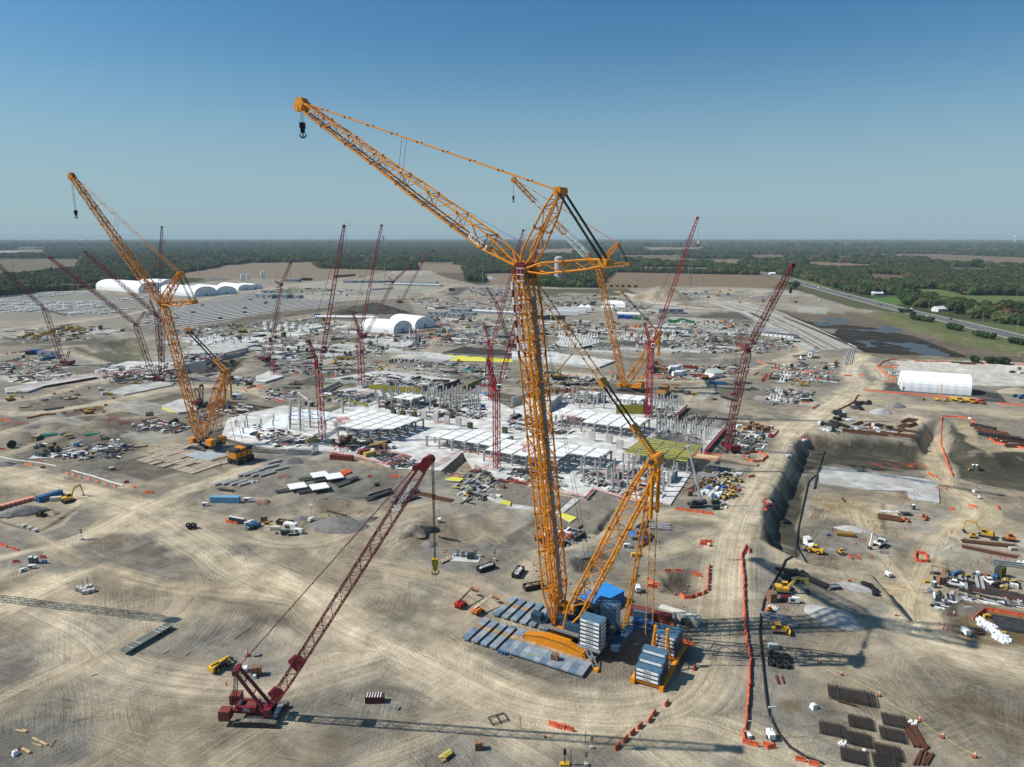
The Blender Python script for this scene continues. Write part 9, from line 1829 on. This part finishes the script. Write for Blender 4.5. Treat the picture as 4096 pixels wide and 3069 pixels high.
SC=[('21',(300,240,850,300,600,380,100,380,0,330),26,0),('21',(1200,180,2100,180,1900,300,1300,300),46,0),('21',(0,0,1400,0,1600,50,700,60,200,30),30,0),('21',(1400,0,2212,0,2212,90,1500,60),34,0),('21',(1850,750,2212,760,2150,900,1980,900),16,0),('21',(1200,770,1600,790,1560,900,1250,860),26,SZ),('21',(200,650,500,660,500,760,250,760),10,SZ),('21',(1180,540,1400,560,1390,640,1200,650),14,SZ),('21',(430,400,800,430,800,520,450,500),22,SZ),('21',(0,600,300,650,200,760,0,740),16,SZ),('11',(1000,450,1500,430,1950,450,1950,560,1100,560),40,SZ),('11',(1150,580,1950,580,1950,640,1500,620),24,SZ),('11',(0,700,600,800,500,880,0,860),22,SZ),('11',(650,830,1150,850,1100,940,700,920),16,SZ),('11',(1100,950,1300,960,1450,1060,1200,1050),12,SZ),('11',(600,400,1060,420,940,520,600,460),30,1.0),('11',(640,320,1080,250,1700,320,1560,380,1100,350),46,1.7),('11',(50,150,1100,150,1100,260,200,260),26,0),('11',(1200,150,2200,170,2200,300,1300,260),30,0),('11',(0,0,1100,10,1100,120,0,130),50,0),('11',(900,0,1500,0,1450,50,1000,40),16,0),('11',(80,390,330,420,300,480,120,470),14,0),('12',(1650,60,2100,60,2150,300,1800,330),20,0),('22',(0,40,400,60,400,220,0,140),20,SZ),('22',(500,60,1300,60,1300,300,700,200),26,SZ),('22',(1650,60,1950,80,1900,330,1760,380),16,0),('22',(250,560,560,560,560,720,300,720),8,0),('01',(0,130,560,100,560,240,0,260),26,0),('01',(860,180,1560,180,1560,290,900,300),26,4.1),('01',(60,230,600,240,620,300,100,320),14,.2),('01',(1600,80,2100,70,1900,130,1600,150),14,4.6),('01',(1300,640,1640,700,1500,760,1200,720),18,.7),('01',(1700,500,2212,520,2100,620,1600,680),14,0),('01',(1900,280,2212,290,2212,340,1900,330),12,0),('01',(300,860,1100,880,1050,980,500,990),20,0),('00',(0,960,700,900,1100,950,800,1050,200,1060),30,0),('00',(1500,960,2212,880,2212,1060,1600,1080),40,0),('10',(0,870,500,840,900,950,700,1100,0,1100),60,0),('10',(900,1000,1500,1000,1500,1100,950,1100),40,0),('10',(1500,850,2212,860,2212,1100,1600,1100),70,0),('10',(1300,680,2212,700,2212,790,1500,780),46,0),('10',(100,580,1100,600,900,660,200,650),30,0),('10',(1800,590,2212,590,2212,670,1900,650),40,0),('20',(200,650,1000,660,1000,760,300,760),36,0),('20',(200,880,1000,900,1100,1000,250,1000),60,0),('20',(1150,900,2100,890,2100,1000,1300,1020),60,0),('20',(1000,1000,2212,1020,2212,1100,1100,1100),40,0),('20',(900,700,1200,720,1200,840,950,800),24,0),('30',(0,1030,250,1040,200,1120,0,1120),24,0),('31',(0,150,600,160,600,330,50,330),34,0),('31',(0,380,450,400,300,500,0,520),20,0),('31',(400,680,900,700,1200,760,500,750),16,0),('32',(1450,920,2212,980,2212,1080,1500,1050),26,0),]
kk=['pile1','pile3','stl','lum','pipg','crb','crw','genw','pile2','pipg','stl','stlr','pipk','beam2','geng','pen','beam2','cols','frm','pw','cols','genb','geng','stl','skid']
LABN={'pile1':'weathered formwork heap','pile3':'dark steel heap','stl':'black beam stack','lum':'timber stack','pipg':'grey pipe stack','crb':'brown crate stack','crw':'white crate','crk':'black crate','genw':'white generator','pile2':'plywood heap','crg':'grey block','wbt':'white wrapped load','stlr':'rusty beam stack','pipk':'black pipe stack','bag':'white bag heap','geng':'grey generator','pen':'red rail pen','beam2':'concrete beam pair','cols':'rebar-topped column stub','frm':'dark formwork block','pw':'white pickup','geny':'yellow unit','genb':'blue unit','skid':'small yellow loader'}
AREA={'21':'right of the building','11':'around the left half of the building','12':'before the building','22':'on the front apron','01':'on the left ground','00':'on the far left ground','10':'in the far central yards','20':'beyond the twin boom','30':'by the levee','31':'along the haul road','32':'in the timber yard'}
rs=random.Random(77)
for t,c,n,z in SC:
 pY=P2(t,*c);xs=[q[0]for q in pY];ys=[q[1]for q in pY];cnt=0;tries=0;pts=[(c[i],c[i+1])for i in rg(0,len(c),2)]
 bx0,bx1=min(p[0]for p in pts),max(p[0]for p in pts);by0,by1=min(p[1]for p in pts),max(p[1]for p in pts);tp=[(float(a),float(b))for a,b in pts]
 while cnt<n and tries<4000:
  tries+=1;x,y=rs.uniform(bx0,bx1),rs.uniform(by0,by1)
  if ip_(x,y,tp)<0:continue
  k=rs.choice(kk[:18]if z else kk)
  if z and k in('genw',):k='crw'
  far=t in('00','10','20')
  p=A(t,x,y)if not z else G(t,x,y,z)
  K[k].U(p,rs.choice((GR,GR+mh.pi/2,rs.uniform(0,3))),LABN[k]+' '+AREA[t],LABN[k]+'s '+AREA[t],sc=rs.uniform(.8,1.2)*(1.35 if far else 1));cnt+=1
LEAF=[]
for nme,c in(('dark_green_foliage',(.036,.060,.022)),('mid_green_foliage',(.062,.092,.028)),('olive_foliage',(.10,.105,.035)),('russet_foliage',(.105,.068,.035))):
 LEAF.append(mat(nme,c,.9,var=.28,scale=.35,spec=.1))
BARK=mat('tree_bark',(.10,.08,.06),.9,var=.2)
def crown_mesh(seed,m,w=1.0,tall=1.0,n=320):
 r=random.Random(seed);mb=MB();lobes=[(Vc((r.uniform(-.45,.45)*w,r.uniform(-.45,.45)*w,r.uniform(.28,.78)*tall)),r.uniform(.30,.46))for _ in rg(9)]+[(Vc((0,0,.5*tall)),.58*w)]
 for i in rg(n):
  c,R=lobes[i%len(lobes)];d=Vc((r.gauss(0,1),r.gauss(0,1),r.gauss(0,1)+.25)).normalized();p=c+Vc((d.x,d.y,d.z*.85))*R*r.uniform(.82,1.08);s=r.uniform(.06,.13)
  nrm=(d+Vc((r.uniform(-.6,.6),r.uniform(-.6,.6),r.uniform(-.2,.6)))).normalized();a=nrm.orthogonal().normalized();b=nrm.cross(a);ang=r.uniform(0,3);a,b=a*mh.cos(ang)+b*mh.sin(ang),b*mh.cos(ang)-a*mh.sin(ang)
  mb.add([p-a*s-b*s*.7,p+a*s-b*s*.7+nrm*s*.2,p+a*s*.8+b*s*.8-nrm*s*.15,p-a*s*.7+b*s*.9],[(0,1,2,3)],m)
 for c,R in lobes:
  R*=.93;k=7
  vs=[c+Vc((mh.cos(2*mh.pi*i/k+j*.5)*mh.sin(t)*R*r.uniform(.85,1.1),mh.sin(2*mh.pi*i/k+j*.5)*mh.sin(t)*R*r.uniform(.85,1.1),mh.cos(t)*R*.85))for j,t in en_((.6,1.3,2.0))for i in rg(k)]+[c+Vc((0,0,R*.9)),c-Vc((0,0,R*.8))]
  fs=[(j*k+i,(j+1)*k+i,(j+1)*k+(i+1)%k,j*k+(i+1)%k)for j in rg(2)for i in rg(k)]+[(i,(i+1)%k,3*k)for i in rg(k)]+[(2*k+(i+1)%k,2*k+i,3*k+1)for i in rg(k)]
  mb.add(vs,fs,m)
 return mb
TREES=[]
for i in rg(7):
 def fn(i=i):
  r=eM('broadleaf_tree');mb=MB();mb.bar((0,0,0),(.02,.01,.5),.035,BARK,6,.02)
  for a in rg(4):mb.bar((0,0,.3),(mh.cos(a*1.6)*.25,mh.sin(a*1.6)*.25,.58),.018,BARK,4,.008)
  mb.bd('trunk',r);mb=crown_mesh(i*13+1,LEAF[(0,1,0,2,1,3,0)[i]],(1,1.1,.8,1,1.2,.9,.9)[i],(1,.95,1.15,.9,1,1,1.05)[i]);mb.bd('crown',r);return r
 TREES.append(Kind('tree',fn))
TLAB=['dark green round tree','wide mid-green tree','tall dark tree','olive tree','broad mid-green tree','russet tinted tree','dark upright tree']
def wooded(x,y):
 xx=x+(fbm(x,y,60,3)-.5)*50;yy=y+(fbm(x+77,y,60,3)-.5)*50
 ok=np.ones(x.shape,bool)
 def test(pY,pad,X=xx,Y=yy):
  xs=[q[0]for q in pY];ys=[q[1]for q in pY];m=(X>min(xs)-80)&(X<max(xs)+80)&(Y>min(ys)-80)&(Y<max(ys)+80)&ok
  if m.any():s=sdpoly(X[m],Y[m],pY);t=ok[m];t&=s<-pad;ok[m]=t
 test(SITE,18,x,y)
 kf=np.where(np.hypot(x,y)>1300,1.11,1.03)
 for pY,c,so_ in FIELDS:test(pY,2,x,y);test(pY,2,x*(kf+1)/2,y*(kf+1)/2);test(pY,2,x*kf,y*kf)
 for pY in OPEN:test(pY,0)
 d,u,v=sdline(x,y,HW);ok&=(d>42)|(y>2600);d,u,v=sdline(x*1.07,y*1.07,HW);ok&=(d>30)|(y>2000)
 f=fbm(x,y,900,5);r=np.hypot(x,y);ok&=(f<.60)|(r<3000)
 return ok
OPEN=[PP('30',(930,800,1600,870,2400,1040,2400,1200,1900,1060,1100,850)),PP('30',(180,500,420,590,800,690,1150,780,1040,800,760,765,200,610)),PP('00',(-200,330,720,335,640,420,200,440,-200,480)),PP('20',(0,560,400,575,1000,600,2212,592,2212,600,0,600)),PP('10',(-50,500,600,520,1200,490,2212,560,2212,600,0,600)),P2('30',1150,780,1430,760,1800,860,2300,980,2300,1010),P2('30',850,650,1140,650,1250,770,1130,770),PP('30',(-30,600,250,610,760,760,1040,790,900,820,0,800)),PP('00',(-300,560,160,600,820,600,830,560,700,590,380,600,0,650)),P2('00',1380,550,1560,480,2300,470,2300,520,1500,560),P2('00',820,560,1380,520,1450,610,840,620),P2('20',700,545,2300,585,2300,592,700,575)]
rng=np.random.RandomState(3)
def scatter(r0,r1,n,amin=-41,amax=41):
 r=np.sqrt(rng.rand(n)*(r1*r1-r0*r0)+r0*r0);a=np.radians(rng.rand(n)*(amax-amin)+amin);return r*np.sin(a),r*np.cos(a)
x,y=scatter(420,3000,78000);m=wooded(x,y);x,y=x[m],y[m]
d=np.hypot(x,y);order=np.argsort(d);x,y,d=x[order],y[order],d[order]
sizes=9+rng.rand(len(x))*5.5
n_ind=225
for i in rg(n_ind):
 k=i%7;s=sizes[i]*(.8 if d[i]<900 else 1)
 TREES[k].U(Vc((x[i],y[i],H(x[i],y[i])-.2)),rng.rand()*6,TLAB[k]+(' on the woodland edge beyond the highway' if x[i]>0 else ' in the wood beyond the left yards'),TLAB[k]+('s beyond the highway' if x[i]>0 else 's beyond the left yards'),sc=(s,s,s*.95))
def bush(t,pts,h,lB,grp):
 for x_,y_ in pts:p=A(t,x_,y_,0);TREES[2 if h<5 else 0].U(p,x_,lB,grp,sc=(h,h,h))
bush('30',[(1150,800),(1170,803),(1190,806),(1215,808),(1240,830),(1260,862),(1275,865),(1290,868),(1315,870),(1335,872),(1355,876),(1380,880),(1405,884),(1575,945),(1595,948),(1610,950),(1630,955),(1650,960),(1575,938),(1600,940),(1800,1005),(1830,1010),(1860,1018),(1890,1022),(1925,1030),(2100,1065),(2125,1068),(2150,1072),(2175,1078),(2195,1082)],6.5,'small dark conifer on the green berm beside the basin','small conifers on the berm')
bush('20',[(180+i*52,575+i*.5)for i in rg(18)],5.5,'small dark shrub in the row along the far access road','shrubs along the far road')
bush('10',[(690+i*26,500-i*2)for i in rg(7)]+[(400+i*12,525)for i in rg(7)],7,'young tree in the row beside the far cabins','young trees by the far cabins')
bush('31',[(1900,160),(1930,158),(2000,165),(2030,163),(2060,168),(1790,150)],6,'dark bush behind the pale concrete yard','bushes behind the pale yard')
def gn_scatter(nM,pts,scales,crowns,label,tilt=0):
 me=bpy.data.meshes.new(nM);me.vertices.add(len(pts));me.vertices.foreach_set('co',pts.astype(np.float32).ravel())
 for nm,ty,arr in(('sc','FLOAT',scales.astype(np.float32)),('rz','FLOAT',(rng.rand(len(pts))*6.28).astype(np.float32)),('ix','INT',rng.randint(0,len(crowns),len(pts)).astype(np.int32))):
  a=me.attributes.new(nm,ty,'POINT');a.data.foreach_set('value',arr)
 o=bpy.data.objects.new(nM,me);COL.objects.link(o);tag(o,label,'woodland',kind='stuff')
 g=bpy.data.node_groups.new(nM,'GeometryNodeTree');g.interface.new_socket('Geometry',in_out='INPUT',socket_type='NodeSocketGeometry');g.interface.new_socket('Geometry',in_out='OUTPUT',socket_type='NodeSocketGeometry')
 N,L=g.nodes,g.links;i_,o_=N.new('NodeGroupInput'),N.new('NodeGroupOutput');ins=N.new('GeometryNodeInstanceOnPoints');jn=N.new('GeometryNodeJoinGeometry')
 for c in reversed(crowns):
  oi=N.new('GeometryNodeObjectInfo');oi.inputs['Object'].default_value=c;oi.inputs['As Instance'].default_value=True;L.new(oi.outputs['Geometry'],jn.inputs[0])
 def at(nm,ty):a=N.new('GeometryNodeInputNamedAttribute');a.data_type=ty;a.inputs[0].default_value=nm;return a.outputs[0]
 L.new(i_.outputs[0],ins.inputs['Points']);L.new(jn.outputs[0],ins.inputs['Instance']);ins.inputs['Pick Instance'].default_value=True;L.new(at('ix','INT'),ins.inputs['Instance Index'])
 cx=N.new('ShaderNodeCombineXYZ');L.new(at('rz','FLOAT'),cx.inputs[2]);L.new(cx.outputs[0],ins.inputs['Rotation']);L.new(at('sc','FLOAT'),ins.inputs['Scale']);L.new(ins.outputs[0],o_.inputs[0])
 md=o.modifiers.new('scatter','NODES');md.node_group=g;return o
crowns=[[c for c in t.proto.children if c.name.startswith('crown')][0]for t in TREES]
px,py=x[n_ind:],y[n_ind:];gn_scatter('woodland',np.stack([px,py,px*0-.3],1),sizes[n_ind:]*1.05,crowns,'dense woods of broadleaf trees between the fields beyond the site')
print('trees',len(px))
x,y=scatter(2900,9000,62000,-40,40);m=wooded(x,y);x,y=x[m],y[m];gn_scatter('far_woodland',np.stack([x,y,x*0-3],1),15+rng.rand(len(x))*9,crowns,'far woods stretching between fields towards the horizon')
x,y=scatter(8500,30000,34000,-39,39);m=(fbm(x,y,2600,4)<.62);x,y=x[m],y[m];gn_scatter('horizon_woodland',np.stack([x,y,x*0-5],1),34+rng.rand(len(x))*16,crowns,'hazy woods along the horizon')
for k,t,x_,y_,rz,lB in(('hs1','30',1475,790,20,'white farmhouse with metal roof beside the highway'),('hs2','30',1710,790,60,'blue-grey house behind the highway trees'),('hs2','30',700,470,10,'blue-grey house in the woods at the upper right'),('hs3','30',1905,645,-5,'long dark brown ranch house at the right'),('hs3','30',2080,650,-5,'second dark ranch house at the right edge'),('hs4','30',1790,615,0,'green-roofed barn in the woods at the right'),('hs1','30',2190,850,30,'white house at the right edge by the bright lawn'),('hs1','30',35,475,0,'small grey house at the near wood edge'),('barn','30',1130,392,-5,'left white farm shed in the distant fields'),('barn','30',1275,395,-5,'right white farm shed in the distant fields'),('hs1','30',1370,400,0,'white farm building beside the two sheds'),('barn','30',385,345,0,'pale shed at the far field edge'),('hs3','30',1700,395,0,'low farm buildings right of the white sheds'),('hs1','00',1630,335,0,'white house in front of the left woods'),('hs1','00',1790,340,10,'second white house in front of the left woods'),('hs1','30',510,540,0,'small white-sided house near the highway start'),('hs2','30',940,650,0,'low white house hidden by trees near the highway')):
 K[k].U(G(t,x_,y_),D(rz),lB,None,1.3 if k=='hs1' else 1.2)
U('genw','30',1780,850,-10,'white camper trailer beside the highway houses',sc=3.2);U('genb','30',1725,830,-10,'small turquoise boat or tank by the camper',sc=1.5)
for t,x_,y_,k,s,lB in(('00',290,252,'wh2',1.6,'grey warehouse at the far left'),('00',60,290,'wh',1,'largest white warehouse at the far left edge'),('00',700,235,'wh',1.4,'white warehouse beneath the water tower'),('00',1030,238,'wh',1.3,'pale warehouse right of the water tower'),('00',100,218,'wh',1.6,'faint warehouse farthest left'),('00',2000,222,'wh',2.2,'long pale warehouse behind the left crane jib'),('10',50,228,'wh',2.0,'pale warehouse continuing to the right of the jib'),('20',1000,152,'wh',3.5,'faint white buildings on the horizon centre')):
 K[k].U(G(t,x_,y_),D(-5),lB,None,(s,s,s*1.0))
for t,x_,y_,s,lB in(('00',705,225,1.9,'white water tower in the woods at the left'),('30',2132,200,3.4,'white water tower near the right edge of the horizon'),('30',1190,182,3.8,'small white water tower on the right horizon'),('30',1298,180,3.6,'smaller white water tower beside another on the horizon'),('20',947,150,5,'pair of tiny water towers on the horizon, left'),('20',958,150,5,'pair of tiny water towers on the horizon, right')):K['wt'].U(G(t,x_,y_),0,lB,None,s)
K['stand']=Kind('water tower',watertower(1));a=G('20',402,545);K['stand'].U(a,0,'grey concrete silo tower behind the yellow rear mast',None,(.8,.8,1.0))
for i,(x_,h_)in en_(((430,60),(445,45),(600,50),(615,80),(628,95),(640,110),(652,120),(665,90),(680,60),(790,85),(800,60),(840,85),(850,50),(655,70),(610,60),(430,80))):
 p=G('00',x_,138);mb=MB();mb.bx(-60,60,-60,60,0,h_*3.0,BLDG);o=mb.bd('city_tower');o.location=p;tag(o,'faint city tower block on the hazy left horizon','tower block','city skyline towers')
PT=[('00',1718,480),('10',1115,525),('10',1960,550),('20',625,560),('20',1520,580),('20',1545,580),('10',212,280),('00',120,480),('10',297,505),('20',1650,180+390)]
for i,(t,x_,y_)in en_(PT):K['ppt'].U(G(t,x_,y_),D(10),'tall grey steel power pole in the line across the far fields','tall power poles',(1,1,(1.05,1.25,1.25,1.2,1.35,1.35,1.2,1.1,1.3,.9)[i]))
for i in rg(26):
 t,x_,y_='20',60+i*85,575+i*.6
 if x_<2212:K['pps'].U(G(t,x_,y_),0,'wooden pole in the line along the far access road','wooden poles far road',1.3)
for x_,y_ in((235,505),(540,600),(735,645),(1035,720),(1300,765),(1390,775),(1545,815),(1850,890),(1932,910),(2150,960),(455,560),(1440,840),(1500,860)):K['pps'].U(G('30',x_,y_),0,'wooden pole standing beside the highway','wooden poles by the highway',1.25)
for x_,y_ in((1065,540),(165,505),(390,500),(410,500),(570,505),(1510,360),(1795,300)):K['pps'].U(G('10',x_,y_),0,'thin pole in the fields beyond the parking lot','thin field poles',1.6)
def wires(a,b,n,z,sag,lB):
 mb=MB()
 for k in rg(n):
  p,q=Vc((a.x,a.y,z-k*3.5)),Vc((b.x,b.y,z-k*3.5));pts=[p.lerp(q,i/12)-Vc((0,0,sag*4*(i/12)*(1-i/12)))for i in rg(13)];mb.path(pts,.09,GRY,3)
 tag(mb.bd('power_line'),lB,'power line','power lines over the far fields')
w=[G(*PT[7]),G(*PT[0]),G(*PT[8]),G(*PT[1]),G(*PT[2]),G(*PT[3]),G(*PT[4])]
for a,b in zip(w[:-1],w[1:]):wires(a,b,3,38,6,'sagging power line wires between the tall poles')
for i in rg(22):
 j=int(len(HW)*(.12+.7*i/22));(x0,y0),(x1,y1)=HW[j],HW[j+1];d_=Vc((x1-x0,y1-y0)).normalized();off=6.5 if i%2 else-6.5
 K[('pw','pk','pg','pr','semi')[i%5]].U(Vc((x0-d_.y*off,y0+d_.x*off,.72)),mh.atan2(d_.y,d_.x),'vehicle driving on the highway' if False else('white','dark','silver','red','white semi')[i%5]+' vehicle on the long highway','vehicles on the highway',1.1)
rd=random.Random(5);mb=MB();pal=[CONP,BLK,DRK,WOOD,CONC,GRY,GRY,CONC,CONP,DRK,CON,DRK]
for t,c,n,z in SC:
 pts=[(float(c[i]),float(c[i+1]))for i in rg(0,len(c),2)];bx0,bx1=min(p[0]for p in pts),max(p[0]for p in pts);by0,by1=min(p[1]for p in pts),max(p[1]for p in pts);k=0
 while k<n*5:
  x_,y_=rd.uniform(bx0,bx1),rd.uniform(by0,by1);k+=1
  if ip_(x_,y_,pts)<0:continue
  p=G(t,x_,y_,z or 0);f_=1+p.y/900
  if not z:p.z=H(p.x,p.y)
  for q in rg(2):mb.box((p.x+rd.uniform(-2,2)*f_,p.y+rd.uniform(-2,2)*f_,p.z+.25),(rd.uniform(.8,4.5)*f_,rd.uniform(.25,.8)*f_,rd.uniform(.2,.8)),pal[rd.randrange(12)],GR+rd.choice((0,mh.pi/2)))
tag(mb.bd('site_debris'),'small loose material strewn over the working areas','debris',kind='stuff')
QUEUE.sort(key=lambda q:q[1].length);Kind.now=True
for q in QUEUE[:290]:q[0].U(*q[1:])
mb=MB()
for k_,loc,rz,lB,grp,sc in QUEUE[290:]:
 mb.M=Matrix.Translation(loc)@Matrix.Rotation(rz,4,'Z');mb.profy([(-.3,0),(.3,0),(.14,.45),(.06,1.06),(-.06,1.06),(-.14,.45)],-1.02,1.02,ORG if k_ is K['bar']else ORGP)
tag(mb.bd('distant_barriers'),'orange barriers lining the roads in the distance','barriers',kind='stuff')
hm=bpy.data.materials.new('haze');hm.use_nodes=True;ht=hm.node_tree;ht.nodes.remove(ht.nodes['Principled BSDF']);pv=ht.nodes.new('ShaderNodeVolumePrincipled')
pv.inputs['Color'].default_value=(.57,.72,.81,1);pv.inputs['Density'].default_value=4.8e-5;pv.inputs['Anisotropy'].default_value=.0
ht.links.new(pv.outputs[0],ht.nodes['Material Output'].inputs['Volume'])
mb=MB();mb.bx(-50000,50000,-50000,50000,-14,168,hm);o=mb.bd('haze');o['kind']='stuff';o['label']='pale blue haze in the air'
